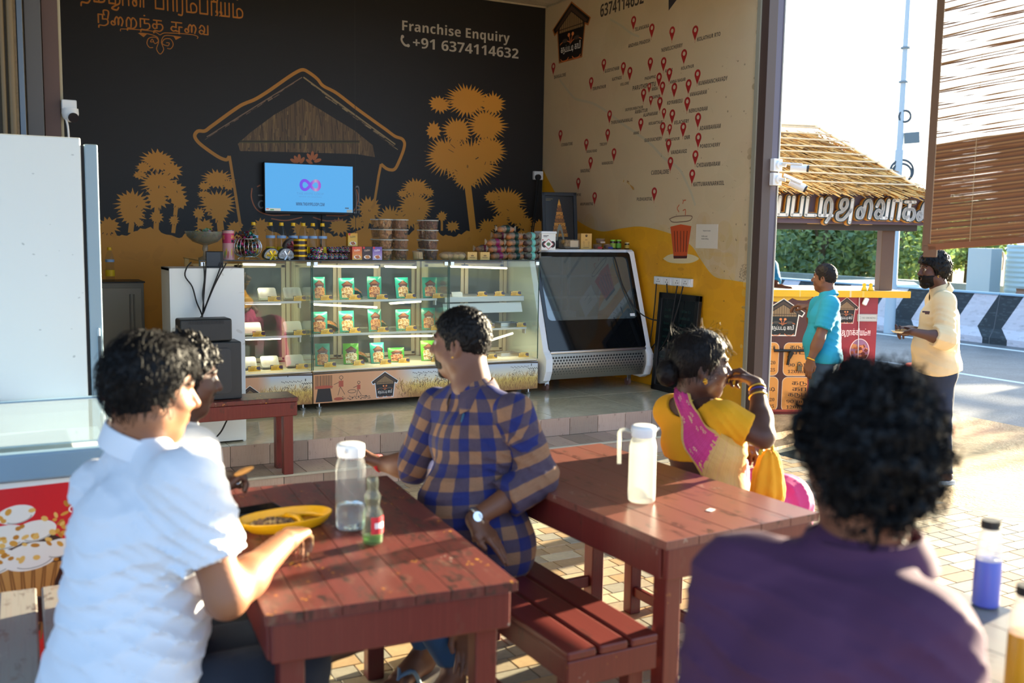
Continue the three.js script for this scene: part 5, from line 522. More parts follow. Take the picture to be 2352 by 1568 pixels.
// ---------- left side: cabinet, computer, fridge, freezer ----------
{
  const t = thing('white_cabinet', 'white laminate billing cabinet at the edge of the shop floor', 'cabinet', [1.255, YP, -6.53]), H = 1.115, w = 0.455; part('front_panel', bx(w, H - 0.01, 0.018, 0, H / 2 + 0.005, 0.145, 0.002), mat('#ffffff', 0.4, { map: ctex(256, 640, (g) => { seed = 3; g.fillStyle = '#dde3e4'; g.fillRect(0, 0, 256, 640); for (let i = 0; i < 40; i++) { g.globalAlpha = 0.25; g.fillStyle = '#8c8a80'; g.beginPath(); g.ellipse(rr(20, 250), rr(40, 620), rr(1, 12), rr(1, 4), rr(0, 3), 0, 7); g.fill(); } }) }), t); part('side_panel', bx(0.018, 0.5, 0.3, -w / 2 + 0.009, H - 0.25, -0.005, 0.002), MT.whitePl, t); part('side_panel', bx(0.018, H, 0.3, w / 2 - 0.009, H / 2, -0.005, 0.002), MT.whitePl, t); part('top', bx(w, 0.018, 0.3, 0, H - 0.009, -0.005, 0.002), MT.whitePl, t); part('body', bx(w - 0.06, 0.58, 0.27, 0, 0.3, -0.01, 0.003), mat('#6f675f', 0.5), t); const d = part('drawer', bx(0.014, 0.2, 0.24, -w / 2 + 0.03, 0.46, -0.01, 0.002), mat('#857a6e', 0.5), t); part('handle', bx(0.016, 0.012, 0.08, -w / 2 + 0.018, 0.47, -0.01, 0.004), MT.chrome, d);
  const s = thing('receipt_screen', 'small black customer screen on top of the white cabinet', 'monitor', [onZ(489, 600, -6.55).x, YP + H, -6.5], -0.15); part('housing', bx(0.105, 0.1, 0.06, 0, 0.052, 0, 0.004), MT.black, s); part('screen', bx(0.085, 0.09, 0.004, -0.008, 0.053, 0.031, 0.001), mat('#1a1d22', 0.15), s); part('base', bx(0.08, 0.01, 0.07, 0, 0.005, 0, 0.002), MT.black, s);
  const cab = (pts, l) => solo('computer_cable', tube(pts, 0.0045, 26, 6), MT.wireBlk, l, 'cable', 'cables over the white cabinet'), zf = -6.37, P = (u, v, o = 0) => onZ(u, v, zf + 0.01 + o), cr = (x, y, o) => P(360 + x / 3.267, 480 + y / 3.267, o);
  cab([cr(260, 398), cr(225, 440), cr(212, 500), cr(265, 580), cr(300, 700), cr(330, 770, 0.03), cr(350, 830, 0.08)], 'thin black cable bowing out over the cabinet front'); cab([cr(352, 400), cr(358, 520), cr(345, 640), cr(352, 740, 0.03), cr(330, 830, 0.08)], 'black cable hanging straight down the cabinet front'); cab([cr(372, 400), cr(362, 540), cr(350, 700), cr(345, 780, 0.04), cr(340, 830, 0.08)], 'black cable beside the straight one on the cabinet front'); cab([cr(490, 405), cr(455, 500), cr(415, 600), cr(370, 720, 0.02), cr(340, 800, 0.05), cr(330, 835, 0.08)], 'black cable slanting from the screen down the cabinet front'); cab([cr(522, 405), cr(470, 500), cr(430, 580), cr(380, 700, 0.02), cr(345, 790, 0.06), cr(310, 835, 0.09)], 'outermost black cable slanting down the cabinet front');
  const yb = YT + 0.48, R1 = onZ(557, 920, -5.96), c = thing('computer_tower', 'black computer tower lying against the cabinet on the red stand', 'computer', [R1.x - 0.17, yb, -6.05]); part('case', bx(0.34, 0.345, 0.17, 0, 0.175, 0, 0.008), mat('#24282c', 0.45), c); part('side_panel', ext(rrect(0.25, 0.27, 0.03), 0.004, 0.002).translate(-0.02, 0.175, 0.085), mat('#2a2e33', 0.4), c); const gr = []; for (let i = 0; i < 9; i++) for (let j = 0; j < 9; j++) gr.push(new THREE.CircleGeometry(0.0035, 6).translate(-0.055 + i * 0.0095 + (j % 2) * 0.004, 0.15 + j * 0.0095, 0.0925)); part('vent_grille', mg(gr), MT.black, c).userData.kind = 'stuff'; part('foot', mg([-1, 1].map((s) => bx(0.05, 0.006, 0.15, s * 0.12, 0.003, 0, 0.001))), MT.rubber, c);
  const R2 = onZ(535, 788, -5.96), u = thing('backup_battery', 'black power backup box on top of the computer tower', 'power supply', [R2.x - 0.15, yb + 0.348, -6.05], 0.02); part('case', bx(0.3, 0.135, 0.15, 0, 0.07, 0, 0.012), mat('#1f2326', 0.45), u); part('vent', mg([...Array(26)].map((_, i) => bx(0.003, 0.02, 0.003, -0.1 + i * 0.008, 0.118, 0.0755, 0))), MT.black, u); part('cable', tube([[-0.15, 0.05, 0.02], [-0.2, 0.03, 0.03], [-0.24, 0.02, 0.02], [-0.26, -0.06, 0]], 0.005, 14, 6), MT.wireBlk, u);
  solo('floor_cable', tube([[1.4, 0.55, -6.15], [1.33, 0.46, -6.17], [1.28, 0.36, -6.19], [1.22, 0.3, -6.2]], 0.005, 16, 6), MT.wireBlk, 'black cable looping down below the red stand', 'cable');
}
{ // grey steel cupboard by the back wall
  const t = thing('steel_cupboard', 'scuffed grey steel cupboard behind the fridge door edge', 'cupboard', [onZ(262, 650, -8.75).x, YP, -8.78]); const H = 0.916; part('body', bx(0.42, H, 0.36, 0, H / 2, 0, 0.004), mat('#7c776e', 0.5, { metalness: 0.3 }), t); part('top_sheet', bx(0.44, 0.012, 0.38, 0, H - 0.004, 0, 0.003), MT.black, t); const d = part('door', bx(0.38, H - 0.08, 0.014, 0, H / 2 - 0.01, 0.185, 0.003), mat('#8a857b', 0.45, { metalness: 0.3 }), t); part('door_rib', mg([0.1, 0.13].map((x) => bx(0.012, H - 0.2, 0.008, x, H / 2, 0.195, 0.002))), mat('#6e6a62', 0.5), d);
}
{ // tall fridge seen from its side
  const t = thing('upright_fridge', 'tall white fridge with grey door edge and recessed handle', 'fridge', [0.1, 0, -5.08]), H = 2.0; part('body', bx(0.62, H - 0.06, 0.64, 0, H / 2 + 0.03, 0, 0.006), mat('#ffffff', 0.35, { map: ctex(512, 1024, (g, w, h) => { seed = 8; g.fillStyle = '#dfe6e6'; g.fillRect(0, 0, w, h); for (let i = 0; i < 30; i++) { g.globalAlpha = 0.4; g.fillStyle = '#6f7a7c'; g.beginPath(); g.ellipse(rr(0, w), rr(0, h), rr(1, 6), rr(1, 3), rr(0, 3), 0, 7); g.fill(); } }) }), t); part('gasket', bx(0.014, H - 0.1, 0.61, 0.317, H / 2 + 0.02, 0, 0.002), MT.rubber, t); const d = part('door', bx(0.055, H - 0.09, 0.63, 0.352, H / 2 + 0.02, 0, 0.006), mat('#8fa6b4', 0.4), t); part('handle', bx(0.012, 0.24, 0.02, 0.36, 1.05, 0.318, 0.005), mat('#a9bcc8', 0.35), d); part('handle_recess', bx(0.014, 0.17, 0.006, 0.362, 1.05, 0.3285, 0.002), mat('#3d4f5a', 0.4), d); part('foot', mg([-1, 1].map((s) => cyl(0.03, 0.03, 0.06, s * 0.24, 0, 0.24, 10))), MT.rubber, t);
}
{ // ice cream chest freezer
  const x0 = -1.0, x1 = 0.46, z0 = -4.7, z1 = -3.77, c = thing('chest_freezer', 'ice cream chest freezer with red cone picture and blue grey lid frame', 'freezer', [(x0 + x1) / 2, 0, (z0 + z1) / 2]), w = x1 - x0, D = z1 - z0, H = 0.88, tx = ctex(1024, 576, (g, W, h) => {
    seed = 12; g.fillStyle = '#e8e8e4'; g.fillRect(0, 0, W, h); g.fillStyle = '#d4121f'; g.beginPath(); g.moveTo(0, 40); g.quadraticCurveTo(W * 0.5, 20, W, 10); g.lineTo(W, h); g.lineTo(0, h); g.fill(); g.fillStyle = '#3a2018'; g.beginPath(); g.ellipse(760, 300, 150, 160, 0, 0, 7); g.fill(); poly(g, [[650, 250], [860, 250], [768, 540]], '#c08a4a'); g.strokeStyle = '#8a5a2c'; g.lineWidth = 4; for (let i = 0; i < 9; i++) { g.beginPath(); g.moveTo(640 + i * 26, 250); g.lineTo(720 + i * 12, 480); g.stroke(); g.beginPath(); g.moveTo(870 - i * 26, 250); g.lineTo(816 - i * 12, 480); g.stroke(); } for (const [x, y, r] of [[700, 230, 62], [790, 225, 66], [730, 160, 58], [800, 150, 50], [760, 95, 44], [850, 210, 44], [665, 190, 40]]) { g.fillStyle = '#ece7de'; g.beginPath(); g.ellipse(x, y, r, r * 0.62, -0.2, 0, 7); g.fill(); g.strokeStyle = '#a8a49c'; g.lineWidth = 3; g.beginPath(); g.ellipse(x + 4, y + 8, r * 0.7, r * 0.4, -0.2, 0.2, 2.6); g.stroke(); } for (let i = 0; i < 70; i++) { g.fillStyle = ['#d99a3a', '#c07c24', '#e8b860'][i % 3]; g.beginPath(); g.ellipse(rr(650, 880), rr(70, 250), rr(5, 12), rr(4, 8), rr(0, 3), 0, 7); g.fill(); } g.strokeStyle = '#f0ece6'; g.lineWidth = 4; for (let i = 0; i < 4; i++) { g.beginPath(); g.arc(890 + i * 14, 96 - i * 14, 10 + i * 2, 2, 5); g.stroke(); } });
  part('body', bx(w, H - 0.18, D - 0.02, 0, (H - 0.18) / 2 + 0.04, -0.01, 0.008), MT.white, c); part('front_picture', tr(new THREE.BoxGeometry(w - 0.01, H - 0.19, 0.006), 0, (H - 0.19) / 2 + 0.045, D / 2 - 0.016), [0, 1, 2, 3, 4, 5].map((k) => (k === 4 ? mat('#ffffff', 0.35, { map: tx }) : MT.white)), c, 'red front with an ice cream cone picture'); part('lid_frame', mg([bx(w + 0.01, 0.1, 0.05, 0, H - 0.09, D / 2 - 0.015, 0.012), bx(w + 0.01, 0.06, 0.05, 0, H - 0.03, -D / 2 + 0.03, 0.01), bx(0.05, 0.08, D, w / 2 - 0.02, H - 0.07, 0, 0.01), bx(0.05, 0.08, D, -w / 2 + 0.02, H - 0.07, 0, 0.01)]), mat('#7d9cb4', 0.35), c); for (let i = 0; i < 2; i++) part('sliding_lid', tr(bx(w / 2, 0.008, D - 0.1, 0, 0, 0, 0.002), (i - 0.5) * w * 0.46, H - 0.03 + i * 0.012, 0, 0.02), phys('#cfe0e6', 0.05, { transmission: 0.6, thickness: 0 }), c); part('liner', bx(w - 0.1, 0.03, D - 0.1, 0, H - 0.3, 0, 0.004), MT.whitePl, c); part('foot', mg([-1, 1].flatMap((s) => [-1, 1].map((q) => cyl(0.03, 0.03, 0.05, s * (w / 2 - 0.1), 0, q * (D / 2 - 0.1), 10)))), MT.rubber, c);
}
// ---------- roadside stall ----------
{
  const A = V(6.92, 0, -7.43), ph = 24 * R, n = V(-Math.sin(ph), 0, Math.cos(ph)), e = V(Math.cos(ph), 0, Math.sin(ph)), GY = -0.15;
  const L = (u, v, off = 0) => { const r = ray(u, v), t = (n.dot(A.clone().sub(CP)) + off) / n.dot(r), p = r.multiplyScalar(t).add(CP); return [p.clone().sub(A).dot(e), p.y]; };
  const st = thing('food_stall', 'roadside snack stall with maroon counter, purple sign board and thatched roof', 'stall', [A.x, 0, A.z], -ph), S0 = -1.1, S1 = L(2008, 800)[0], SM = L(1855, 800)[0], YCt = 1.06;
  const panelTex = (s0, s1, y0, y1, W, H, draw) => ctex(W, H, (g) => draw(g, (u, v) => { const [s, y] = L(u, v, 0.03); return [(s - s0) / (s1 - s0) * W, (y1 - y) / (y1 - y0) * H]; }, W, H));
  const card = (g, Q, u0, v0, u1, v1, lines) => { const a = Q(u0, v0), b = Q(u1, v1), w = b[0] - a[0], h = b[1] - a[1]; g.fillStyle = '#e8d8c4'; g.beginPath(); g.roundRect(a[0] - 3, a[1] - 3, w + 6, h + 6, 34); g.fill(); g.fillStyle = '#e39a48'; g.beginPath(); g.roundRect(a[0], a[1], w, h, 32); g.fill(); lines.forEach(([t, k]) => { const y = a[1] + h * k; if (t.includes(' ') && !/\d/.test(t)) script(g, t, a[0] + w * 0.22, y - h * 0.1, w * 0.66, h * 0.1, '#3a2418', 14); else words(g, t, a[0] + w * 0.16, y, w * 0.7, h * 0.14, '#3a2418', 'serif'); }); };
  const t1 = panelTex(S0, SM, GY, YCt, 900, 740, (g, Q, W, H) => {
    seed = 23; g.fillStyle = '#4f2521'; g.fillRect(0, 0, W, H); for (let i = 0; i < 120; i++) { g.globalAlpha = 0.06; g.fillStyle = rnd() < 0.5 ? '#8a3a2c' : '#2a1210'; g.beginPath(); g.ellipse(rr(0, W), rr(0, H), rr(20, 90), rr(10, 60), 0, 0, 7); g.fill(); } g.globalAlpha = 1;
    const yt = Q(1800, 673); g.fillStyle = '#e2b412'; g.beginPath(); g.moveTo(0, 0); g.lineTo(W, 0); g.lineTo(W, Q(1855, 704)[1]); for (let i = 0; i < 30; i++) g.lineTo(W - i * W / 30, Q(1855, 690)[1] + rr(-16, 12) - (i > 18 ? 20 : 0)); g.lineTo(0, 0); g.fill();
    const a = Q(1748, 683), b = Q(1847, 776); hut(g, a[0], a[1], b[0] - a[0], b[1] - a[1], '#efe6da');
    card(g, Q, 1745, 789, 1785, 866, [['tti', 0.2], ['ru. 20', 0.66], ['ru. 25', 0.88]]); card(g, Q, 1801, 790, 1856, 867, [['ka ru pa.', 0.18], ['pa tta', 0.34], ['90 ml', 0.72], ['120ml', 0.92]]); card(g, Q, 1742, 870, 1783, 949, [['ka tti', 0.4], ['ru. 20', 0.72], ['ru. 25', 0.92]]); card(g, Q, 1797, 871, 1856, 950, [['_ ka ru', 0.22], ['_ ka aa', 0.4], ['ka ru pa', 0.56], ['90 ml', 0.76], ['120ml', 0.93]]);
    g.fillStyle = '#a8483c'; g.fillRect(0, H - 14, W, 14);
  });
  const t2 = panelTex(SM, S1, GY, YCt, 520, 940, (g, Q, W, H) => {
    seed = 24; g.fillStyle = '#8f2b35'; g.fillRect(0, 0, W, H); for (let i = 0; i < 120; i++) { g.globalAlpha = 0.05; g.fillStyle = rnd() < 0.5 ? '#c25a4a' : '#6a1a2a'; g.beginPath(); g.ellipse(rr(0, W), rr(0, H), rr(20, 90), rr(20, 80), 0, 0, 7); g.fill(); } g.globalAlpha = 1;
    const a = Q(1917, 681), b = Q(1971, 746); hut(g, a[0], a[1], b[0] - a[0], b[1] - a[1], '#e0c8b8');
    { const p = Q(1933, 760), q = Q(1998, 772); script(g, 'aaa ra aa ka. ki ya ma. ! ! !', p[0], p[1], q[0] - p[0], q[1] - p[1], '#f0e4dc', 16); } { const p = Q(1950, 841), q = Q(1992, 849); script(g, 'ka tta. tti _ ma a ai _ pa tti', p[0], p[1], q[0] - p[0], q[1] - p[1], '#f0e4dc', 18); }
    for (const [u, v, ru, rv] of [[1974, 808, 21, 28], [1980, 884, 24, 26]]) { const c = Q(u, v), d = Q(u + ru, v + rv); g.fillStyle = '#ead9cf'; g.beginPath(); g.ellipse(c[0], c[1], d[0] - c[0], d[1] - c[1], 0, 0, 7); g.fill(); g.save(); g.beginPath(); g.ellipse(c[0], c[1], (d[0] - c[0]) * 0.92, (d[1] - c[1]) * 0.94, 0, 0, 7); g.clip(); g.fillStyle = '#8c6a86'; g.fillRect(c[0] - 90, c[1] - 130, 180, 260); for (let i = 0; i < 40; i++) { g.fillStyle = ['#7a3a22', '#a85a34', '#c98a52', '#5a2414'][i % 4]; g.save(); g.translate(c[0] + rr(-60, 60), c[1] + rr(-40, 70)); g.rotate(rr(-0.6, 0.6)); g.fillRect(-14, -12, 28, 24); g.restore(); } g.fillStyle = '#efe6dc'; g.beginPath(); g.ellipse(c[0], c[1] + (d[1] - c[1]) * 0.95, 80, 26, 0, 0, 7); g.fill(); g.restore(); }
  });
  const face = (s0, s1, t, nm, off) => part(nm, tr(new THREE.BoxGeometry(s1 - s0, YCt - GY - 0.03, 0.02), (s0 + s1) / 2, (YCt + GY + 0.03) / 2, off), [0, 1, 2, 3, 4, 5].map((k) => (k === 4 ? mat('#ffffff', 0.35, { map: t }) : mat('#6a2a2a', 0.5))), st);
  face(S0, SM, t1, 'menu_panel', 0.03); face(SM, S1, t2, 'side_panel', 0.02); part('counter_body', span(S0, S1 - 0.01, GY + 0.04, YCt - 0.01, -0.9, 0.005, 0.004), mat('#5a2a2a', 0.6), st); part('kick_rail', span(S0, S1, GY, GY + 0.05, -0.2, 0.02, 0.004), mat('#8a3a34', 0.6), st);
  const cx1 = L(2084, 670)[0]; part('counter_top', span(S0, cx1, YCt, YCt + 0.03, -0.95, 0.07, 0.004), mat('#d8d2c2', 0.6), st); part('counter_edge', span(S0, cx1, YCt - 0.032, YCt + 0.034, 0.055, 0.08, 0.004), mat('#ffffff', 0.5, { map: ctex(512, 32, (g) => { seed = 3; g.fillStyle = '#dfb01c'; g.fillRect(0, 0, 512, 32); for (let i = 0; i < 60; i++) { g.fillStyle = '#ddd6c4'; g.globalAlpha = 0.7; g.fillRect(rr(0, 512), rr(0, 6), rr(4, 20), rr(2, 8)); } g.globalAlpha = 1; }) }), st, 'chipped yellow edge board');
  const p0 = L(2021, 600, -0.1)[0], p1 = L(2051, 600, -0.1)[0]; part('roof_post', span(p0, p1, YCt + 0.03, 1.78, -0.2, -0.08, 0.006), mat('#5a4436', 0.5), st); part('roof_post', span(S0 + 0.05, S0 + 0.17, YCt + 0.03, 1.78, -0.2, -0.08, 0.006), mat('#5a4436', 0.5), st);
  const f1 = L(2180, 480, 0.12)[0], yt = 2.08, yb = 1.745; part('sign_board', span(S0 - 0.2, f1, yb, yt, 0.08, 0.14, 0.006), mat('#53465a', 0.45), st, 'dull purple fascia board'); part('roof_beam', span(S0 - 0.2, f1 - 0.25, yb - 0.06, yb + 0.04, -0.12, 0.0, 0.004), mat('#3a3230', 0.5), st); part('ceiling_board', tr(span(S0, f1 - 0.3, yb + 0.03, yb + 0.05, -1.6, 0.05, 0), 0, 0, 0), mat('#6b4a30', 0.7), st); part('side_board', span(f1 - 0.06, f1, yb, yt, -1.7, 0.08, 0.004), mat('#53465a', 0.45), st);
  for (const u of [1868, 1989]) { const [s] = L(u, 512, 0.05); const l = part('spot_light', cyl(0.06, 0.06, 0.012, s, yb - 0.004, 0.05, 18), mat('#d8b070', 0.4), st); }
  // letters
  const gw = [['ru pa. pa tta. tti', 1745, 1911], ['a la. va aa', 1919, 2066], ['ka ai tta', 2070, 2168]], white = mat('#cfd6dc', 0.45), ink = mat('#2f4450', 0.5), gold = mat('#b98432', 0.5), ribbon = (list, sx, x0, y0, sy, wd, z, d) => { const gs = []; for (const l of list) for (let i = 0; i < l.length; i++) { const p = V(x0 + (l[i][0] - l[i][1] * 0.12) * sx, y0 - l[i][1] * sy, z); gs.push(cyl(wd / 2, wd / 2, d, 0, 0, 0, 8).rotateX(Math.PI / 2).translate(p.x, p.y, p.z)); if (i) { const q = V(x0 + (l[i - 1][0] - l[i - 1][1] * 0.12) * sx, y0 - l[i - 1][1] * sy, z), len = p.distanceTo(q); if (len > 0.003) gs.push(tr(new THREE.BoxGeometry(len, wd, d), (p.x + q.x) / 2, (p.y + q.y) / 2, z + d / 2, 0, 0, Math.atan2(p.y - q.y, p.x - q.x))); } } return mg(gs); };
  for (const [txt, u0, u1] of gw) { const a = L(u0, 447, 0.2), b = L(u1, 447, 0.2), all = strokesOf(txt), sx = (b[0] - a[0]) / all.w, hh = L((u0 + u1) / 2, 447 + (u0 - 1745) * 0.045, 0.2)[1] - L((u0 + u1) / 2, 493 + (u0 - 1745) * 0.045, 0.2)[1]; let x = a[0] + 0.03; const y0 = 2.005 - (u0 - 1745) * 0.00008;
    for (const tok of txt.split(' ')) { const s = strokesOf(tok), k = hh / 100, wd = 0.029; const lb = part('sign_letter', ribbon(s.list, sx, x, y0, k, wd, 0.205, 0.012), white, st); part('letter_outline', ribbon(s.list, sx, x, y0, k, wd + 0.018, 0.196, 0.012), ink, lb); part('letter_side', ribbon(s.list, sx, x, y0, k, wd + 0.03, 0.142, 0.056), gold, lb); x += (s.w + 14) * sx; } }
  // thatch
  seed = 29; const ev = (u, v) => { const [s, y] = L(u, v, 0.22); return V(s, y, 0.22); }, rg = (u, v) => { const [s, y] = L(u, v, -1.0); return V(s, y, -1.0); }, E0 = V(S0 - 0.5, 2.13, 0.22), E1 = ev(2108, 441), R0 = V(S0, rg(1785, 292).y, -1.0), R1 = rg(1868, 300);
  const tri = (...p) => { const g = new THREE.BufferGeometry(); g.setAttribute('position', new THREE.BufferAttribute(new Float32Array(p.flatMap((v) => v.toArray())), 3)); g.computeVertexNormals(); return g; }, B1 = V(E1.x - 0.1, 2.1, -2.2), B0 = V(S0 - 0.5, 2.1, -2.2), dn = (v) => v.clone().add(V(0, -0.05, 0));
  part('roof_base', mg([tri(E0, E1, R1), tri(E0, R1, R0), tri(E1, B1, R1), tri(B1, B0, R0), tri(B1, R0, R1), tri(B0, E0, R0)].map((g) => { g.translate(0, -0.03, 0); return g; })), mat('#7a5a2c', 0.9, { side: THREE.DoubleSide }), st);
  const straw = [[], [], [], []], sm = ['#b5843a', '#c99a4e', '#8a6430', '#d2ab68'].map((c) => mat(c, 0.8, { side: THREE.DoubleSide }));
  const strip = (p, d, up, len, w) => { const q = p.clone().addScaledVector(d, len), s = d.clone().cross(up).normalize().multiplyScalar(w), l = up.clone().multiplyScalar(rr(0.004, 0.03)); return tri(p.clone().sub(s), q.clone().sub(s.clone().multiplyScalar(0.4)).add(l), p.clone().add(s), p.clone().add(s), q.clone().sub(s.clone().multiplyScalar(0.4)).add(l), q.clone().add(s.clone().multiplyScalar(0.4)).add(l)); };
  const slope = (a, b, c, d, cnt) => { const nrm = b.clone().sub(a).cross(c.clone().sub(a)).normalize(); if (nrm.y < 0) nrm.negate(); for (let i = 0; i < cnt; i++) { const u = rnd(), v = Math.sqrt(rnd()), lo = a.clone().lerp(b, u), hi = d.clone().lerp(c, u), p = hi.clone().lerp(lo, Math.min(0.97, v)), dir = lo.clone().sub(hi).normalize().add(b.clone().sub(a).normalize().multiplyScalar(rr(0.05, 0.75))).normalize(); const k = p.clone().addScaledVector(nrm, rr(0.005, 0.03)); straw[i % 4].push(strip(k, dir, nrm, rr(0.12, 0.34), rr(0.006, 0.022))); } };
  slope(E0, E1, R1, R0, 4200); slope(E1, B1, R1.clone().add(V(0.001, 0, 0)), R1, 900); for (let i = 0; i < 500; i++) { const p = E0.clone().lerp(E1, rnd()).add(V(0, 0.02, 0)); straw[i % 4].push(strip(p, V(rr(-0.3, 0.6), -1, rr(-0.2, 0.5)).normalize(), V(0, 0.3, 1).normalize(), rr(0.03, 0.09), 0.006)); }
  straw.forEach((l, k) => { part('straw', mg(l), sm[k], st).userData.kind = 'stuff'; });
  const rodM = mat('#cfc2a8', 0.6); for (let i = 0; i < 9; i++) { const k = 0.03 + i * 0.117, a = E0.clone().lerp(R0, k), b = E1.clone().lerp(R1, k), up = V(0, 0.045, 0.03); part('bamboo_rod', tube([a.clone().add(up), a.clone().lerp(b, 0.35).add(up).add(V(0, rr(-0.01, 0.01), 0)), a.clone().lerp(b, 0.7).add(up).add(V(0, rr(-0.01, 0.01), 0)), b.clone().add(up).add(V(0.03, 0, 0))], 0.0095, 14, 6), rodM, st); }
  part('bamboo_rod', tube([E1.clone().add(V(0, 0.04, 0.02)), R1.clone().add(V(0.02, 0.05, 0))], 0.012, 4, 6), rodM, st); part('bamboo_rod', tube([R0.clone().add(V(0, 0.05, 0)), R1.clone().add(V(0.05, 0.05, 0))], 0.013, 4, 6), rodM, st);
  // fittings on the counter front
  const wp = (u, v, o) => { const [s, y] = L(u, v, o); return V(s, y, o); }; { const lt = part('door_bolt', mg([rod(wp(1778, 805, 0.06), wp(1850, 805, 0.06), 0.014), rod(wp(1815, 808, 0.065), wp(1809, 838, 0.065), 0.014), rod(wp(1820, 808, 0.065), wp(1812, 822, 0.065), 0.02), bx(0.06, 0.025, 0.03, ...wp(1822, 805, 0.06).toArray(), 0.004)]), MT.black, st); const lk = part('padlock', mg([tr(bx(0.05, 0.055, 0.022, 0, 0, 0, 0.006), ...wp(1836, 846, 0.06).toArray()), tr(new THREE.TorusGeometry(0.018, 0.005, 6, 14, Math.PI), ...wp(1836, 836, 0.06).toArray())]), mat('#6a6250', 0.35, { metalness: 0.8 }), st); }
  { const a = wp(1970, 721, 0.04), b = wp(2014, 738, 0.04), w = b.x - a.x, h = a.y - b.y; part('warning_plate', tr(new THREE.BoxGeometry(w, h, 0.006), (a.x + b.x) / 2, (a.y + b.y) / 2, 0.04), [0, 1, 2, 3, 4, 5].map((k) => (k === 4 ? mat('#ffffff', 0.5, { map: ctex(256, 96, (g) => { g.fillStyle = '#b7bcb4'; g.fillRect(0, 0, 256, 96); g.strokeStyle = '#8a928c'; g.lineWidth = 4; g.strokeRect(6, 6, 244, 84); words(g, 'NO SMOKING', 60, 62, 180, 34, '#6a726c', 'serif'); g.beginPath(); g.arc(34, 48, 14, 0, 7); g.stroke(); }) }) : MT.whitePl)), st); part('bracket', mg([rod(wp(1974, 680, 0.05), wp(1970, 860, 0.05), 0.004), tr(bx(0.05, 0.08, 0.03, 0, 0, 0, 0.012), ...wp(1988, 692, 0.06).toArray(), 0, 0, -0.4)]), MT.whitePl, st); }
  [[1985, 'nearer the blue shirted customer'], [2000, 'nearer the roof post']].forEach(([u, w]) => { const [s] = L(u, 660, 0), o = solo('yellow_figurine', mg([lathe([[0, 0], [0.028, 0], [0.026, 0.02], [0.014, 0.045], [0.02, 0.056], [0.018, 0.07], [0, 0.078]], 14), tr(new THREE.ConeGeometry(0.008, 0.02, 8), 0.018, 0.06, 0, 0, 0, -Math.PI / 2)]), MT.capY, `small yellow figurine on the stall counter, ${w}`, 'figurine', 'yellow figurines'); o.position.copy(A).addScaledVector(e, s).add(V(0, YCt + 0.03, 0)); });
}
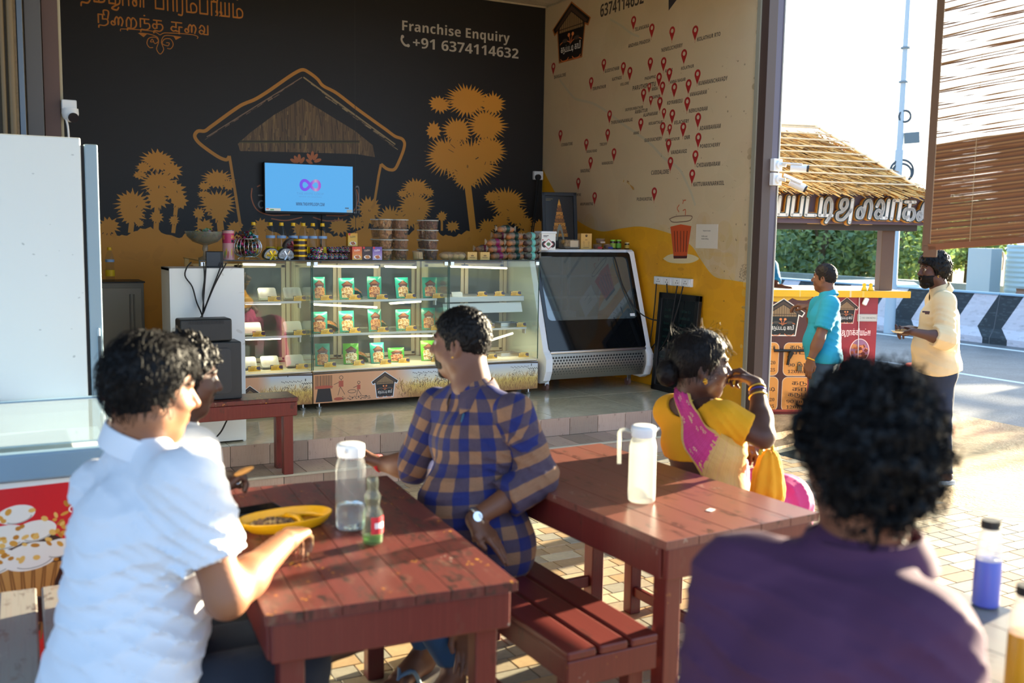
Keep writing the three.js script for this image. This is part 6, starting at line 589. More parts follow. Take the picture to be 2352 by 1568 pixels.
// ---------- road barrier, pole, shed, trees ----------
{
  const prof = [[0, -0.2], [0.0, -0.05], [0.1, 0.1], [0.2, 0.67], [0.4, 0.67], [0.55, -0.2]], zS = -17, zE = -2, per = 0.93, tx = ctex(512, 512, (g, w, h) => { seed = 33; g.fillStyle = '#c9c6cc'; g.fillRect(0, 0, w, h); for (let k = -2; k < 3; k++) { const x = k * w + 70; poly(g, [[x, 0], [x + w * 0.5, 0], [x + w * 0.18, h * 0.64], [x + w * 0.5 - 60, h * 0.84], [x + w * 0.5 - 60, h], [x - 60, h], [x - 60, h * 0.84], [x - w * 0.32, h * 0.64]], '#2b3236'); } for (let i = 0; i < 300; i++) { g.globalAlpha = 0.07; g.fillStyle = rnd() < 0.5 ? '#fff' : '#3a3a3a'; g.beginPath(); g.ellipse(rr(0, w), rr(0, h), rr(3, 40), rr(1, 12), 0, 0, 7); g.fill(); } g.globalAlpha = 1; });
  const m = mat('#ffffff', 0.75, { map: rep(tx) });
  for (let s = 0; s < 5; s++) { const za = zS + s * 3, zb = za + 2.985, P = [], U = [], arc = [0, 0.16, 0.33, 0.9]; for (let i = 0; i < 3; i++) { const [xa, ya] = prof[i], [xb, yb] = prof[i + 1], v = (y) => (y + 0.2) / 0.87; const q = [[xa, ya, za], [xb, yb, za], [xb, yb, zb], [xa, ya, za], [xb, yb, zb], [xa, ya, zb]]; q.forEach(([x, y, z]) => { P.push(15.1 + x, y, z); U.push(z / per, v(y)); }); } const g = new THREE.BufferGeometry(); g.setAttribute('position', new THREE.BufferAttribute(new Float32Array(P), 3)); g.setAttribute('uv', new THREE.BufferAttribute(new Float32Array(U), 2)); g.computeVertexNormals();
    const t = thing('road_barrier', `concrete road barrier painted with black and white chevrons, ${['by the utility pole end', 'second from the pole end', 'third from the pole end', 'fourth from the pole end', 'last from the pole end'][s]}`, 'barrier', [0, 0, 0], 0, 'chevron road barriers'); part('painted_face', g, m, t); part('concrete', mg([tr(ext(shape(prof.map(([x, y]) => [x + 0.004, y])), zb - za).rotateY(0), 15.1, 0, za)]), mat('#a9adb0', 0.8), t); part('top_rail', span(15.28, 15.52, 0.67, 0.7, za, zb, 0.004), mat('#8fb0c4', 0.6), t); }
  const pz = -12.95, pole = thing('utility_pole', 'pale tapering utility pole with cable loops beyond the stall', 'pole', [14.9, -0.2, pz]); part('mast', mg([cyl(0.1, 0.075, 3.4, 0, 0, 0, 14), cyl(0.06, 0.035, 4.2, 0, 3.4, 0, 12)]), mat('#b4c4cc', 0.6), pole); for (const [y, r] of [[3.02, 0.2], [2.98, 0.17], [4.0, 0.1]]) part('cable_loop', new THREE.TorusGeometry(r, 0.022, 6, 26).rotateY(-0.7).translate(0.02, y, 0.06), mat('#46525a', 0.6), pole); part('box', tr(bx(0.26, 0.2, 0.1, 0, 0, 0, 0.01), 0.16, 3.62, 0.12, 0, -0.7, 0.1), mat('#6c7c82', 0.5), pole); for (const y of [1.6, 2.3, 4.6, 5.2]) part('clamp', cyl(0.085, 0.085, 0.03, 0, y, 0, 14), mat('#7c8a92', 0.5), pole);
  // corrugated sheds behind the barrier
  const corr = (w, h, k) => { const g = new THREE.PlaneGeometry(w, h, 1, Math.round(h / 0.025)), p = g.attributes.position; for (let i = 0; i < p.count; i++) p.setZ(i, 0.012 * Math.sin(p.getY(i) / 0.1 * 6.283)); g.computeVertexNormals(); return uvm(g); }, cm = (c) => mat(c, 0.5, { metalness: 0.25, side: THREE.DoubleSide }), sh = thing('tin_shed', 'pale corrugated tin shed with rusty patches beyond the road barrier', 'shed', [18.6, -0.2, -9], 0); const put = (nm, g, m2, x, y, z, ry = -Math.PI / 2, rz = 0) => { const o = part(nm, g, m2, sh); o.position.set(x, y, z); o.rotation.set(0, ry, rz, 'YXZ'); return o; };
  put('sheet', corr(2.6, 1.5), cm('#a9bfc6'), 0, 0.95, -3.0); put('sheet', corr(2.4, 1.9), cm('#9db8c2'), 0.05, 1.0, 1.9); put('sheet', corr(2.6, 1.9), cm('#a4bcc6'), 0.05, 1.0, 4.3); put('rusty_sheet', corr(0.8, 1.5), cm('#8a6e62'), -0.02, 1.0, 0.35); put('rusty_sheet', corr(2.4, 0.45), cm('#8c6a58'), -0.04, 0.6, -2.8); put('rusty_sheet', corr(1.8, 0.5), cm('#93705c'), -0.04, 0.55, 1.8); put('dark_sheet', corr(0.7, 1.5), cm('#4f565c'), -0.25, 0.9, -0.75, -Math.PI / 2, -0.35); part('roof_sheet', tr(bx(1.6, 0.03, 9, 0, 0, 0, 0.004), 0.6, 2.0, 0.6, 0, 0, 0.12), cm('#8fa6ae'), sh); part('gate_post', span(-0.4, -0.05, 0, 1.62, -4.9, -4.35, 0.01), mat('#a8b4b8', 0.8), sh); part('wall_block', span(0.1, 3, 0, 1.4, -4.4, 5.6, 0.01), mat('#6a6e70', 0.8), sh);
  solo('compound_wall', uvm(span(19.2, 19.5, -0.2, 0.62, -34, -13.6, 0.01)), mat('#8f9690', 0.85, { map: TX.dirt }), 'long low grey compound wall behind the stall', 'wall'); solo('parked_cover', mg([tr(bx(2.6, 0.9, 1.5, 0, 0, 0, 0.2), 16.9, 0.2, -15.6), tr(bx(1.2, 0.4, 1.4, 0, 0, 0, 0.15), 15.6, 0.0, -15.2)]), mat('#b4c2c8', 0.4), 'pale covered vehicle parked by the low wall', 'vehicle');
  // trees
  const hazedLeafMat = ['#8aa05c', '#a3b466', '#76925a', '#b4ba6c', '#6c8a60'].map((c) => phys(c, 0.8, { transmission: 0.5, thickness: 0, side: THREE.DoubleSide })), bark = mat('#5a4c3c', 0.9);  // leaf colours paled to stand in for distant haze
  const trees = []; seed = 37; for (let i = 0; i < 15; i++) { const u = 1740 + i * 34 + rr(-10, 10), dep = rr(27, 36), c = at(u, 640, dep), H = 3.3 + rr(-0.3, 0.5) + (dep - 27) * 0.06; trees.push([c.x, c.z, H, rr(1.3, 2.0)]); } for (let i = 0; i < 5; i++) trees.push([21.5 + i * 1.5, -8 + i * 2.4, 3.4, 1.4]);
  const tl = ['airy', 'dense', 'dark', 'yellowish', 'bushy'];
  trees.forEach(([x, z, H, r], i) => { const t = thing('roadside_tree', `${tl[i % 5]} green roadside tree with low spreading crown behind the wall`, 'tree', [x, -0.2, z], 0, 'trees beyond the road'), gs = [[], []]; part('trunk', mg([rod(V(0, 0, 0), V(rr(-0.2, 0.2), H * 0.45, 0), 0.13, 0.08), rod(V(0, H * 0.35, 0), V(-r * 0.4, H * 0.72, 0.2), 0.06, 0.03), rod(V(0, H * 0.35, 0), V(r * 0.45, H * 0.75, -0.1), 0.06, 0.03), rod(V(0, H * 0.4, 0), V(0.1, H * 0.85, 0.3), 0.06, 0.03)]), bark, t);
    for (let k = 0; k < 2600; k++) { const a = rr(0, 6.28), b = Math.acos(rr(-1, 1)), q = r * (0.5 + 0.5 * Math.sqrt(rnd())) * (0.72 + 0.5 * vn(Math.cos(a) * 2 + i * 7, Math.sin(a) * 2, b * 2)), p = V(Math.sin(b) * Math.cos(a) * q, H * 0.52 + Math.cos(b) * q * 0.8, Math.sin(b) * Math.sin(a) * q); if (p.y < 0.25) p.y = 0.25 + rnd() * 0.9; gs[k % 2].push(tr(new THREE.PlaneGeometry(rr(0.07, 0.2), rr(0.05, 0.12)), p.x, p.y, p.z, rr(0, 6), rr(0, 6), rr(0, 6))); } gs.forEach((l, k) => { part('foliage', mg(l), hazedLeafMat[(i + k) % 5], t).userData.kind = 'stuff'; }); });
}
{ // orange bin, doormat
  const p = onY(2112, 990, -0.15), t = thing('orange_bin', 'tapered orange plastic road bin behind the man in the cream shirt', 'bin', p); part('body', lathe([[0, 0], [0.2, 0], [0.2, 0.02], [0.155, 0.58], [0.17, 0.6], [0.15, 0.62], [0, 0.62]], 26), mat('#e0502c', 0.45), t); part('knob', new THREE.SphereGeometry(0.035, 14, 10).translate(-0.15, 0.63, 0.06), mat('#d4482a', 0.45), t);
  const m = solo('door_mat', bx(0.75, 0.012, 0.42, 0, 0.006, 0, 0.003), mat('#2c352c', 0.95, { bumpMap: TX.speck, bumpScale: 0.004 }), 'dark green mat on the sand at the shop corner', 'mat'); m.position.set(5.72, -0.15, -5.85); m.rotation.y = 0.3;
}
{ // bamboo blind at the canopy edge
  seed = 43; const F = V(3.6, 0, -2.97), d = V(Math.sin(12.6 * R), 0, Math.cos(12.6 * R)), W = 1.7, y0 = 1.575, y1 = 3.42, t = thing('bamboo_blind', 'hanging bamboo slat blind with a dark cord and cloth edge', 'blind', [F.x, 0, F.z], Math.atan2(d.x, d.z) - Math.PI / 2), bm = ['#80522a', '#8f6234', '#6c4522', '#9c7444', '#5e3c20'].map((c) => mat(c, 0.55, { transparent: false }));
  // local +x runs towards the yard
  const slatG = []; for (let k = 0; k < 14; k++) { const up = [], dn = [], low = k > 9; for (let i = 0; i <= 40; i++) { const x = 0.03 + i * (W - 0.03) / 40, n = vn(x * 7, k * 13.7), m = vn(x * 19 + 5, k * 7.1), c = (vn(x * 5 + 30, k * 3.3) - 0.5) * (low ? 0.003 : 0.007), h = low ? 0.0028 + 0.0016 * m : n < 0.5 ? 0.0008 : 0.002 + 0.0036 * m * n; up.push([x, c + h]); dn.unshift([x, c - h]); } slatG.push(ext(shape([...up, ...dn]), 0.003)); }
  let y = y0 + 0.03, i = 0; while (y < y1) { const low = y < 2.02, s = part('slat', slatG[low ? 10 + i % 4 : i % 10], bm[i % 5], t); s.position.set(0, y, 0); s.rotation.z = 0.1 - (y - y0) * 0.02; y += low ? rr(0.0058, 0.0072) : rr(0.0092, 0.0132); i++; }
  part('bottom_rail', tr(bx(W, 0.03, 0.012, W / 2 + 0.02, 0, 0, 0.003), 0, y0 + 0.01, 0, 0, 0, 0.1), mat('#7d4c24', 0.5), t); part('cloth_edge', mg([tr(bx(0.035, y1 - y0 + 0.01, 0.008, 0.01, (y1 + y0) / 2, 0, 0.002)), tr(bx(0.06, 0.05, 0.012, 0.03, y0 - 0.005, 0, 0.004))]), mat('#6e5846', 0.85), t); for (const x of [0.44, 1.25]) part('cord', tube([[x, y0 + 0.03, 0.008], [x - 0.01, 2.2, 0.009], [x + 0.01, 2.8, 0.008], [x, y1, 0.008]], 0.004, 16, 6), MT.black, t); for (const x of [0.2, 0.7, 0.98]) part('thread', tube([[x, y0 + 0.04, 0.006], [x, y1, 0.006]], 0.0012, 4, 4), mat('#c9b48c', 0.8), t); part('head_rail', bx(W + 0.05, 0.04, 0.05, W / 2, y1 + 0.01, 0, 0.004), MT.brown, t); part('tassel', tube([[0.34, y0, 0.01], [0.345, y0 - 0.03, 0.012], [0.342, y0 - 0.075, 0.01]], 0.004, 8, 5), mat('#d8cdb4', 0.8), t);
}
// ---------- people: distance fields meshed with surface nets ----------
const smin = (a, b, k) => { const h = Math.max(k - Math.abs(a - b), 0) / k; return Math.min(a, b) - h * h * k * 0.25; };
const cap = (a, b, r0, r1 = r0, k = 0.02, flat, fk = 1.4) => { const ax_ = a.x, ay = a.y, az = a.z, bx_ = b.x - ax_, by = b.y - ay, bz = b.z - az, l = 1 / Math.max(1e-9, bx_ * bx_ + by * by + bz * bz), fx = flat?.x, fy = flat?.y, fz = flat?.z;
  const f = (x, y, z) => { x -= ax_; y -= ay; z -= az; let t = (x * bx_ + y * by + z * bz) * l; t = t < 0 ? 0 : t > 1 ? 1 : t; x -= bx_ * t; y -= by * t; z -= bz * t; if (flat) { const q = (x * fx + y * fy + z * fz) * (fk - 1); x += fx * q; y += fy * q; z += fz * q; } const r = r0 + (r1 - r0) * t, d = Math.sqrt(x * x + y * y + z * z) - r; return flat ? d / (1 + (fk - 1) * 0.5) : d; }; f.k = k; return f; };
const ball = (c, r, k = 0.02) => cap(c, c, r, r, k);
const ell = (c, r, X, Y, Z, k = 0.02) => { const m = Math.min(...r); const f = (x, y, z) => { x -= c.x; y -= c.y; z -= c.z; const a = (x * X.x + y * X.y + z * X.z) / r[0], b = (x * Y.x + y * Y.y + z * Y.z) / r[1], e = (x * Z.x + y * Z.y + z * Z.z) / r[2], q = Math.sqrt(a * a + b * b + e * e), g = Math.sqrt((a / r[0]) ** 2 + (b / r[1]) ** 2 + (e / r[2]) ** 2); return q < 1e-6 ? -m : q * (q - 1) / g; }; f.k = k; return f; };
const cut = (f, k = 0.01) => { const g = (x, y, z) => f(x, y, z); g.k = k; g.sub = true; return g; };
const field = (ps) => (x, y, z) => { let d = 1e3; for (let i = 0; i < ps.length; i++) { const p = ps[i], e = p(x, y, z); d = p.sub ? -smin(-d, e, p.k) : e - d > p.k ? d : smin(d, e, p.k); } return d; };
function net(f, lo, hi, cell) {
  const n = [0, 1, 2].map((i) => Math.ceil((hi.getComponent(i) - lo.getComponent(i)) / cell / 4) * 4 + 1), [nx, ny, nz] = n, F = new Float32Array(nx * ny * nz).fill(1), id = (i, j, k) => i + nx * (j + ny * k), lim = cell * 4 * 1.25;
  for (let k = 0; k < nz; k += 4) for (let j = 0; j < ny; j += 4) for (let i = 0; i < nx; i += 4) {
    const d = f(lo.x + (i + 1.5) * cell, lo.y + (j + 1.5) * cell, lo.z + (k + 1.5) * cell), near = Math.abs(d) < lim;
    for (let c = k; c < Math.min(k + 4, nz); c++) for (let b = j; b < Math.min(j + 4, ny); b++) for (let a = i; a < Math.min(i + 4, nx); a++) F[id(a, b, c)] = near ? f(lo.x + a * cell, lo.y + b * cell, lo.z + c * cell) : d;
  }
  const P = [], I = [], at_ = new Int32Array(nx * ny * nz).fill(-1);
  for (let k = 0; k < nz - 1; k++) for (let j = 0; j < ny - 1; j++) for (let i = 0; i < nx - 1; i++) {
    let m = 0, x = 0, y = 0, z = 0, s0 = 0; const v = (a, b, c) => F[id(i + a, j + b, k + c)];
    for (let q = 0; q < 8; q++) if (v(q & 1, (q >> 1) & 1, q >> 2) < 0) s0++;
    if (s0 === 0 || s0 === 8) continue;
    for (let q = 0; q < 8; q++) for (let e = 0; e < 3; e++) { if ((q >> e) & 1) continue; const r = q | (1 << e), a = v(q & 1, (q >> 1) & 1, q >> 2), b = v(r & 1, (r >> 1) & 1, r >> 2); if ((a < 0) === (b < 0)) continue; const t = a / (a - b); x += (q & 1) + (e === 0 ? t : 0); y += ((q >> 1) & 1) + (e === 1 ? t : 0); z += (q >> 2) + (e === 2 ? t : 0); m++; }
    at_[id(i, j, k)] = P.length / 3; P.push(lo.x + (i + x / m) * cell, lo.y + (j + y / m) * cell, lo.z + (k + z / m) * cell);
  }
  const q4 = (a, b, c, d, fl) => { if (a < 0 || b < 0 || c < 0 || d < 0) return; fl ? I.push(a, b, c, a, c, d) : I.push(a, c, b, a, d, c); };
  for (let k = 1; k < nz - 1; k++) for (let j = 1; j < ny - 1; j++) for (let i = 1; i < nx - 1; i++) {
    const a = F[id(i, j, k)] < 0;
    if (a !== (F[id(i + 1, j, k)] < 0)) q4(at_[id(i, j - 1, k - 1)], at_[id(i, j, k - 1)], at_[id(i, j, k)], at_[id(i, j - 1, k)], a);
    if (a !== (F[id(i, j + 1, k)] < 0)) q4(at_[id(i - 1, j, k - 1)], at_[id(i, j, k - 1)], at_[id(i, j, k)], at_[id(i - 1, j, k)], !a);
    if (a !== (F[id(i, j, k + 1)] < 0)) q4(at_[id(i - 1, j - 1, k)], at_[id(i, j - 1, k)], at_[id(i, j, k)], at_[id(i - 1, j, k)], a);
  }
  const g = new THREE.BufferGeometry(); g.setAttribute('position', new THREE.BufferAttribute(new Float32Array(P), 3)); g.setIndex(I); g.computeVertexNormals(); return g;
}
const blob = (f, pts, pad, cell) => { const b = new THREE.Box3().setFromPoints(pts).expandByScalar(pad); return net(f, b.min, b.max, cell); };
const soft = (g) => uvm(g.index ? (() => { const n = g.toNonIndexed(); return n; })() : g);
const FW = V(0, 0, -1).applyQuaternion(camera.quaternion).setY(0).normalize(), RT = V(-FW.z, 0, FW.x), UP = V(0, 1, 0);   // ground directions of the view: away, to its right
const dir = (r, f, y = 0) => RT.clone().multiplyScalar(r).addScaledVector(FW, f).add(V(0, y, 0)).normalize();
const frame = (f, up = UP) => { const Z = f.clone().normalize(), X = up.clone().cross(Z).normalize(), Y = Z.clone().cross(X); return { X, Y, Z }; };

function makeHead(c, f, neck, s = 1, o = {}) {                                  // local axes: X side, Y up, Z forward; sizes of an adult head
  const { X, Y, Z } = frame(f, o.up), w = (x, y, z) => c.clone().addScaledVector(X, x * s).addScaledVector(Y, y * s).addScaledVector(Z, z * s), E = (p, r, k) => ell(w(...p), r.map((q) => q * s), X, Y, Z, k * s), Cp = (a, b, r0, r1, k) => cap(w(...a), w(...b), r0 * s, r1 * s, k * s);
  const fat = o.fat ?? 1, ps = [E([0, 0.034, -0.012], [0.073, 0.086, 0.095], 0.03), E([0, -0.03, 0.02], [0.058 * fat, 0.083, 0.068], 0.03), Cp([-0.012, -0.09, 0.05], [0.012, -0.09, 0.05], 0.024 * fat, 0.024 * fat, 0.03), Cp([-0.034, -0.022, 0.055], [-0.034, -0.03, 0.052], 0.025 * fat, 0.022 * fat, 0.025), Cp([0.034, -0.022, 0.055], [0.034, -0.03, 0.052], 0.025 * fat, 0.022 * fat, 0.025), Cp([-0.05, -0.055, 0.0], [0.05, -0.055, 0.0], 0.03 * fat, 0.03 * fat, 0.03), Cp([-0.034, 0.031, 0.076], [0.034, 0.031, 0.076], 0.011, 0.011, 0.014)];
  for (const q of [-1, 1]) ps.push(cut(E([q * 0.031, 0.011, 0.095], [0.017, 0.011, 0.014], 0.01), 0.012 * s));
  ps.push(Cp([0, 0.02, 0.083], [0, -0.02, 0.106], 0.008, 0.0125, 0.012), Cp([-0.012, -0.026, 0.09], [0.012, -0.026, 0.09], 0.0095, 0.0095, 0.008), Cp([-0.018, -0.049, 0.083], [0.018, -0.049, 0.083], 0.0072, 0.0072, 0.008), Cp([-0.015, -0.061, 0.082], [0.015, -0.061, 0.082], 0.008, 0.008, 0.008), cut(Cp([-0.02, -0.0552, 0.092], [0.02, -0.0552, 0.092], o.open ? 0.008 : 0.0035, o.open ? 0.008 : 0.0035, 0.003), 0.004 * s));
  for (const q of [-1, 1]) { ps.push(E([q * 0.075, 0.0, -0.012], [0.011, 0.033, 0.02], 0.008), cut(E([q * 0.088, 0.004, -0.008], [0.011, 0.02, 0.011], 0.006), 0.005 * s), Cp([q * 0.074, -0.03, -0.006], [q * 0.074, -0.032, -0.004], 0.0085, 0.0085, 0.006)); }
  ps.push(cap(w(0, -0.045, -0.025), neck, 0.057 * s * (o.neck ?? 1), 0.064 * s * (o.neck ?? 1), 0.035 * s));
  const loc = (x, y, z) => { x -= c.x; y -= c.y; z -= c.z; return [(x * X.x + y * X.y + z * X.z) / s, (x * Y.x + y * Y.y + z * Y.z) / s, (x * Z.x + y * Z.y + z * Z.z) / s]; };
  return { ps, w, X, Y, Z, c, s, loc };
}
function makeHair(H, o = {}) {                                                  // t thickness, curl, nape, fringe
  const { t = 0.014, amp = 0.008, fq = 70, nape = -0.07, top = 0.012, line = 0, cell = 0.004, side = 0 } = o, s = H.s;
  const f = (x, y, z) => { const [a, b, c] = H.loc(x, y, z), rx = 0.074 + t + side, ry = 0.087 + t + top, rz = 0.096 + t, q = Math.sqrt((a / rx) ** 2 + ((b - 0.034) / ry) ** 2 + ((c + 0.012) / rz) ** 2), g = (q - 1) * 0.075;
    const n1 = vn(a * fq, b * fq, c * fq) - 0.5, n2 = vn(a * fq * 2.3 + 7, b * fq * 1.4, c * fq * 2.3) - 0.5, lim = b > 0.07 + line ? 0.2 : b > 0.02 ? mix(0.034, 0.08, (b - 0.02) / (0.05 + line)) : mix(0.018, 0.034, clamp((b + 0.03) / 0.05, 0, 1)), bot = c > 0.0 ? -0.03 : mix(-0.03, nape, clamp(-c / 0.06, 0, 1));
    let d = g - amp * (n1 * 1.3 + n2 * 0.7); const e = Math.max(c - lim - 0.012 * n1, bot - b + 0.014 * n2); d = -smin(-d, -e, 0.008); const sc = -(Math.sqrt((a / 0.07) ** 2 + ((b - 0.034) / 0.083) ** 2 + ((c + 0.012) / 0.092) ** 2) - 1) * 0.075; return Math.max(d, sc) * s * 0.8; };
  const P = H.c, g = net(f, P.clone().subScalar(0.17 * s), P.clone().addScalar(0.17 * s), cell); return { g, f };
}
function locks(hairGeo, n, len, r, curl, H, m, parent, name = 'hair_locks') {   // short strands standing on the hair surface
  const p = hairGeo.attributes.position, N = hairGeo.attributes.normal, gs = [], a = V(), b = V();
  for (let i = 0; i < n; i++) { const k = Math.floor(rnd() * p.count); a.fromBufferAttribute(p, k); b.fromBufferAttribute(N, k); if (a.clone().sub(H.c).dot(b) < 0) continue; const t1 = b.clone().cross(V(rr(-1, 1), rr(-1, 1), rr(-1, 1))).normalize(), down = H.Y.clone().negate().addScaledVector(b, H.Y.dot(b)).multiplyScalar(0.8).add(t1.clone().multiplyScalar(curl)).normalize(), L = len * rr(0.6, 1.3); const pts = [a.clone().addScaledVector(b, -0.003), a.clone().addScaledVector(b, L * 0.22).addScaledVector(down, L * 0.35), a.clone().addScaledVector(b, L * (0.2 + 0.12 * curl)).addScaledVector(down, L * 0.75), a.clone().addScaledVector(b, L * 0.05).addScaledVector(down, L).addScaledVector(t1, -curl * L * 0.4)]; gs.push(new THREE.TubeGeometry(new THREE.CatmullRomCurve3(pts), 5, r, 3)); }
  if (gs.length) { const o = part(name, mg(gs), m, parent); o.userData.kind = 'stuff'; }
}
function hand(w, d, nrm, curls, thumbIn = 0.5, s = 1, side = 1, spread = 0.18) { // wrist, pointing, palm normal; five curls (radians per joint)
  const D = d.clone().normalize(), Np = nrm.clone().addScaledVector(D, -nrm.dot(D)).normalize(), L = D.clone().cross(Np).multiplyScalar(side), P = (a, b, c) => w.clone().addScaledVector(D, a * s).addScaledVector(L, b * s).addScaledVector(Np, c * s), ps = [], tips = [], Q = [0.03, 0.01, -0.01, -0.029], K = [0.088, 0.093, 0.088, 0.078], len = [[0.042, 0.027, 0.021], [0.046, 0.03, 0.022], [0.042, 0.028, 0.021], [0.033, 0.021, 0.018]];
  for (let i = 0; i < 4; i++) { const a = P(0.005, Q[i] * 0.55, 0), b = P(K[i], Q[i], 0); ps.push(cap(a, b, 0.0155 * s, 0.0115 * s, 0.016 * s)); let p = b, an = 0, dl = D.clone().addScaledVector(L, Q[i] * spread * 30 * 0.1).normalize(); for (let j = 0; j < 3; j++) { an += curls[i] * (j === 1 ? 1.15 : j === 2 ? 0.8 : 0.85); const v = dl.clone().multiplyScalar(Math.cos(an)).addScaledVector(Np, Math.sin(an)), q = p.clone().addScaledVector(v, len[i][j] * s), r = [0.0098, 0.0088, 0.0078][j] * s * (i === 3 ? 0.88 : 1); ps.push(cap(p, q, r, r * 0.9, j ? 0.005 * s : 0.009 * s)); p = q; } tips.push(p); }
  { const a = P(0.018, 0.022, 0.006), b = P(0.048, 0.042, 0.014 + 0.012 * thumbIn), e = P(0.078, 0.05 - 0.02 * thumbIn, 0.018 + 0.024 * thumbIn), g = P(0.1, 0.048 - 0.034 * thumbIn, 0.02 + 0.034 * thumbIn); ps.push(cap(a, b, 0.0165 * s, 0.013 * s, 0.016 * s), cap(b, e, 0.012 * s, 0.0105 * s, 0.008 * s), cap(e, g, 0.0105 * s, 0.0085 * s, 0.006 * s)); tips.unshift(g); }
  return { ps, tips, P, pts: [w, ...tips, P(0.09, 0, 0), P(0.05, 0.05, 0)] };
}
const foot = (heel, toe, s = 1) => { const D = toe.clone().sub(heel).normalize(), L = D.clone().cross(UP).normalize(), P = (a, b, c) => heel.clone().addScaledVector(D, a * s).addScaledVector(L, b * s).add(V(0, c * s, 0)), ps = [ball(P(0.03, 0, 0.03), 0.034 * s, 0.03), cap(P(0.04, 0, 0.075), P(0.13, 0.01, 0.035), 0.034 * s, 0.026 * s, 0.03), cap(P(0.04, -0.012, 0.022), P(0.17, -0.022, 0.016), 0.024 * s, 0.018 * s, 0.03), cap(P(0.04, 0.012, 0.022), P(0.175, 0.024, 0.018), 0.024 * s, 0.02 * s, 0.03)]; [0.03, 0.012, -0.003, -0.017, -0.03].forEach((b, i) => ps.push(cap(P(0.165, b * 0.8, 0.016), P(0.215 - i * 0.009, b, 0.012), 0.012 * s, (i ? 0.0085 : 0.012) * s, 0.008))); return { ps, pts: [heel, toe, P(0.05, 0, 0.12)] }; };
const skin = (c) => phys(c, 0.52, { sheen: 0.15, bumpMap: TX.speck, bumpScale: 0.0006 }), cloth = (c, o = {}) => phys(c, 0.85, { sheen: 0.25, sheenRoughness: 0.6, bumpMap: TX.weave, bumpScale: 0.0006, ...o });
const hairMat = (c) => phys(c, 0.5, { specularIntensity: 0.35 });
const fold = (x, y, z, f, a, dx = 1, dy = 1, dz = 1) => { const n = vn(x * f * dx + 3, y * f * dy + 1, z * f * dz + 7); return a * (1 - Math.abs(2 * n - 1)) ** 2; };
function collar(parent, c, axis, front, m, o = {}) {                            // folded shirt collar round the neck, open at the front
  const { r = 0.07, stand = 0.028, fall = 0.045, flare = 0.02, gap = 0.35, tilt = 0.02 } = o, Y = axis.clone().normalize(), Z = front.clone().addScaledVector(Y, -front.dot(Y)).normalize(), X = Y.clone().cross(Z), prof = [[0, -0.012], [-0.002, stand * 0.6], [0.002, stand], [0.008, stand * 0.96], [flare * 0.7, stand - fall * 0.5], [flare, stand - fall]], N = 40, P = [], I = [];
  for (let i = 0; i <= N; i++) { const a = mix(gap, 2 * Math.PI - gap, i / N), ca = Math.cos(a), sa = Math.sin(a), tip = Math.max(0, ca) ** 2; prof.forEach(([q, h], j) => { const rr_ = r + q + (j > 3 ? 0.006 * tip : 0), hh = h - tilt * (1 + ca) - (j === 5 ? 0.025 * tip : 0); const p = c.clone().addScaledVector(Z, ca * rr_ * 0.95).addScaledVector(X, sa * rr_ * 1.06).addScaledVector(Y, hh); P.push(p.x, p.y, p.z); }); }
  const M_ = prof.length; for (let i = 0; i < N; i++) for (let j = 0; j < M_ - 1; j++) { const q = i * M_ + j; I.push(q, q + 1, q + M_, q + 1, q + M_ + 1, q + M_); } const g = new THREE.BufferGeometry(); g.setAttribute('position', new THREE.BufferAttribute(new Float32Array(P), 3)); g.setIndex(I); g.computeVertexNormals(); const mm = m.clone(); mm.side = THREE.DoubleSide; return part('collar', uvm(g), mm, parent);
}
function eyes(parent, H) { for (const q of [-1, 1]) { const e = part('eye', new THREE.SphereGeometry(0.0122 * H.s, 14, 10).translate(...H.w(q * 0.031, 0.011, 0.0735).toArray()), mat('#a89c90', 0.25), parent); part('iris', new THREE.SphereGeometry(0.0076 * H.s, 12, 8).translate(...H.w(q * 0.0315, 0.011, 0.0795).toArray()), mat('#1a100c', 0.15), e); part('eyebrow', tube([H.w(q * 0.012, 0.032, 0.089), H.w(q * 0.03, 0.038, 0.086), H.w(q * 0.05, 0.032, 0.072)], 0.0036 * H.s, 8, 5), mat('#15100e', 0.7), parent); } }
function beard(H, o = {}) { const f = (x, y, z) => { const [a, b, c] = H.loc(x, y, z), n = vn(a * 160, b * 160, c * 160) - 0.5; let d = Math.sqrt((a / (0.058 + (o.t ?? 0.007))) ** 2 + ((b + 0.045) / 0.078) ** 2 + ((c - 0.022) / (0.07 + (o.t ?? 0.007))) ** 2) - 1; d = Math.min(d * 0.06, Math.sqrt(a * a * 0.5 + (b + 0.095) ** 2 + (c - 0.056) ** 2) - 0.024 - (o.t ?? 0.007)) - 0.004 * n; const mouth = Math.sqrt((a / 0.024) ** 2 + ((b + 0.056) / 0.012) ** 2) - 1, topy = b + (Math.abs(a) < 0.03 && c > 0.06 ? 0.036 : 0.03 - Math.max(0, 0.03 - c) * 0.9); let e = Math.max(topy, -mouth * 0.01, (o.back ?? -0.0) - c); if (o.goatee) e = Math.max(e, 0.05 - c); return Math.max(d, e) * H.s * 0.8; }; return net(f, H.c.clone().subScalar(0.16 * H.s), H.c.clone().addScalar(0.16 * H.s), 0.0036); }
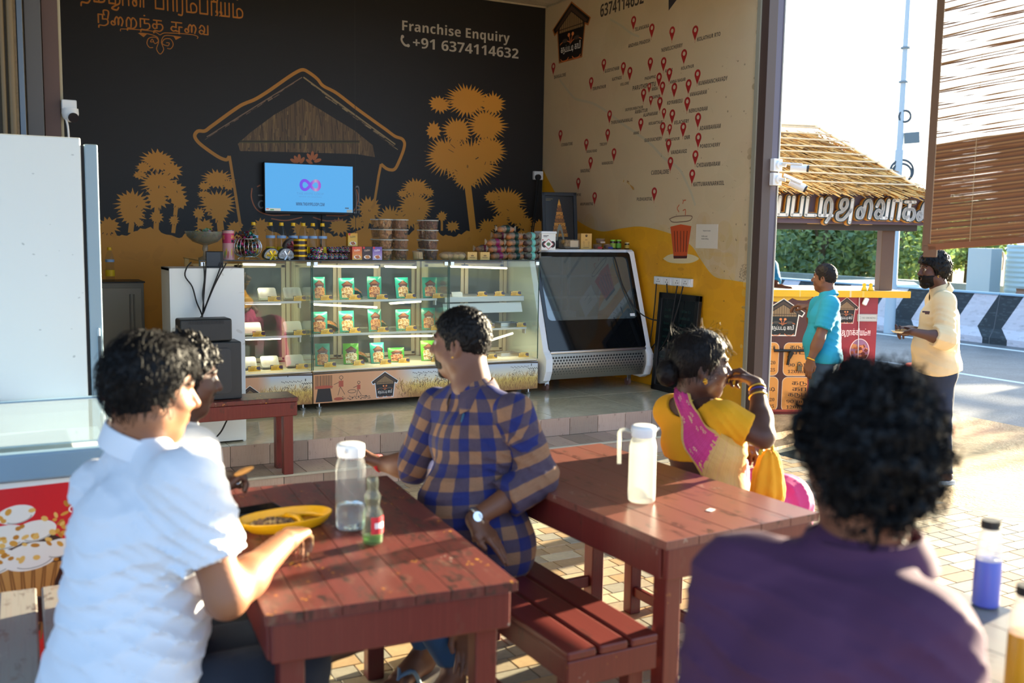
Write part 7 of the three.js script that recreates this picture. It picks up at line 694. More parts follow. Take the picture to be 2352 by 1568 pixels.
function wrapUV(g, o, Y, Z, X, R0, per) {                                       // cloth uv in metres round an axis, the seam kept in one piece
  const q = plain(g), p = q.attributes.position, u = q.attributes.uv, C0 = per * Math.round(2 * Math.PI * R0 / per), v = V();
  for (let i = 0; i < p.count; i += 3) { const a = []; for (let j = 0; j < 3; j++) { v.fromBufferAttribute(p, i + j).sub(o); a.push([Math.atan2(v.dot(X), v.dot(Z)) / (2 * Math.PI) * C0, v.dot(Y)]); } const mx = Math.max(...a.map((b) => b[0])); a.forEach((b, j) => u.setXY(i + j, (mx - b[0] > C0 / 2 ? b[0] + C0 : b[0]) / per, b[1] / per)); }
  return q;
}
const person = (label) => thing('person', label, 'person', [0, 0, 0]);
function setBase(t, p) { t.position.set(p.x, p.y, p.z); for (const c of t.children) if (c.isMesh) c.position.sub(p); }
const planeCut = (f, p, d) => { const o = p.dot(d), g = (x, y, z) => Math.max(f(x, y, z), x * d.x + y * d.y + z * d.z - o); g.k = f.k; return g; };
function torsoPs(o) {                                                           // shirt-sized trunk between the shoulders and the pelvis
  const { sh, pel, neck, F, waist = 0.145, chest = 0.14, belly = 0.13, bf = 0.06, fk = 1.25, up = 0.1 } = o, mid = sh[0].clone().lerp(sh[1], 0.5), ax_ = mid.clone().sub(pel).normalize(), ch = mid.clone().addScaledVector(ax_, -0.13), be = pel.clone().addScaledVector(ax_, 0.14).addScaledVector(F, bf), S = sh[1].clone().sub(sh[0]).normalize(), lo = (k) => sh[k].clone().lerp(sh[1 - k], 0.2).addScaledVector(ax_, -0.12);
  return [cap(pel, ch, waist, chest, 0.06, F, fk), cap(lo(0), lo(1), 0.1, 0.1, 0.05, F, fk), cap(sh[0].clone().lerp(mid, 0.12), sh[1].clone().lerp(mid, 0.12), 0.062, 0.062, 0.05), cap(sh[0].clone().lerp(mid, 0.2), neck, 0.05, 0.058, 0.05), cap(sh[1].clone().lerp(mid, 0.2), neck, 0.05, 0.058, 0.05), ball(be, belly, 0.06), cap(pel.clone().addScaledVector(S, -0.07), pel.clone().addScaledVector(S, 0.07), waist * 0.92, waist * 0.92, 0.05, F, 1.1)];
}
const sleeve = (a, b, r0, r1, t, k = 0.035) => { const e = a.clone().lerp(b, t), d = b.clone().sub(a).normalize(); return planeCut(cap(a, b, r0, r1, k), e, d); };
const wrinkled = (f, amp, fq, list = []) => (x, y, z) => { let d = f(x, y, z); if (Math.abs(d) < 0.06) { d -= amp * (fbm(x * fq, y * fq * 0.7, z * fq, 3) - 0.5) * 2; for (const [p, dd, a, q, rad] of list) { const X = x - p.x, Y = y - p.y, Z = z - p.z, w = Math.exp(-(X * X + Y * Y + Z * Z) / (rad * rad)); if (w > 0.02) { const s = X * dd.x + Y * dd.y + Z * dd.z + 0.03 * vn(x * 9, y * 9, z * 9); d -= a * w * (1 - Math.abs(Math.sin(s * q))) ** 2; } } } return d; };
const limb = (a, b, r0, r1, k = 0.03) => cap(a, b, r0, r1, k);
function arm(s, e, w, k = 1) { return [limb(s, e, 0.05 * k, 0.042 * k), limb(e, e.clone().lerp(w, 0.35), 0.041 * k, 0.042 * k, 0.03), limb(e.clone().lerp(w, 0.3), w, 0.041 * k, 0.027 * k, 0.03)]; }
const bodyOf = (t, list, m) => part('body', mg(list.map(soft)), m, t);
const trousers = (t, m, hips, knees, ankles, r = [0.09, 0.072, 0.058], cell = 0.011, name = 'trousers') => { const ps = [cap(hips[0], hips[1], 0.11, 0.11, 0.06)]; hips.forEach((h, i) => { ps.push(cap(h, knees[i], r[0], r[1], 0.05), planeCut(cap(knees[i], ankles[i], r[1], r[2], 0.03), ankles[i], ankles[i].clone().sub(knees[i]).normalize())); }); const f = wrinkled(field(ps), 0.006, 16); return part(name, soft(blob(f, [...hips, ...knees, ...ankles], 0.16, cell)), m, t); };
const shoe = (t, heel, toe, m, name = 'shoe') => { const f = foot(heel, toe, 1.1), fl = field(f.ps); return part(name, soft(blob((x, y, z) => Math.max(fl(x, y, z) - 0.006, heel.y - y), f.pts, 0.07, 0.007)), m, t); };

// ===== diner in the white shirt, eating =====
{
  seed = 201; const t = person('person in a white short sleeved shirt eating from the yellow plate'), F = dir(0.8, 0.6), hc = at(350, 903, 2.5), nk = at(322, 1012, 2.53), H = makeHead(hc, dir(0.82, 0.55, -0.12), nk, 1.04, { fat: 1.12, neck: 1.1 }), sN = at(432, 1108, 2.36), sF = at(228, 1120, 2.66), pel = at(272, 1570, 2.42), eN = at(520, 1372, 2.36), wN = at(655, 1243, 2.62), eF = at(480, 1330, 2.85), wF = at(600, 1290, 2.95);
  const hd = hand(wN, at(728, 1186, 2.86).sub(wN), V(0.15, -1, -0.1), [0.62, 0.7, 0.75, 0.8], 0.9, 1.02, 1), hf = hand(wF, at(660, 1290, 3.02).sub(wF), V(0, -1, 0), [0.3, 0.3, 0.35, 0.4], 0.5, 1, -1), sk = skin('#8f5f43');
  bodyOf(t, [blob(field(H.ps), [hc, nk], 0.15, 0.004), blob(field([...arm(sN, eN, wN, 1.12), ...hd.ps]), [sN, eN, ...hd.pts], 0.06, 0.0045), blob(field([...arm(sF, eF, wF, 1.1), ...hf.ps]), [sF, eF, ...hf.pts], 0.06, 0.006), blob(field(torsoPs({ sh: [sN, sF], pel, neck: nk, F }).map((p) => { const q = (x, y, z) => p(x, y, z) + 0.03; q.k = p.k; return q; })), [sN, sF, pel, nk], 0.2, 0.016)], sk);
  const hm = hairMat('#0f0d0e'), hr = makeHair(H, { t: 0.017, amp: 0.0035, fq: 95, nape: -0.085, line: 0.005, side: 0.004 }), h = part('hair', soft(hr.g), hm, t); locks(hr.g, 2200, 0.034, 0.0008, 0.12, H, hm, h); eyes(t, H);
  const ps = [...torsoPs({ sh: [sN, sF], pel, neck: nk, F, waist: 0.178, chest: 0.165, belly: 0.16, bf: 0.045, fk: 1.12 }), sleeve(sN, eN, 0.088, 0.074, 0.66), sleeve(sF, eF, 0.074, 0.068, 0.62)];
  const f = wrinkled(field(ps), 0.0065, 11, [[at(440, 1240, 2.3), V(0.5, 0.8, 0.2).normalize(), 0.013, 95, 0.16], [at(230, 1360, 2.4), V(-0.35, 0.9, 0.1).normalize(), 0.012, 62, 0.26], [at(400, 1450, 2.3), V(0.45, 0.85, 0).normalize(), 0.016, 70, 0.2], [at(150, 1230, 2.5), V(0.3, 0.9, 0.2).normalize(), 0.009, 60, 0.2]]);
  const m = cloth('#d6dbe4'), s = part('shirt', soft(blob(f, [sN, sF, pel, nk, eN, eF], 0.22, 0.0075)), m, t); collar(s, nk.clone().add(V(0.0, 0.01, 0)), hc.clone().sub(nk).add(V(0, 0.1, 0)), F, m, { r: 0.084, stand: 0.034, fall: 0.056, tilt: 0.02 });
  const cf = sN.clone().lerp(eN, 0.645), cd = eN.clone().sub(sN).normalize(); part('cuff', (() => { const g = new THREE.TorusGeometry(0.0775, 0.004, 6, 36); g.applyQuaternion(new THREE.Quaternion().setFromUnitVectors(V(0, 0, 1), cd)); return uvm(g.translate(cf.x, cf.y, cf.z)); })(), m, s);
  const S = sF.clone().sub(sN).setY(0).normalize(), hp = [pel.clone().addScaledVector(S, -0.09).add(V(0, -0.03, 0)), pel.clone().addScaledVector(S, 0.09).add(V(0, -0.03, 0))], kn = hp.map((p, i) => p.clone().addScaledVector(F, 0.42).setY(0.49)), an = kn.map((k) => k.clone().add(V(0.02, 0, 0)).setY(0.09)); trousers(t, cloth('#18202e'), hp, kn, an); an.forEach((a) => shoe(t, a.clone().addScaledVector(F, -0.05).setY(0), a.clone().addScaledVector(F, 0.2).setY(0), mat('#241c18', 0.6), 'sandal'));
  setBase(t, V(pel.x, 0, pel.z));
}
// ===== diner behind, dark trousers, bare foot =====
{
  seed = 203; const t = person('person in a sunlit white shirt with dark trousers holding a bite of food'), F = dir(0.8, 0.6), hc = at(425, 872, 3.1), nk = at(405, 985, 3.15), H = makeHead(hc, dir(0.86, 0.48, -0.1), nk, 1.0), sN = at(445, 1040, 3.0), sF = at(340, 1030, 3.3), pel = at(330, 1370, 3.1), eN = at(475, 1200, 2.98), wN = at(492, 1135, 3.02), eF = at(480, 1180, 3.3), wF = at(560, 1180, 3.4);
  const hd = hand(wN, at(530, 1095, 3.08).sub(wN), V(0.7, -0.3, -0.4), [0.75, 0.85, 0.9, 0.95], 0.9, 1, 1), sk = skin('#4a2e23');
  bodyOf(t, [blob(field(H.ps), [hc, nk], 0.15, 0.0045), blob(field([...arm(sN, eN, wN), ...hd.ps]), [sN, eN, ...hd.pts], 0.06, 0.005), blob(field(arm(sF, eF, wF)), [sF, eF, wF], 0.06, 0.01)], sk);
  const hm = hairMat('#0e0c0c'), hr = makeHair(H, { t: 0.018, amp: 0.014, fq: 60, line: -0.01 }), h = part('hair', soft(hr.g), hm, t); locks(hr.g, 700, 0.022, 0.001, 0.8, H, hm, h); eyes(t, H); part('moustache', tube([H.w(-0.026, -0.044, 0.079), H.w(0, -0.038, 0.094), H.w(0.026, -0.044, 0.079)], 0.006, 10, 6), hm, t);
  const m = cloth('#e8e4dc'), f = wrinkled(field([...torsoPs({ sh: [sN, sF], pel, neck: nk, F, waist: 0.15, chest: 0.15 }), sleeve(sN, eN, 0.08, 0.07, 0.7), sleeve(sF, eF, 0.08, 0.068, 0.7)]), 0.006, 12), s = part('shirt', soft(blob(f, [sN, sF, pel, nk, eN, eF], 0.2, 0.011)), m, t); collar(s, nk, hc.clone().sub(nk), F, m, { r: 0.074 });
  const ft = foot(at(700, 1535, 3.0), at(805, 1492, 3.12), 1.08), ft2 = foot(V(0.9, 0, -3.05), V(1.1, 0, -3.0), 1.05); part('feet', mg([soft(blob(field([...ft.ps, limb(at(665, 1470, 2.98), at(710, 1510, 3.02), 0.045, 0.036)]), ft.pts, 0.08, 0.005)), soft(blob(field(ft2.ps), ft2.pts, 0.06, 0.007))]), sk, t);
  trousers(t, cloth('#121214'), [at(320, 1420, 3.0), at(360, 1410, 3.2)], [at(560, 1440, 2.78), at(600, 1380, 3.2)], [at(690, 1500, 2.98), V(0.86, 0.1, -3.08)], [0.09, 0.078, 0.066]);
  const bite = solo('food_bite', mg([tr(new THREE.IcosahedronGeometry(0.02, 1).scale(1.7, 0.45, 0.8), 0, 0, 0, 0, 0, 0.35)]), mat('#d0924a', 0.7), 'torn piece of golden flatbread held in the fingers', 'food'); bite.position.copy(at(560, 1082, 3.06));
  const rg = part('ring', new THREE.TorusGeometry(0.011, 0.003, 6, 16), MT.chrome, t); rg.position.copy(hd.P(0.09, -0.01, 0.02)); setBase(t, V(pel.x, 0, pel.z));
}
// ===== seated person in the checked shirt =====
{
  seed = 205; const t = person('person in a blue and brown checked shirt seated on the red bench'), F = dir(-0.78, -0.62), hc = at(1057, 792, 3.65), nk = at(1084, 888, 3.62), H = makeHead(hc, dir(-0.93, 0.3, -0.03), nk, 1.04, { neck: 1.12, fat: 1.06 }), sN = at(1178, 952, 3.48), sF = at(1005, 935, 3.74), pel = at(1105, 1245, 3.62), eN = at(1238, 1098, 3.5), wN = at(1088, 1192, 3.38), eF = at(950, 1070, 3.78), wF = at(872, 1064, 3.82);
  const hd = hand(wN, at(1128, 1232, 3.36).sub(wN), V(-0.5, -0.3, -0.6), [0.12, 0.16, 0.2, 0.25], 0.1, 1.0, -1), hf = hand(wF, at(838, 1040, 3.84).sub(wF), V(-0.2, -0.9, 0.3), [0.5, 0.55, 0.6, 0.6], 0.5, 1, 1), sk = skin('#6b4430');
  bodyOf(t, [blob(field(H.ps), [hc, nk], 0.15, 0.0042), blob(field([...arm(sN, eN, wN, 1.1), ...hd.ps]), [sN, eN, ...hd.pts], 0.06, 0.0045), blob(field([...arm(sF, eF, wF, 1.08), ...hf.ps]), [sF, eF, ...hf.pts], 0.06, 0.005)], sk);
  const hm = hairMat('#100e0e'), hr = makeHair(H, { t: 0.008, amp: 0.004, fq: 120, nape: -0.06, line: 0.004, top: 0.01 }), h = part('hair', soft(hr.g), hm, t); locks(hr.g, 1300, 0.014, 0.0008, 0.2, H, hm, h); eyes(t, H); part('beard', soft(beard(H, { goatee: true, t: 0.003 })), hm, t); const er = part('ear_stud', new THREE.SphereGeometry(0.006, 10, 8), MT.gold, t); er.position.copy(H.w(-0.079, -0.034, -0.004)); part('ear_stud', new THREE.SphereGeometry(0.006, 10, 8), MT.gold, t).position.copy(H.w(0.079, -0.034, -0.004));
  const per = 0.088, plaid = dtex(128, 128, (u, v) => { const a = u % 1 < 0.5, b = v % 1 < 0.5, n = (tn(u, v, 40, 2) - 0.5) * 14, c = a && b ? [16, 30, 96] : a || b ? [68, 56, 74] : [134, 98, 72]; return c.map((q) => q + n); }), m = cloth('#ffffff', { map: plaid, bumpMap: null }), mid = sN.clone().lerp(sF, 0.5), Y = mid.clone().sub(pel).normalize(), Z = F.clone().addScaledVector(Y, -F.dot(Y)).normalize(), X = Y.clone().cross(Z);
  const tp = torsoPs({ sh: [sN, sF], pel, neck: nk, F, waist: 0.17, chest: 0.16, belly: 0.165, bf: 0.075, fk: 1.12 }), fl = [[at(1150, 1060, 3.4), V(0.4, 0.85, 0.2).normalize(), 0.012, 80, 0.16], [at(1060, 1150, 3.45), V(-0.3, 0.95, 0).normalize(), 0.01, 70, 0.18], [at(1215, 1080, 3.45), V(0.6, 0.5, 0.5).normalize(), 0.01, 110, 0.1]], f = wrinkled(field(tp), 0.006, 12, fl);
  const hem = pel.clone().add(V(0, -0.085, 0)), ff = (x, y, z) => Math.max(f(x, y, z), hem.y - y), s = part('shirt', wrapUV(blob(ff, [sN, sF, pel, nk], 0.2, 0.0085), pel, Y, Z, X, 0.17, per), m, t);
  const sl = (a, b, c, tt) => { const d = b.clone().sub(a).normalize(), f1 = wrinkled(field([planeCut(cap(a, b, 0.078, 0.066, 0.03), b, d), sleeve(b, c, 0.07, 0.062, tt, 0.03)].map((q) => q)), 0.006, 15, fl), ya = c.clone().sub(a).normalize(), za = F.clone().addScaledVector(ya, -F.dot(ya)).normalize(); return part('sleeve', wrapUV(blob((x, y, z) => f1(x, y, z), [a, b, c], 0.12, 0.0085), a, d, za, d.clone().cross(za), 0.075, per), m, s); }; sl(sN, eN, wN, 0.52); sl(sF, eF, wF, 0.25); collar(s, nk.clone().add(V(0, -0.005, 0)), hc.clone().sub(nk).add(V(0, 0.15, 0)), F, m, { r: 0.078, fall: 0.055, stand: 0.03, flare: 0.026 });
  const onT = (u, v, off) => { let p = at(u, v, 3.1); const r = p.clone().sub(CP).normalize(); for (let i = 0; i < 60; i++) p.addScaledVector(r, Math.max(0.001, (f(p.x, p.y, p.z) - off) * 0.8)); return p; };
  for (const [u, v] of [[1040, 958], [1020, 985], [1008, 1015], [1000, 1050], [995, 1095]]) part('button', new THREE.SphereGeometry(0.006, 8, 6), mat('#5a3a4a', 0.4), s).position.copy(onT(u, v, 0.002));
  { const p = onT(1060, 977, 0.012), ph = thing('mobile_phone', 'black mobile phone with blue edge sticking out of the checked shirt pocket', 'phone', p); ph.rotation.set(-0.2, Math.atan2(F.x, F.z) - 0.75, 0.42, 'YXZ'); part('case', bx(0.066, 0.1, 0.009, 0, -0.01, 0, 0.004), mat('#24506a', 0.35), ph); part('back', bx(0.06, 0.094, 0.003, 0, -0.01, 0.004, 0.001), mat('#0e0f12', 0.2), ph); const cm = part('lens_block', ext(rrect(0.028, 0.036, 0.006), 0.003).translate(-0.013, 0.014, 0.005), mat('#1c1f24', 0.3), ph); for (const [x, y] of [[-0.018, 0.022], [-0.018, 0.006], [-0.007, 0.014]]) part('lens', new THREE.SphereGeometry(0.0045, 10, 8).scale(1, 1, 0.5).translate(x, y, 0.009), MT.chrome, cm);
    const pk = at(1063, 1030, 3.35); }
  const wd = wN.clone().sub(eN).normalize(), wr = wN.clone().addScaledVector(wd, -0.012), q = new THREE.Quaternion().setFromUnitVectors(V(0, 0, 1), wd), w = part('watch', (() => { const g = new THREE.TorusGeometry(0.033, 0.0065, 6, 26); g.scale(1, 1, 1.5).applyQuaternion(q); return g.translate(wr.x, wr.y, wr.z); })(), MT.steel, t); part('watch_face', new THREE.CylinderGeometry(0.017, 0.017, 0.01, 20).rotateX(Math.PI / 2 - 0.4).translate(wr.x - 0.012, wr.y + 0.012, wr.z + 0.03), MT.chrome, w);
  const fd = wF.clone().sub(eF).normalize(), fr_ = wF.clone().addScaledVector(fd, 0.004); part('red_thread', (() => { const g = mg([0, 1, 2].map((k) => new THREE.TorusGeometry(0.031, 0.0035, 6, 22).rotateX(k * 0.14).translate(0, 0, (k - 1) * 0.005))); g.applyQuaternion(new THREE.Quaternion().setFromUnitVectors(V(0, 0, 1), fd)); return g.translate(fr_.x, fr_.y, fr_.z); })(), mat('#c01a24', 0.7), t);
  const S = sF.clone().sub(sN).setY(0).normalize(), hp = [pel.clone().addScaledVector(S, -0.08).add(V(0, -0.03, 0)), pel.clone().addScaledVector(S, 0.08).add(V(0, -0.02, 0))], kn = [at(958, 1360, 3.3), at(920, 1350, 3.6)], an = [at(1040, 1505, 3.42), at(985, 1500, 3.62).setY(0.14)]; trousers(t, cloth('#274a6e'), hp, kn, an, [0.092, 0.075, 0.06]);
  const f1 = foot(at(1048, 1560, 3.45).setY(0.03), at(985, 1590, 3.3).setY(0.03), 1.02), hk = at(1068, 1425, 3.3), h3_ = hand(hk, V(0.03, -1, 0.08), V(-0.6, 0, 0.5), [0.25, 0.22, 0.25, 0.3], 0.3, 0.98, 1), f2 = foot(at(985, 1520, 3.66).setY(0.03), at(915, 1545, 3.5).setY(0.03), 1.02);
  part('feet', mg([soft(blob(field([...f1.ps, limb(an[0], f1.pts[0].clone().add(V(0, 0.05, 0)), 0.042, 0.036)]), [...f1.pts, an[0]], 0.06, 0.005)), soft(blob(field([...f2.ps, limb(an[1], f2.pts[0].clone().add(V(0, 0.05, 0)), 0.042, 0.036)]), [...f2.pts, an[1]], 0.06, 0.006)), soft(blob(field([...h3_.ps, limb(hk.clone().add(V(0.0, 0.12, -0.02)), hk, 0.036, 0.03)]), [hk.clone().add(V(0, 0.12, 0)), ...h3_.pts], 0.05, 0.005))]), sk, t);
  const slip = (a, b) => { const D = b.clone().sub(a).setY(0).normalize(), g = ext(rrect(0.27, 0.095, 0.045), 0.022, 0.004).rotateX(-Math.PI / 2); g.rotateY(Math.atan2(-D.z, D.x)); const c = a.clone().addScaledVector(D, 0.105); const o = part('slipper', uvm(g.translate(c.x, 0.002, c.z)), mat('#c9bfa8', 0.7), t), L = D.clone().cross(UP), p = (k, l, y) => a.clone().addScaledVector(D, k).addScaledVector(L, l).setY(y); part('strap', mg([tube([p(0.12, 0.05, 0.02), p(0.14, 0.03, 0.075), p(0.18, 0, 0.06), p(0.2, 0.004, 0.02)], 0.009, 12, 6), tube([p(0.12, -0.05, 0.02), p(0.14, -0.03, 0.075), p(0.18, 0, 0.06)], 0.009, 10, 6)]), mat('#5f7a92', 0.6), o); }; slip(f1.pts[0], f1.pts[1]); slip(f2.pts[0], f2.pts[1]);
  setBase(t, V(pel.x, 0, pel.z));
}
// ===== seated person in yellow blouse and pink sari =====
{
  seed = 207; const t = person('person in a yellow blouse and pink sari seated with a hand at the mouth'), F = dir(0.82, 0.57), hc = at(1612, 842, 4.02), nk = at(1590, 925, 4.06), H = makeHead(hc, dir(0.995, 0.04, -0.04), nk, 1.1, { fat: 1.05 }), sN = at(1672, 965, 3.88), sF = at(1538, 945, 4.20), pel = at(1625, 1165, 4.06), eN = at(1752, 1002, 3.84), wN = at(1738, 882, 3.98), eF = at(1680, 1060, 4.17), wF = at(1722, 1030, 4.08);
  const hd = hand(wN, at(1690, 852, 4.06).sub(wN), V(-0.5, -0.6, 0.2), [0.8, 0.9, 1.0, 1.05], 0.8, 0.94, 1), hf = hand(wF, at(1750, 1030, 3.92).sub(wF), V(0.1, -0.8, -0.3), [0.8, 0.85, 0.9, 0.9], 0.8, 0.92, -1), sk = skin('#4c2f24');
  const tp = torsoPs({ sh: [sN, sF], pel, neck: nk, F, waist: 0.15, chest: 0.142, belly: 0.135, bf: 0.05, fk: 1.18 }), tf = field(tp);
  bodyOf(t, [blob(field(H.ps), [hc, nk], 0.15, 0.004), blob(field([...arm(sN, eN, wN, 1.02), ...hd.ps]), [sN, eN, ...hd.pts], 0.06, 0.0042), blob(field([...arm(sF, eF, wF, 1.0), ...hf.ps]), [sF, eF, ...hf.pts], 0.06, 0.0048), blob((x, y, z) => tf(x, y, z) + 0.006, [sN, sF, pel, nk], 0.2, 0.009)], sk);
  const hm = hairMat('#120f10'), hr = makeHair(H, { t: 0.012, amp: 0.002, fq: 90, nape: -0.05, line: 0.006, top: 0.008 }), h = part('hair', soft(hr.g), hm, t), bun = part('hair_bun', soft(blob((x, y, z) => { const b = H.w(0, -0.03, -0.125); return Math.hypot(x - b.x, (y - b.y) * 0.85, z - b.z) - 0.046 - 0.005 * (vn(x * 90, y * 90, z * 90) - 0.5); }, [H.w(0, -0.03, -0.125)], 0.08, 0.005)), hm, h); locks(hr.g, 900, 0.05, 0.0006, 0.1, H, hm, h); locks(hr.g, 160, 0.09, 0.0005, 1.2, H, hm, h, 'stray_hair'); eyes(t, H);
  for (const q of [-1, 1]) part('earring', mg([new THREE.SphereGeometry(0.009, 10, 8), ...[...Array(7)].map((_, i) => new THREE.SphereGeometry(0.0042, 8, 6).translate(0, Math.cos(i) * 0.0095, Math.sin(i) * 0.0095))]), MT.gold, t).position.copy(H.w(q * 0.083, -0.042, -0.004)); part('nose_stud', new THREE.SphereGeometry(0.0042, 8, 6), MT.chrome, t).position.copy(H.w(H.X.dot(RT) > 0 ? 0.021 : -0.021, -0.022, 0.094));
  part('necklace', (() => { const g = new THREE.TorusGeometry(0.074, 0.0032, 6, 40), ax2 = hc.clone().sub(nk).normalize().add(F.clone().multiplyScalar(0.35)).normalize(); g.applyQuaternion(new THREE.Quaternion().setFromUnitVectors(V(0, 0, 1), ax2)); return g.translate(nk.x, nk.y + 0.012, nk.z); })(), MT.gold, t);
  // blouse: scooped at the back of the neck, ending above the waist
  const mid = sN.clone().lerp(sF, 0.5), Yt = mid.clone().sub(pel).normalize(), bl = mid.clone().addScaledVector(Yt, -0.165), nb = nk.clone().addScaledVector(F, -0.03).addScaledVector(RT, 0.01).add(V(0, 0.075, 0)), bf = wrinkled(field([...tp.map((p) => { const q = (x, y, z) => p(x, y, z) - 0.004; q.k = p.k; return q; }), sleeve(sN, eN, 0.068, 0.064, 0.62), sleeve(sF, eF, 0.066, 0.062, 0.6)]), 0.0035, 16, [[at(1660, 985, 3.82), V(0.7, 0.6, 0.3).normalize(), 0.008, 110, 0.1]]);
  const bm = cloth('#d99a06', { sheen: 0.4 }), b = part('blouse', soft(blob((x, y, z) => { let d = bf(x, y, z); const low = (bl.x - x) * Yt.x + (bl.y - y) * Yt.y + (bl.z - z) * Yt.z; d = Math.max(d, low); const sc = Math.hypot(x - nb.x, (y - nb.y) * 1.0, z - nb.z) - 0.135; return Math.max(d, -sc); }, [sN, sF, pel, nk, eN, eF], 0.16, 0.007)), bm, t);
  // sari: draped bands lying on the trunk, then the wrapped skirt
  const press = (p, off) => { const e = 0.002; for (let i = 0; i < 14; i++) { const d = tf(p.x, p.y, p.z) - off, g = V(tf(p.x + e, p.y, p.z) - tf(p.x - e, p.y, p.z), tf(p.x, p.y + e, p.z) - tf(p.x, p.y - e, p.z), tf(p.x, p.y, p.z + e) - tf(p.x, p.y, p.z - e)).normalize(); p.addScaledVector(g, -d * 0.8); } return p; };
  const band = (mids, w, off, m, name, tx, par) => { const c = new THREE.CatmullRomCurve3(mids, false, 'centripetal'), N = 60, K = 14, P = [], U = [], I = []; for (let i = 0; i <= N; i++) { const q = i / N, p = c.getPoint(q), T = c.getTangent(q), away = CP.clone().sub(p).normalize(), Wd = T.clone().cross(away).normalize(), ww = Array.isArray(w) ? mix(w[0], w[1], q) : w; for (let j = 0; j <= K; j++) { const v = j / K - 0.5, r = press(p.clone().addScaledVector(Wd, v * ww), off + 0.007 * (1 - Math.abs(Math.sin((v * 8 + 0.35 * Math.sin(q * 9)) * 3.14))) + 0.002); P.push(r.x, r.y, r.z); U.push(v + 0.5, q); if (i < N && j < K) { const a = i * (K + 1) + j; I.push(a, a + 1, a + K + 1, a + 1, a + K + 2, a + K + 1); } } } const g = new THREE.BufferGeometry(); g.setAttribute('position', new THREE.BufferAttribute(new Float32Array(P), 3)); g.setAttribute('uv', new THREE.BufferAttribute(new Float32Array(U), 2)); g.setIndex(I); g.computeVertexNormals(); return part(name, g, m, par); };
  const sariT = ctex(512, 1024, (g, w, h) => { seed = 5; g.fillStyle = '#c2307c'; g.fillRect(0, 0, w, h); const q = g.createLinearGradient(0, h * 0.52, 0, h * 0.6); g.fillStyle = '#c9a862'; g.fillRect(0, 0, w, h * 0.44); for (let i = 0; i < 60; i++) { g.fillStyle = i % 2 ? '#c9a862' : '#c2307c'; g.fillRect(rr(0, w), h * 0.44 + rr(-16, 16), 14, rr(6, 30)); } g.fillStyle = '#bfa050'; g.fillRect(0, 0, 46, h); g.fillRect(w - 34, 0, 34, h); for (let i = 0; i < 14; i++) { const x = rr(80, w - 80), y = rr(h * 0.5, h); g.fillStyle = '#d6c08a'; for (let k = 0; k < 6; k++) { g.beginPath(); g.ellipse(x + Math.cos(k) * 14, y + Math.sin(k) * 14, 8, 4, k, 0, 7); g.fill(); } } for (let i = 0; i < 200; i++) { g.globalAlpha = 0.1; g.fillStyle = rnd() < 0.5 ? '#7a1a4c' : '#f0a0cc'; g.fillRect(0, rr(0, h), w, rr(1, 3)); } g.globalAlpha = 1; }), sm = cloth('#ffffff', { map: sariT, side: THREE.DoubleSide, roughness: 0.7 }), d0 = (u, v, d) => at(u, v, d);
  const drape = [d0(1562, 888, 4.12), d0(1553, 905, 4.00), d0(1550, 950, 3.90), d0(1568, 1010, 3.84), d0(1612, 1058, 3.78), d0(1670, 1088, 3.76), d0(1722, 1098, 3.80), d0(1752, 1096, 3.90)]; const dr = band(drape, [0.1, 0.3], 0.014, sm, 'sari_drape', null, t);
  const skm = cloth('#b82a72', { roughness: 0.7 }), S = sF.clone().sub(sN).setY(0).normalize(), hp = [pel.clone().addScaledVector(S, -0.07).add(V(0, -0.06, 0)), pel.clone().addScaledVector(S, 0.07).add(V(0, -0.06, 0))], kn = hp.map((p) => p.clone().addScaledVector(F, 0.4).setY(0.5)), an = kn.map((k) => k.clone().addScaledVector(F, 0.03).setY(0.06)), skf = field([...tp.map((p) => { const q = (x, y, z) => p(x, y, z) - 0.01; q.k = p.k; return q; }), cap(hp[0], hp[1], 0.15, 0.15, 0.06), cap(hp[0], kn[0], 0.12, 0.1, 0.06), cap(hp[1], kn[1], 0.12, 0.1, 0.06), cap(kn[0], kn[1], 0.09, 0.09, 0.06), planeCut(cap(kn[0], an[0], 0.105, 0.13, 0.05), an[0], V(0, -1, 0)), planeCut(cap(kn[1], an[1], 0.105, 0.13, 0.05), an[1], V(0, -1, 0)), cap(an[0], an[1], 0.11, 0.11, 0.06)]), top = pel.clone().addScaledVector(Yt, 0.13), tilt = Yt.clone().addScaledVector(F, -0.45).normalize();
  part('sari_skirt', soft(blob(wrinkled((x, y, z) => Math.max(skf(x, y, z), (x - top.x) * tilt.x + (y - top.y) * tilt.y + (z - top.z) * tilt.z, 0.03 - y), 0.005, 20, [[kn[0].clone().lerp(hp[0], 0.5), F, 0.008, 60, 0.4]]), [...hp, ...kn, ...an, top], 0.2, 0.011)), skm, t);
  for (const [q, c] of [[0.02, '#c9a23a'], [0.035, '#3a3a8c'], [0.06, '#d8b048'], [0.13, '#b0202c']]) { const D = eN.clone().sub(wN).normalize(), p = wN.clone().addScaledVector(D, q); part('bangle', (() => { const g = new THREE.TorusGeometry(0.03 + q * 0.07, 0.0034, 6, 26); g.applyQuaternion(new THREE.Quaternion().setFromUnitVectors(V(0, 0, 1), D.clone().add(V(0.1, 0.1, 0)).normalize())); return g.translate(p.x, p.y, p.z); })(), mat(c, 0.3, { metalness: 0.5 }), t); }
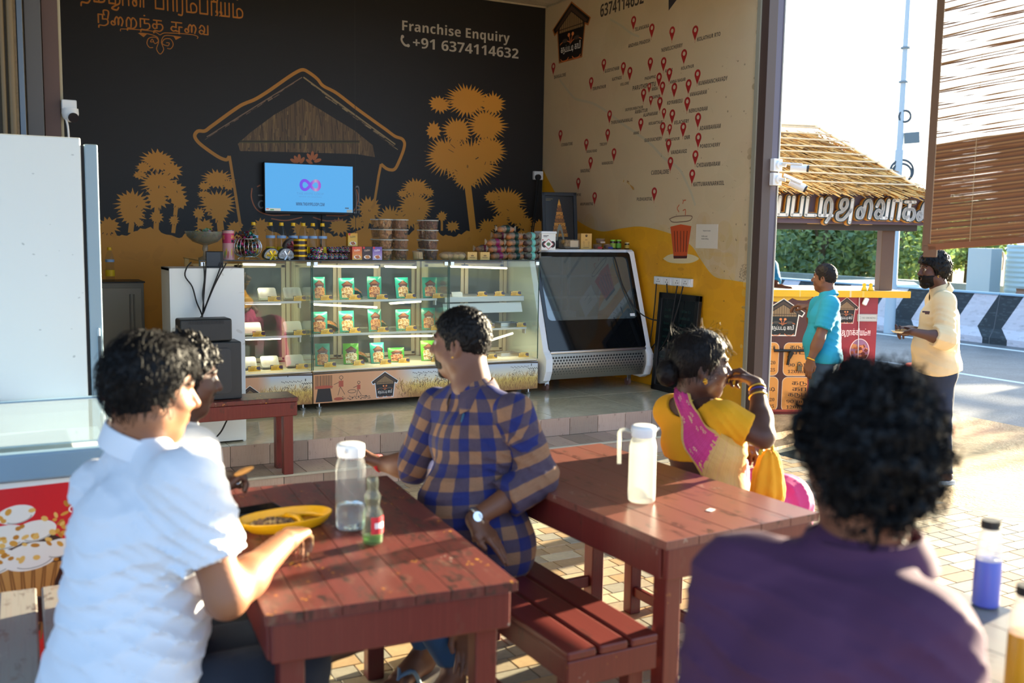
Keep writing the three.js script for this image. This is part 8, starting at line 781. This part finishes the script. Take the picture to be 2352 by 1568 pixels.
  const bc = at(1765, 1082, 3.88), bag = thing('cloth_bag', 'bright yellow cloth bag held on the lap of the person in the sari', 'bag', bc), bgf = wrinkled((x, y, z) => (Math.hypot(x, Math.max(0, Math.abs(y) - 0.045) * 0.9, z * 1.3) - (0.058 - 0.28 * y) - 0.006 * Math.sin(Math.atan2(z, x) * 7)) * 0.7, 0.006, 24); part('bag', soft(net(bgf, V(-0.15, -0.18, -0.15), V(0.15, 0.18, 0.15), 0.006)), cloth('#e09a10', { transmission: 0 }), bag); part('handle', tube([[-0.05, 0.07, 0], [-0.035, 0.12, 0.01], [-0.01, 0.13, 0.01], [0.02, 0.07, 0]], 0.007, 14, 6), mat('#b5a020', 0.7), bag);
  an.forEach((a) => shoe(t, a.clone().addScaledVector(F, -0.03).setY(0), a.clone().addScaledVector(F, 0.18).setY(0), sk, 'foot')); setBase(t, V(pel.x, 0, pel.z));
}
// ===== diner in purple, seen from behind =====
{
  seed = 209; const t = person('person in a purple shirt with curly black hair seen from behind'), F = dir(0.4, 0.9), hc = at(1985, 1070, 1.62), nk = at(1985, 1250, 1.63), H = makeHead(hc, dir(-0.3, 0.95, -0.05), nk, 1.03, { neck: 1.02 }), sL = at(1698, 1338, 1.68), sR = at(2120, 1475, 1.48), pel = at(1890, 1960, 1.5), eL = at(1640, 1800, 1.62), eR = at(2190, 1880, 1.4), wL = at(1800, 1850, 1.85), wR = at(2250, 1880, 1.65), sk = skin('#7a4e38');
  bodyOf(t, [blob(field(H.ps), [hc, nk], 0.15, 0.0042), blob(field([...arm(sL, eL, wL), ...hand(wL, F, V(0, -1, 0), [0.3, 0.3, 0.3, 0.3]).ps]), [sL, eL, wL, wL.clone().addScaledVector(F, 0.18)], 0.07, 0.007), blob(field([...arm(sR, eR, wR), ...hand(wR, F, V(0, -1, 0), [0.3, 0.3, 0.3, 0.3], 0.5, 1, -1).ps]), [sR, eR, wR, wR.clone().addScaledVector(F, 0.18)], 0.07, 0.007)], sk);
  const hm = hairMat('#0d0c0e'), hr = makeHair(H, { t: 0.021, amp: 0.02, fq: 44, nape: -0.115, top: 0.02, line: -0.01, side: 0.005, cell: 0.0036 }), h = part('hair', soft(hr.g), hm, t); locks(hr.g, 3600, 0.03, 0.0011, 1.0, H, hm, h);
  part('spectacles', mg([tube([H.w(-0.076, 0.014, 0.07), H.w(-0.084, 0.016, 0.02), H.w(-0.08, 0.012, -0.02)], 0.002, 10, 5), tube([H.w(0.076, 0.014, 0.07), H.w(0.084, 0.016, 0.02), H.w(0.08, 0.012, -0.02)], 0.002, 10, 5), new THREE.TorusGeometry(0.022, 0.0018, 6, 22).applyQuaternion(new THREE.Quaternion().setFromUnitVectors(V(0, 0, 1), H.Z)).translate(...H.w(-0.034, 0.006, 0.1).toArray()), new THREE.TorusGeometry(0.022, 0.0018, 6, 22).applyQuaternion(new THREE.Quaternion().setFromUnitVectors(V(0, 0, 1), H.Z)).translate(...H.w(0.034, 0.006, 0.1).toArray())]), MT.chrome, t); eyes(t, H);
  const m = cloth('#47203f'), f = wrinkled(field([...torsoPs({ sh: [sL, sR], pel, neck: nk.clone().add(V(0, -0.01, 0)), F, waist: 0.155, chest: 0.158, belly: 0.14, fk: 1.22 }), cap(sL, eL, 0.082, 0.07, 0.05), cap(sR, eR, 0.082, 0.07, 0.05), sleeve(eL, wL, 0.068, 0.05, 0.85), sleeve(eR, wR, 0.068, 0.05, 0.85)]), 0.005, 10, [[at(1700, 1480, 1.55), V(0.3, 0.9, 0).normalize(), 0.01, 60, 0.2], [at(1900, 1420, 1.5), V(-0.4, 0.85, 0).normalize(), 0.006, 48, 0.24], [at(2100, 1540, 1.42), V(0.6, 0.7, 0).normalize(), 0.009, 80, 0.12]]);
  const s = part('shirt', soft(blob(f, [sL, sR, pel, nk, eL, eR, wL, wR], 0.2, 0.0075)), m, t); collar(s, nk.clone().add(V(0, 0.0, 0)), hc.clone().sub(nk).add(F.clone().multiplyScalar(-0.03)), F, m, { r: 0.079, stand: 0.034, fall: 0.058, flare: 0.03, tilt: 0.012 });
  const S = sR.clone().sub(sL).setY(0).normalize(), hp = [-1, 1].map((k) => pel.clone().addScaledVector(S, k * 0.09)), kn = hp.map((p) => p.clone().addScaledVector(F, 0.4).setY(0.5)), an = kn.map((k) => k.clone().setY(0.09)); trousers(t, cloth('#1c2230'), hp, kn, an, undefined, 0.014); an.forEach((a) => shoe(t, a.clone().addScaledVector(F, -0.05).setY(0), a.clone().addScaledVector(F, 0.2).setY(0), mat('#1c1815', 0.6))); setBase(t, V(pel.x, 0, pel.z));
}
// ===== standing person in the cream shirt with a plate =====
{
  seed = 211; const t = person('person in a cream shirt and navy trousers standing on the sand with a paper plate'), F = dir(-0.97, -0.15), G = -0.15, hc = at(2143, 622, 7.28), nk = at(2158, 664, 7.3), H = makeHead(hc, dir(-0.98, -0.08, -0.02), nk, 1.0, { open: true }), sN = at(2170, 694, 7.16), sF = at(2150, 690, 7.46), pel = at(2152, 842, 7.3), eN = at(2172, 778, 7.06), wN = at(2098, 762, 7.04), eF = at(2150, 772, 7.5), wF = at(2090, 755, 7.36), sk = skin('#4f3025');
  const hd = hand(wN, at(2066, 766, 7.16).sub(wN), V(0.05, 1, 0.1), [0.45, 0.45, 0.5, 0.55], 0.6, 1.05, 1), hf = hand(wF, at(2062, 752, 7.26).sub(wF), V(0, -1, 0), [0.7, 0.7, 0.8, 0.9], 0.9, 1.05, 1);
  bodyOf(t, [blob(field(H.ps), [hc, nk], 0.15, 0.0048), blob(field([...arm(sN, eN, wN), ...hd.ps]), [sN, eN, ...hd.pts], 0.06, 0.0055), blob(field([...arm(sF, eF, wF), ...hf.ps]), [sF, eF, ...hf.pts], 0.06, 0.006)], sk);
  const hm = hairMat('#0d0b0b'), hr = makeHair(H, { t: 0.024, amp: 0.006, fq: 60, nape: -0.06, top: 0.018, line: -0.016, cell: 0.005 }), h = part('hair', soft(hr.g), hm, t); locks(hr.g, 500, 0.022, 0.0013, 0.5, H, hm, h); part('beard', soft(beard(H, { t: 0.011 })), hm, t); eyes(t, H); part('ear_ring', new THREE.TorusGeometry(0.008, 0.002, 6, 14), MT.gold, t).position.copy(H.w(H.X.dot(FW) < 0 ? 0.08 : -0.08, -0.036, -0.002));
  const m = cloth('#d9c49a'), hem = pel.y + 0.0, f0 = field([...torsoPs({ sh: [sN, sF], pel, neck: nk, F, waist: 0.15, chest: 0.14, belly: 0.14, bf: 0.05, fk: 1.02 }), cap(sN, eN, 0.078, 0.066, 0.035), sleeve(eN, wN, 0.068, 0.06, 0.35), cap(sF, eF, 0.076, 0.066, 0.035), sleeve(eF, wF, 0.066, 0.056, 0.35), cap(pel, pel.clone().add(V(0, -0.06, 0)), 0.165, 0.175, 0.05, F, 1.02)]), f = wrinkled(f0, 0.006, 11, [[at(2150, 790, 7.1), V(0.2, 0.9, 0.2).normalize(), 0.01, 50, 0.2], [at(2165, 740, 7.1), V(0.4, 0.8, 0).normalize(), 0.008, 70, 0.14]]), s = part('shirt', soft(blob((x, y, z) => Math.max(f(x, y, z), hem - 0.03 - y + 0.02 * Math.sin((x + z) * 9)), [sN, sF, pel, nk, eN, eF, wN], 0.22, 0.0095)), m, t); collar(s, nk, hc.clone().sub(nk), F, m, { r: 0.074, fall: 0.05 });
  const pk = part('sunglasses', mg([bx(0.05, 0.012, 0.01, 0, 0, 0, 0.004), bx(0.03, 0.022, 0.008, 0.008, -0.006, 0, 0.004)]), mat('#2a1c24', 0.3), t); pk.position.copy(at(2127, 716, 7.02)); pk.rotation.y = Math.atan2(F.x, F.z) + 0.9;
  const hp = [-1, 1].map((k) => pel.clone().addScaledVector(dir(0, 1), k * 0.075).add(V(0, -0.02, 0))), kn = hp.map((p, i) => p.clone().add(V(0, -0.4, 0)).addScaledVector(F, i ? 0.03 : -0.02)), an = [at(2168, 1074, 7.24).setY(G + 0.07), at(2164, 1068, 7.42).setY(G + 0.07)]; trousers(t, cloth('#1d2a42'), hp, kn, an, [0.1, 0.078, 0.064]); an.forEach((a) => { const fo = foot(a.clone().addScaledVector(F, -0.06).setY(G + 0.02), a.clone().addScaledVector(F, 0.17).setY(G + 0.02), 1); part('foot', soft(blob(field([...fo.ps, limb(a.clone().add(V(0, 0.06, 0)), a, 0.036, 0.034)]), [...fo.pts, a], 0.07, 0.008)), sk, t); const g = ext(rrect(0.28, 0.1, 0.045), 0.022, 0.003).rotateX(-Math.PI / 2).rotateY(Math.atan2(-F.z, F.x)), c = a.clone().addScaledVector(F, 0.06); const sl = part('slipper', uvm(g.translate(c.x, G + 0.002, c.z)), mat('#c9d4dc', 0.6), t); const L = F.clone().cross(UP), p = a.clone().addScaledVector(F, 0.09).setY(G + 0.03); part('strap', tube([p.clone().addScaledVector(L, 0.055), p.clone().add(V(0, 0.055, 0)), p.clone().addScaledVector(L, -0.055)], 0.016, 12, 6), mat('#bccad4', 0.6), sl); });
  const pl = thing('paper_plate', 'small silver paper plate of snacks in the hands of the person in cream', 'plate', at(2070, 764, 7.14)); part('plate', lathe([[0, 0], [0.055, 0.001], [0.07, 0.014], [0.072, 0.015], [0.056, 0.004], [0, 0.003]], 24), mat('#d8d4c8', 0.4), pl); part('snack', mg([...Array(9)].map((_, i) => new THREE.IcosahedronGeometry(0.014, 1).translate(Math.cos(i * 2.4) * 0.03, 0.012, Math.sin(i * 2.4) * 0.03))), mat('#a8783c', 0.8), pl);
  setBase(t, V(pel.x, G, pel.z));
}
// ===== standing customer in the blue polo =====
{
  seed = 213; const t = person('person in a bright blue polo shirt and jeans standing at the stall counter'), F = dir(-0.8, 0.6), G = -0.15, hc = at(1893, 640, 8.9), nk = at(1902, 676, 8.88), H = makeHead(hc, dir(-0.82, 0.57, 0.02), nk, 1.0, { neck: 1.08 }), sN = at(1908, 700, 8.72), sF = at(1880, 700, 9.05), pel = at(1893, 822, 8.85), eN = at(1882, 778, 8.66), wN = at(1862, 826, 8.66), eF = at(1868, 745, 9.1), wF = at(1857, 704, 9.2), sk = skin('#5f3b29');
  const hd = hand(wN, at(1852, 862, 8.68).sub(wN), dir(0.5, 0.8), [0.4, 0.45, 0.5, 0.55], 0.4, 1.05, 1), hf = hand(wF, at(1828, 700, 9.25).sub(wF), V(0, -1, 0), [0.6, 0.6, 0.65, 0.7], 0.7, 1.05, 1);
  bodyOf(t, [blob(field(H.ps), [hc, nk], 0.15, 0.0055), blob(field([...arm(sN, eN, wN, 1.08), ...hd.ps]), [sN, eN, ...hd.pts], 0.06, 0.006), blob(field([...arm(sF, eF, wF), ...hf.ps]), [sF, eF, ...hf.pts], 0.06, 0.006)], sk);
  const hm = hairMat('#141012'), hr = makeHair(H, { t: 0.008, amp: 0.004, fq: 110, nape: -0.055, cell: 0.005 }); part('hair', soft(hr.g), hm, t); eyes(t, H);
  const m = cloth('#0c86a8'), f = wrinkled(field([...torsoPs({ sh: [sN, sF], pel, neck: nk, F, waist: 0.158, chest: 0.15, belly: 0.145, bf: 0.045, fk: 1.1 }), sleeve(sN, eN, 0.082, 0.072, 0.72), sleeve(sF, eF, 0.08, 0.07, 0.72)]), 0.006, 11, [[at(1915, 760, 8.7), V(0.3, 0.9, 0).normalize(), 0.008, 60, 0.2]]), hem = pel.y - 0.03, s = part('polo_shirt', soft(blob((x, y, z) => Math.max(f(x, y, z), hem - y), [sN, sF, pel, nk, eN, eF], 0.2, 0.01)), m, t); collar(s, nk, hc.clone().sub(nk), F, m, { r: 0.074 });
  const hp = [-1, 1].map((k) => pel.clone().addScaledVector(dir(0.55, 0.8), k * 0.075).add(V(0, -0.04, 0))), kn = hp.map((p) => p.clone().add(V(0, -0.42, 0)).addScaledVector(F, 0.02)), an = kn.map((k) => k.clone().setY(G + 0.08)); trousers(t, cloth('#2c4660'), hp, kn, an, [0.1, 0.08, 0.066]); an.forEach((a) => shoe(t, a.clone().addScaledVector(F, -0.06).setY(G), a.clone().addScaledVector(F, 0.18).setY(G), mat('#2a2420', 0.6)));
  const D = wN.clone().sub(eN).normalize(), p = wN.clone().addScaledVector(D, -0.005); part('watch', (() => { const g = new THREE.TorusGeometry(0.032, 0.008, 6, 22); g.applyQuaternion(new THREE.Quaternion().setFromUnitVectors(V(0, 0, 1), D)); return g.translate(p.x, p.y, p.z); })(), MT.gold, t); setBase(t, V(pel.x, G, pel.z));
}
// ===== stall keeper behind the counter, half hidden by the pillar =====
{
  seed = 215; const t = person('person in a blue shirt serving behind the stall counter, half hidden by the pillar'), F = dir(0.35, -0.93), G = -0.15, hc = at(1742, 545, 10.6), nk = at(1742, 582, 10.6), H = makeHead(hc, F, nk, 1), sN = at(1770, 612, 10.55), sF = at(1712, 612, 10.65), pel = at(1742, 735, 10.65), eN = at(1782, 662, 10.35), wN = at(1815, 664, 10.1), eF = at(1735, 668, 10.3), wF = at(1758, 666, 10.1), sk = skin('#5a3827'), hd = hand(wN, at(1836, 686, 9.95).sub(wN), V(-0.2, -0.9, -0.3), [0.4, 0.4, 0.4, 0.4], 0.4, 1, -1), hf = hand(wF, at(1780, 668, 10.0).sub(wF), V(0, -1, 0), [0.3, 0.3, 0.3, 0.3], 0.3, 1, -1);
  bodyOf(t, [blob(field(H.ps), [hc, nk], 0.15, 0.006), blob(field([...arm(sN, eN, wN), ...hd.ps]), [sN, eN, ...hd.pts], 0.06, 0.006), blob(field([...arm(sF, eF, wF), ...hf.ps]), [sF, eF, ...hf.pts], 0.06, 0.007)], sk); const hm = hairMat('#121012'), hr = makeHair(H, { t: 0.012, cell: 0.006 }); part('hair', soft(hr.g), hm, t); eyes(t, H);
  const m = cloth('#1474a8'), f = wrinkled(field([...torsoPs({ sh: [sN, sF], pel, neck: nk, F }), sleeve(sN, eN, 0.08, 0.07, 0.75), sleeve(sF, eF, 0.08, 0.07, 0.75)]), 0.006, 11), s = part('shirt', soft(blob(f, [sN, sF, pel, nk, eN], 0.2, 0.012)), m, t); collar(s, nk, hc.clone().sub(nk), F, m);
  const hp = [-1, 1].map((k) => pel.clone().addScaledVector(RT, k * 0.08)), kn = hp.map((q) => q.clone().add(V(0, -0.4, 0))), an = kn.map((q) => q.clone().setY(G + 0.05)); trousers(t, cloth('#20242c'), hp, kn, an, undefined, 0.016); an.forEach((a) => shoe(t, a.clone().addScaledVector(F, -0.06).setY(G), a.clone().addScaledVector(F, 0.18).setY(G), mat('#2a2420', 0.6))); setBase(t, V(pel.x, G, pel.z));
}
// ---------- things on the tables ----------
{
  seed = 301; const TY = 0.731, jugM = phys('#f1f3f2', 0.12, { transmission: 0.92, thickness: 0, ior: 1.3 }), frost = phys('#eef0ea', 0.38, { transmission: 0.82, thickness: 0, ior: 1.3 });
  const jug = (p, lab, m, water, turn) => { const t = thing('water_jug', lab, 'jug', p, turn); part('jug', lathe([[0, 0.004], [0.04, 0.003], [0.045, 0.008], [0.046, 0.03], [0.045, 0.19], [0.04, 0.212], [0.036, 0.22], [0.036, 0.235]], 30), m, t); if (water) part('water', lathe([[0, 0.006], [0.0435, 0.006], [0.0445, water], [0, water]], 28), phys('#eaf4fa', 0.02, { transmission: 1, thickness: 0.08, ior: 1.33 }), t); const l = part('lid', lathe([[0.034, 0.222], [0.04, 0.224], [0.042, 0.25], [0.041, 0.258], [0.034, 0.262], [0, 0.262]], 28), MT.whitePl, t); part('spout', mg([tr(new THREE.ConeGeometry(0.014, 0.03, 10), 0.042, 0.248, 0, 0, 0, -1.2)]), MT.whitePl, l); part('handle', tube([[-0.04, 0.238, 0], [-0.062, 0.246, 0], [-0.078, 0.242, 0], [-0.08, 0.21, 0], [-0.079, 0.155, 0], [-0.0785, 0.13, 0]], 0.0065, 20, 8), m === frost ? m : jugM, t); return t; };
  jug(onY(806, 1214, TY), 'clear plastic water jug half full with white lid beside the soda bottle', jugM, 0.075, 0.9 + Math.PI); jug(onY(1473, 1152, TY), 'frosted empty water jug with white lid glowing in the sun', frost, 0, -0.45);
  const b = thing('soda_bottle', 'small ribbed glass soda bottle with green base and red label', 'bottle', onY(856, 1248, TY), 0.4), gm = phys('#dfeadb', 0.04, { transmission: 0.95, thickness: 0, ior: 1.45 }); part('bottle', lathe([[0, 0.003], [0.026, 0.002], [0.029, 0.008], [0.03, 0.06], [0.029, 0.092], [0.019, 0.112], [0.022, 0.128], [0.024, 0.14], [0.018, 0.152], [0.015, 0.16], [0.017, 0.178], [0.016, 0.19], [0.013, 0.196]], 26), gm, b); part('drink', lathe([[0, 0.004], [0.0275, 0.005], [0.0283, 0.024], [0, 0.024]], 24), phys('#7fae4a', 0.05, { transmission: 0.8, thickness: 0.04, ior: 1.33 }), b); const lt = ctex(256, 96, (g) => { g.clearRect(0, 0, 256, 96); g.fillStyle = '#c8242c'; g.beginPath(); g.arc(66, 48, 42, 0, 7); g.fill(); g.strokeStyle = '#f0e8e4'; g.lineWidth = 5; g.stroke(); words(g, 'Goli', 66, 62, 50, 40, '#f4ece8', 'serif', 'bold', 'center'); }); const lg = new THREE.CylinderGeometry(0.0306, 0.0306, 0.05, 20, 1, true, -0.9, 1.8).translate(0, 0.06, 0); part('label', lg, mat('#c43038', 0.4, {}), b); part('label_script', new THREE.CylinderGeometry(0.0309, 0.0309, 0.016, 14, 1, true, -0.55, 1.1).translate(0, 0.06, 0), mat('#efe4e0', 0.4), b);
  // compartment plate
  const pc = onY(657, 1208, TY), pl = thing('compartment_plate', 'oval yellow plastic plate with two hollows and minced food', 'plate', pc, 0.12), a = 0.142, c = 0.086, ring = (k, y, n = 56) => [...Array(n)].map((_, i) => { const q = i / n * 6.283, x = Math.cos(q) * a * k, z = Math.sin(q) * c * k * (1 + 0.05 * Math.cos(2 * q)); return V(x, y, z); }); { const rs = [ring(0.78, 0.002), ring(0.92, 0.018), ring(1.0, 0.034), ring(1.03, 0.035), ring(1.02, 0.03), ring(0.94, 0.014), ring(0.8, 0.0)], P = [], I = [], n = 56; rs.forEach((r) => r.forEach((p) => P.push(p.x, p.y, p.z))); for (let j = 0; j < rs.length - 1; j++) for (let i = 0; i < n; i++) { const p = j * n + i, q = j * n + (i + 1) % n; I.push(p, q, p + n, q, q + n, p + n); } const c0 = P.length / 3; P.push(0, 0.002, 0); for (let i = 0; i < n; i++) I.push(c0, i, (i + 1) % n); const g = new THREE.BufferGeometry(); g.setAttribute('position', new THREE.BufferAttribute(new Float32Array(P), 3)); g.setIndex(I); g.computeVertexNormals(); part('plate', uvm(g), mat('#e0a40c', 0.35, { side: THREE.DoubleSide }), pl); } part('divider', tube([V(0.03, 0.012, -0.07), V(0.036, 0.022, 0), V(0.03, 0.012, 0.07)], 0.009, 12, 8), mat('#e0a40c', 0.35), pl);
  const fd = [[], [], []]; for (let i = 0; i < 240; i++) { const q = rr(0, 6.28), r = Math.sqrt(rnd()); fd[i % 3].push(tr(new THREE.IcosahedronGeometry(rr(0.004, 0.008), 0), -0.045 + Math.cos(q) * r * 0.068, 0.008 + (1 - r) * 0.022 * rnd() + 0.004, Math.sin(q) * r * 0.056, rr(0, 3), rr(0, 3), 0)); } const food = thing('minced_food', 'brown and yellow minced food heaped on the yellow plate', 'food', pc, 0.12); food.userData.kind = 'stuff'; ['#7a5a40', '#a88a5a', '#5c4634'].forEach((q, i) => part('crumbs', mg(fd[i]), mat(q, 0.8), food)); solo('curry_puddle', lathe([[0, 0.006], [0.034, 0.005], [0.036, 0.003]], 20).scale(1, 1, 1.3), mat('#8a4a14', 0.25), 'pool of brown curry in the small hollow of the yellow plate', 'food').position.copy(pc).add(V(0.085, 0.002, -0.008));
  const p0 = onY(520, 1186, TY), p1 = onY(645, 1165, TY), ph = thing('mobile_phone', 'black mobile phone lying flat on the table beyond the yellow plate', 'phone', p0.clone().lerp(p1, 0.5), Math.atan2(-(p1.z - p0.z), p1.x - p0.x)); part('body', ext(rrect(0.165, 0.078, 0.012), 0.008, 0.002).rotateX(-Math.PI / 2), mat('#15191d', 0.3), ph); part('screen', ext(rrect(0.155, 0.07, 0.008), 0.001).rotateX(-Math.PI / 2).translate(0, 0.0102, 0), phys('#07080a', 0.06), ph);
  const sc = solo('paper_scrap', bx(0.03, 0.001, 0.02, 0, 0.0006, 0, 0), mat('#e8e4da', 0.8), 'small white paper scrap on the table with the empty jug', 'paper scrap'); sc.position.copy(onY(1632, 1171, TY)); sc.rotation.y = 0.4;
  // capped drink bottles on the grey table
  const cb = (p, body, lab, turn = 0) => { const t = thing('capped_bottle', lab, 'bottle', p, turn); part('lower_body', lathe([[0, 0.002], [0.029, 0.001], [0.032, 0.006], [0.031, 0.118], [0, 0.118]], 26), mat(body, 0.35), t); part('upper_body', lathe([[0.031, 0.118], [0.03, 0.15], [0.024, 0.178], [0.019, 0.19], [0.019, 0.2]], 26), phys('#f4f2ee', 0.3, { transmission: 0.6, thickness: 0 }), t); part('cap', mg([cyl(0.022, 0.022, 0.02, 0, 0.196, 0, 22), new THREE.TorusGeometry(0.0215, 0.0015, 5, 22).rotateX(Math.PI / 2).translate(0, 0.2, 0)]), MT.black, t); };
  cb(onY(2263, 1390, TY), '#5a62b8', 'drink bottle with blue body, white shoulder and black cap'); cb(onY(2352, 1580, TY).add(V(-0.01, 0, 0)), '#d8940c', 'drink bottle with yellow body, white shoulder and black cap'); cb(onY(2385, 1350, TY).add(V(0.0, 0, 0)), '#c07a94', 'drink bottle with pink body, white shoulder and black cap');
}
renderer.render(scene, camera);
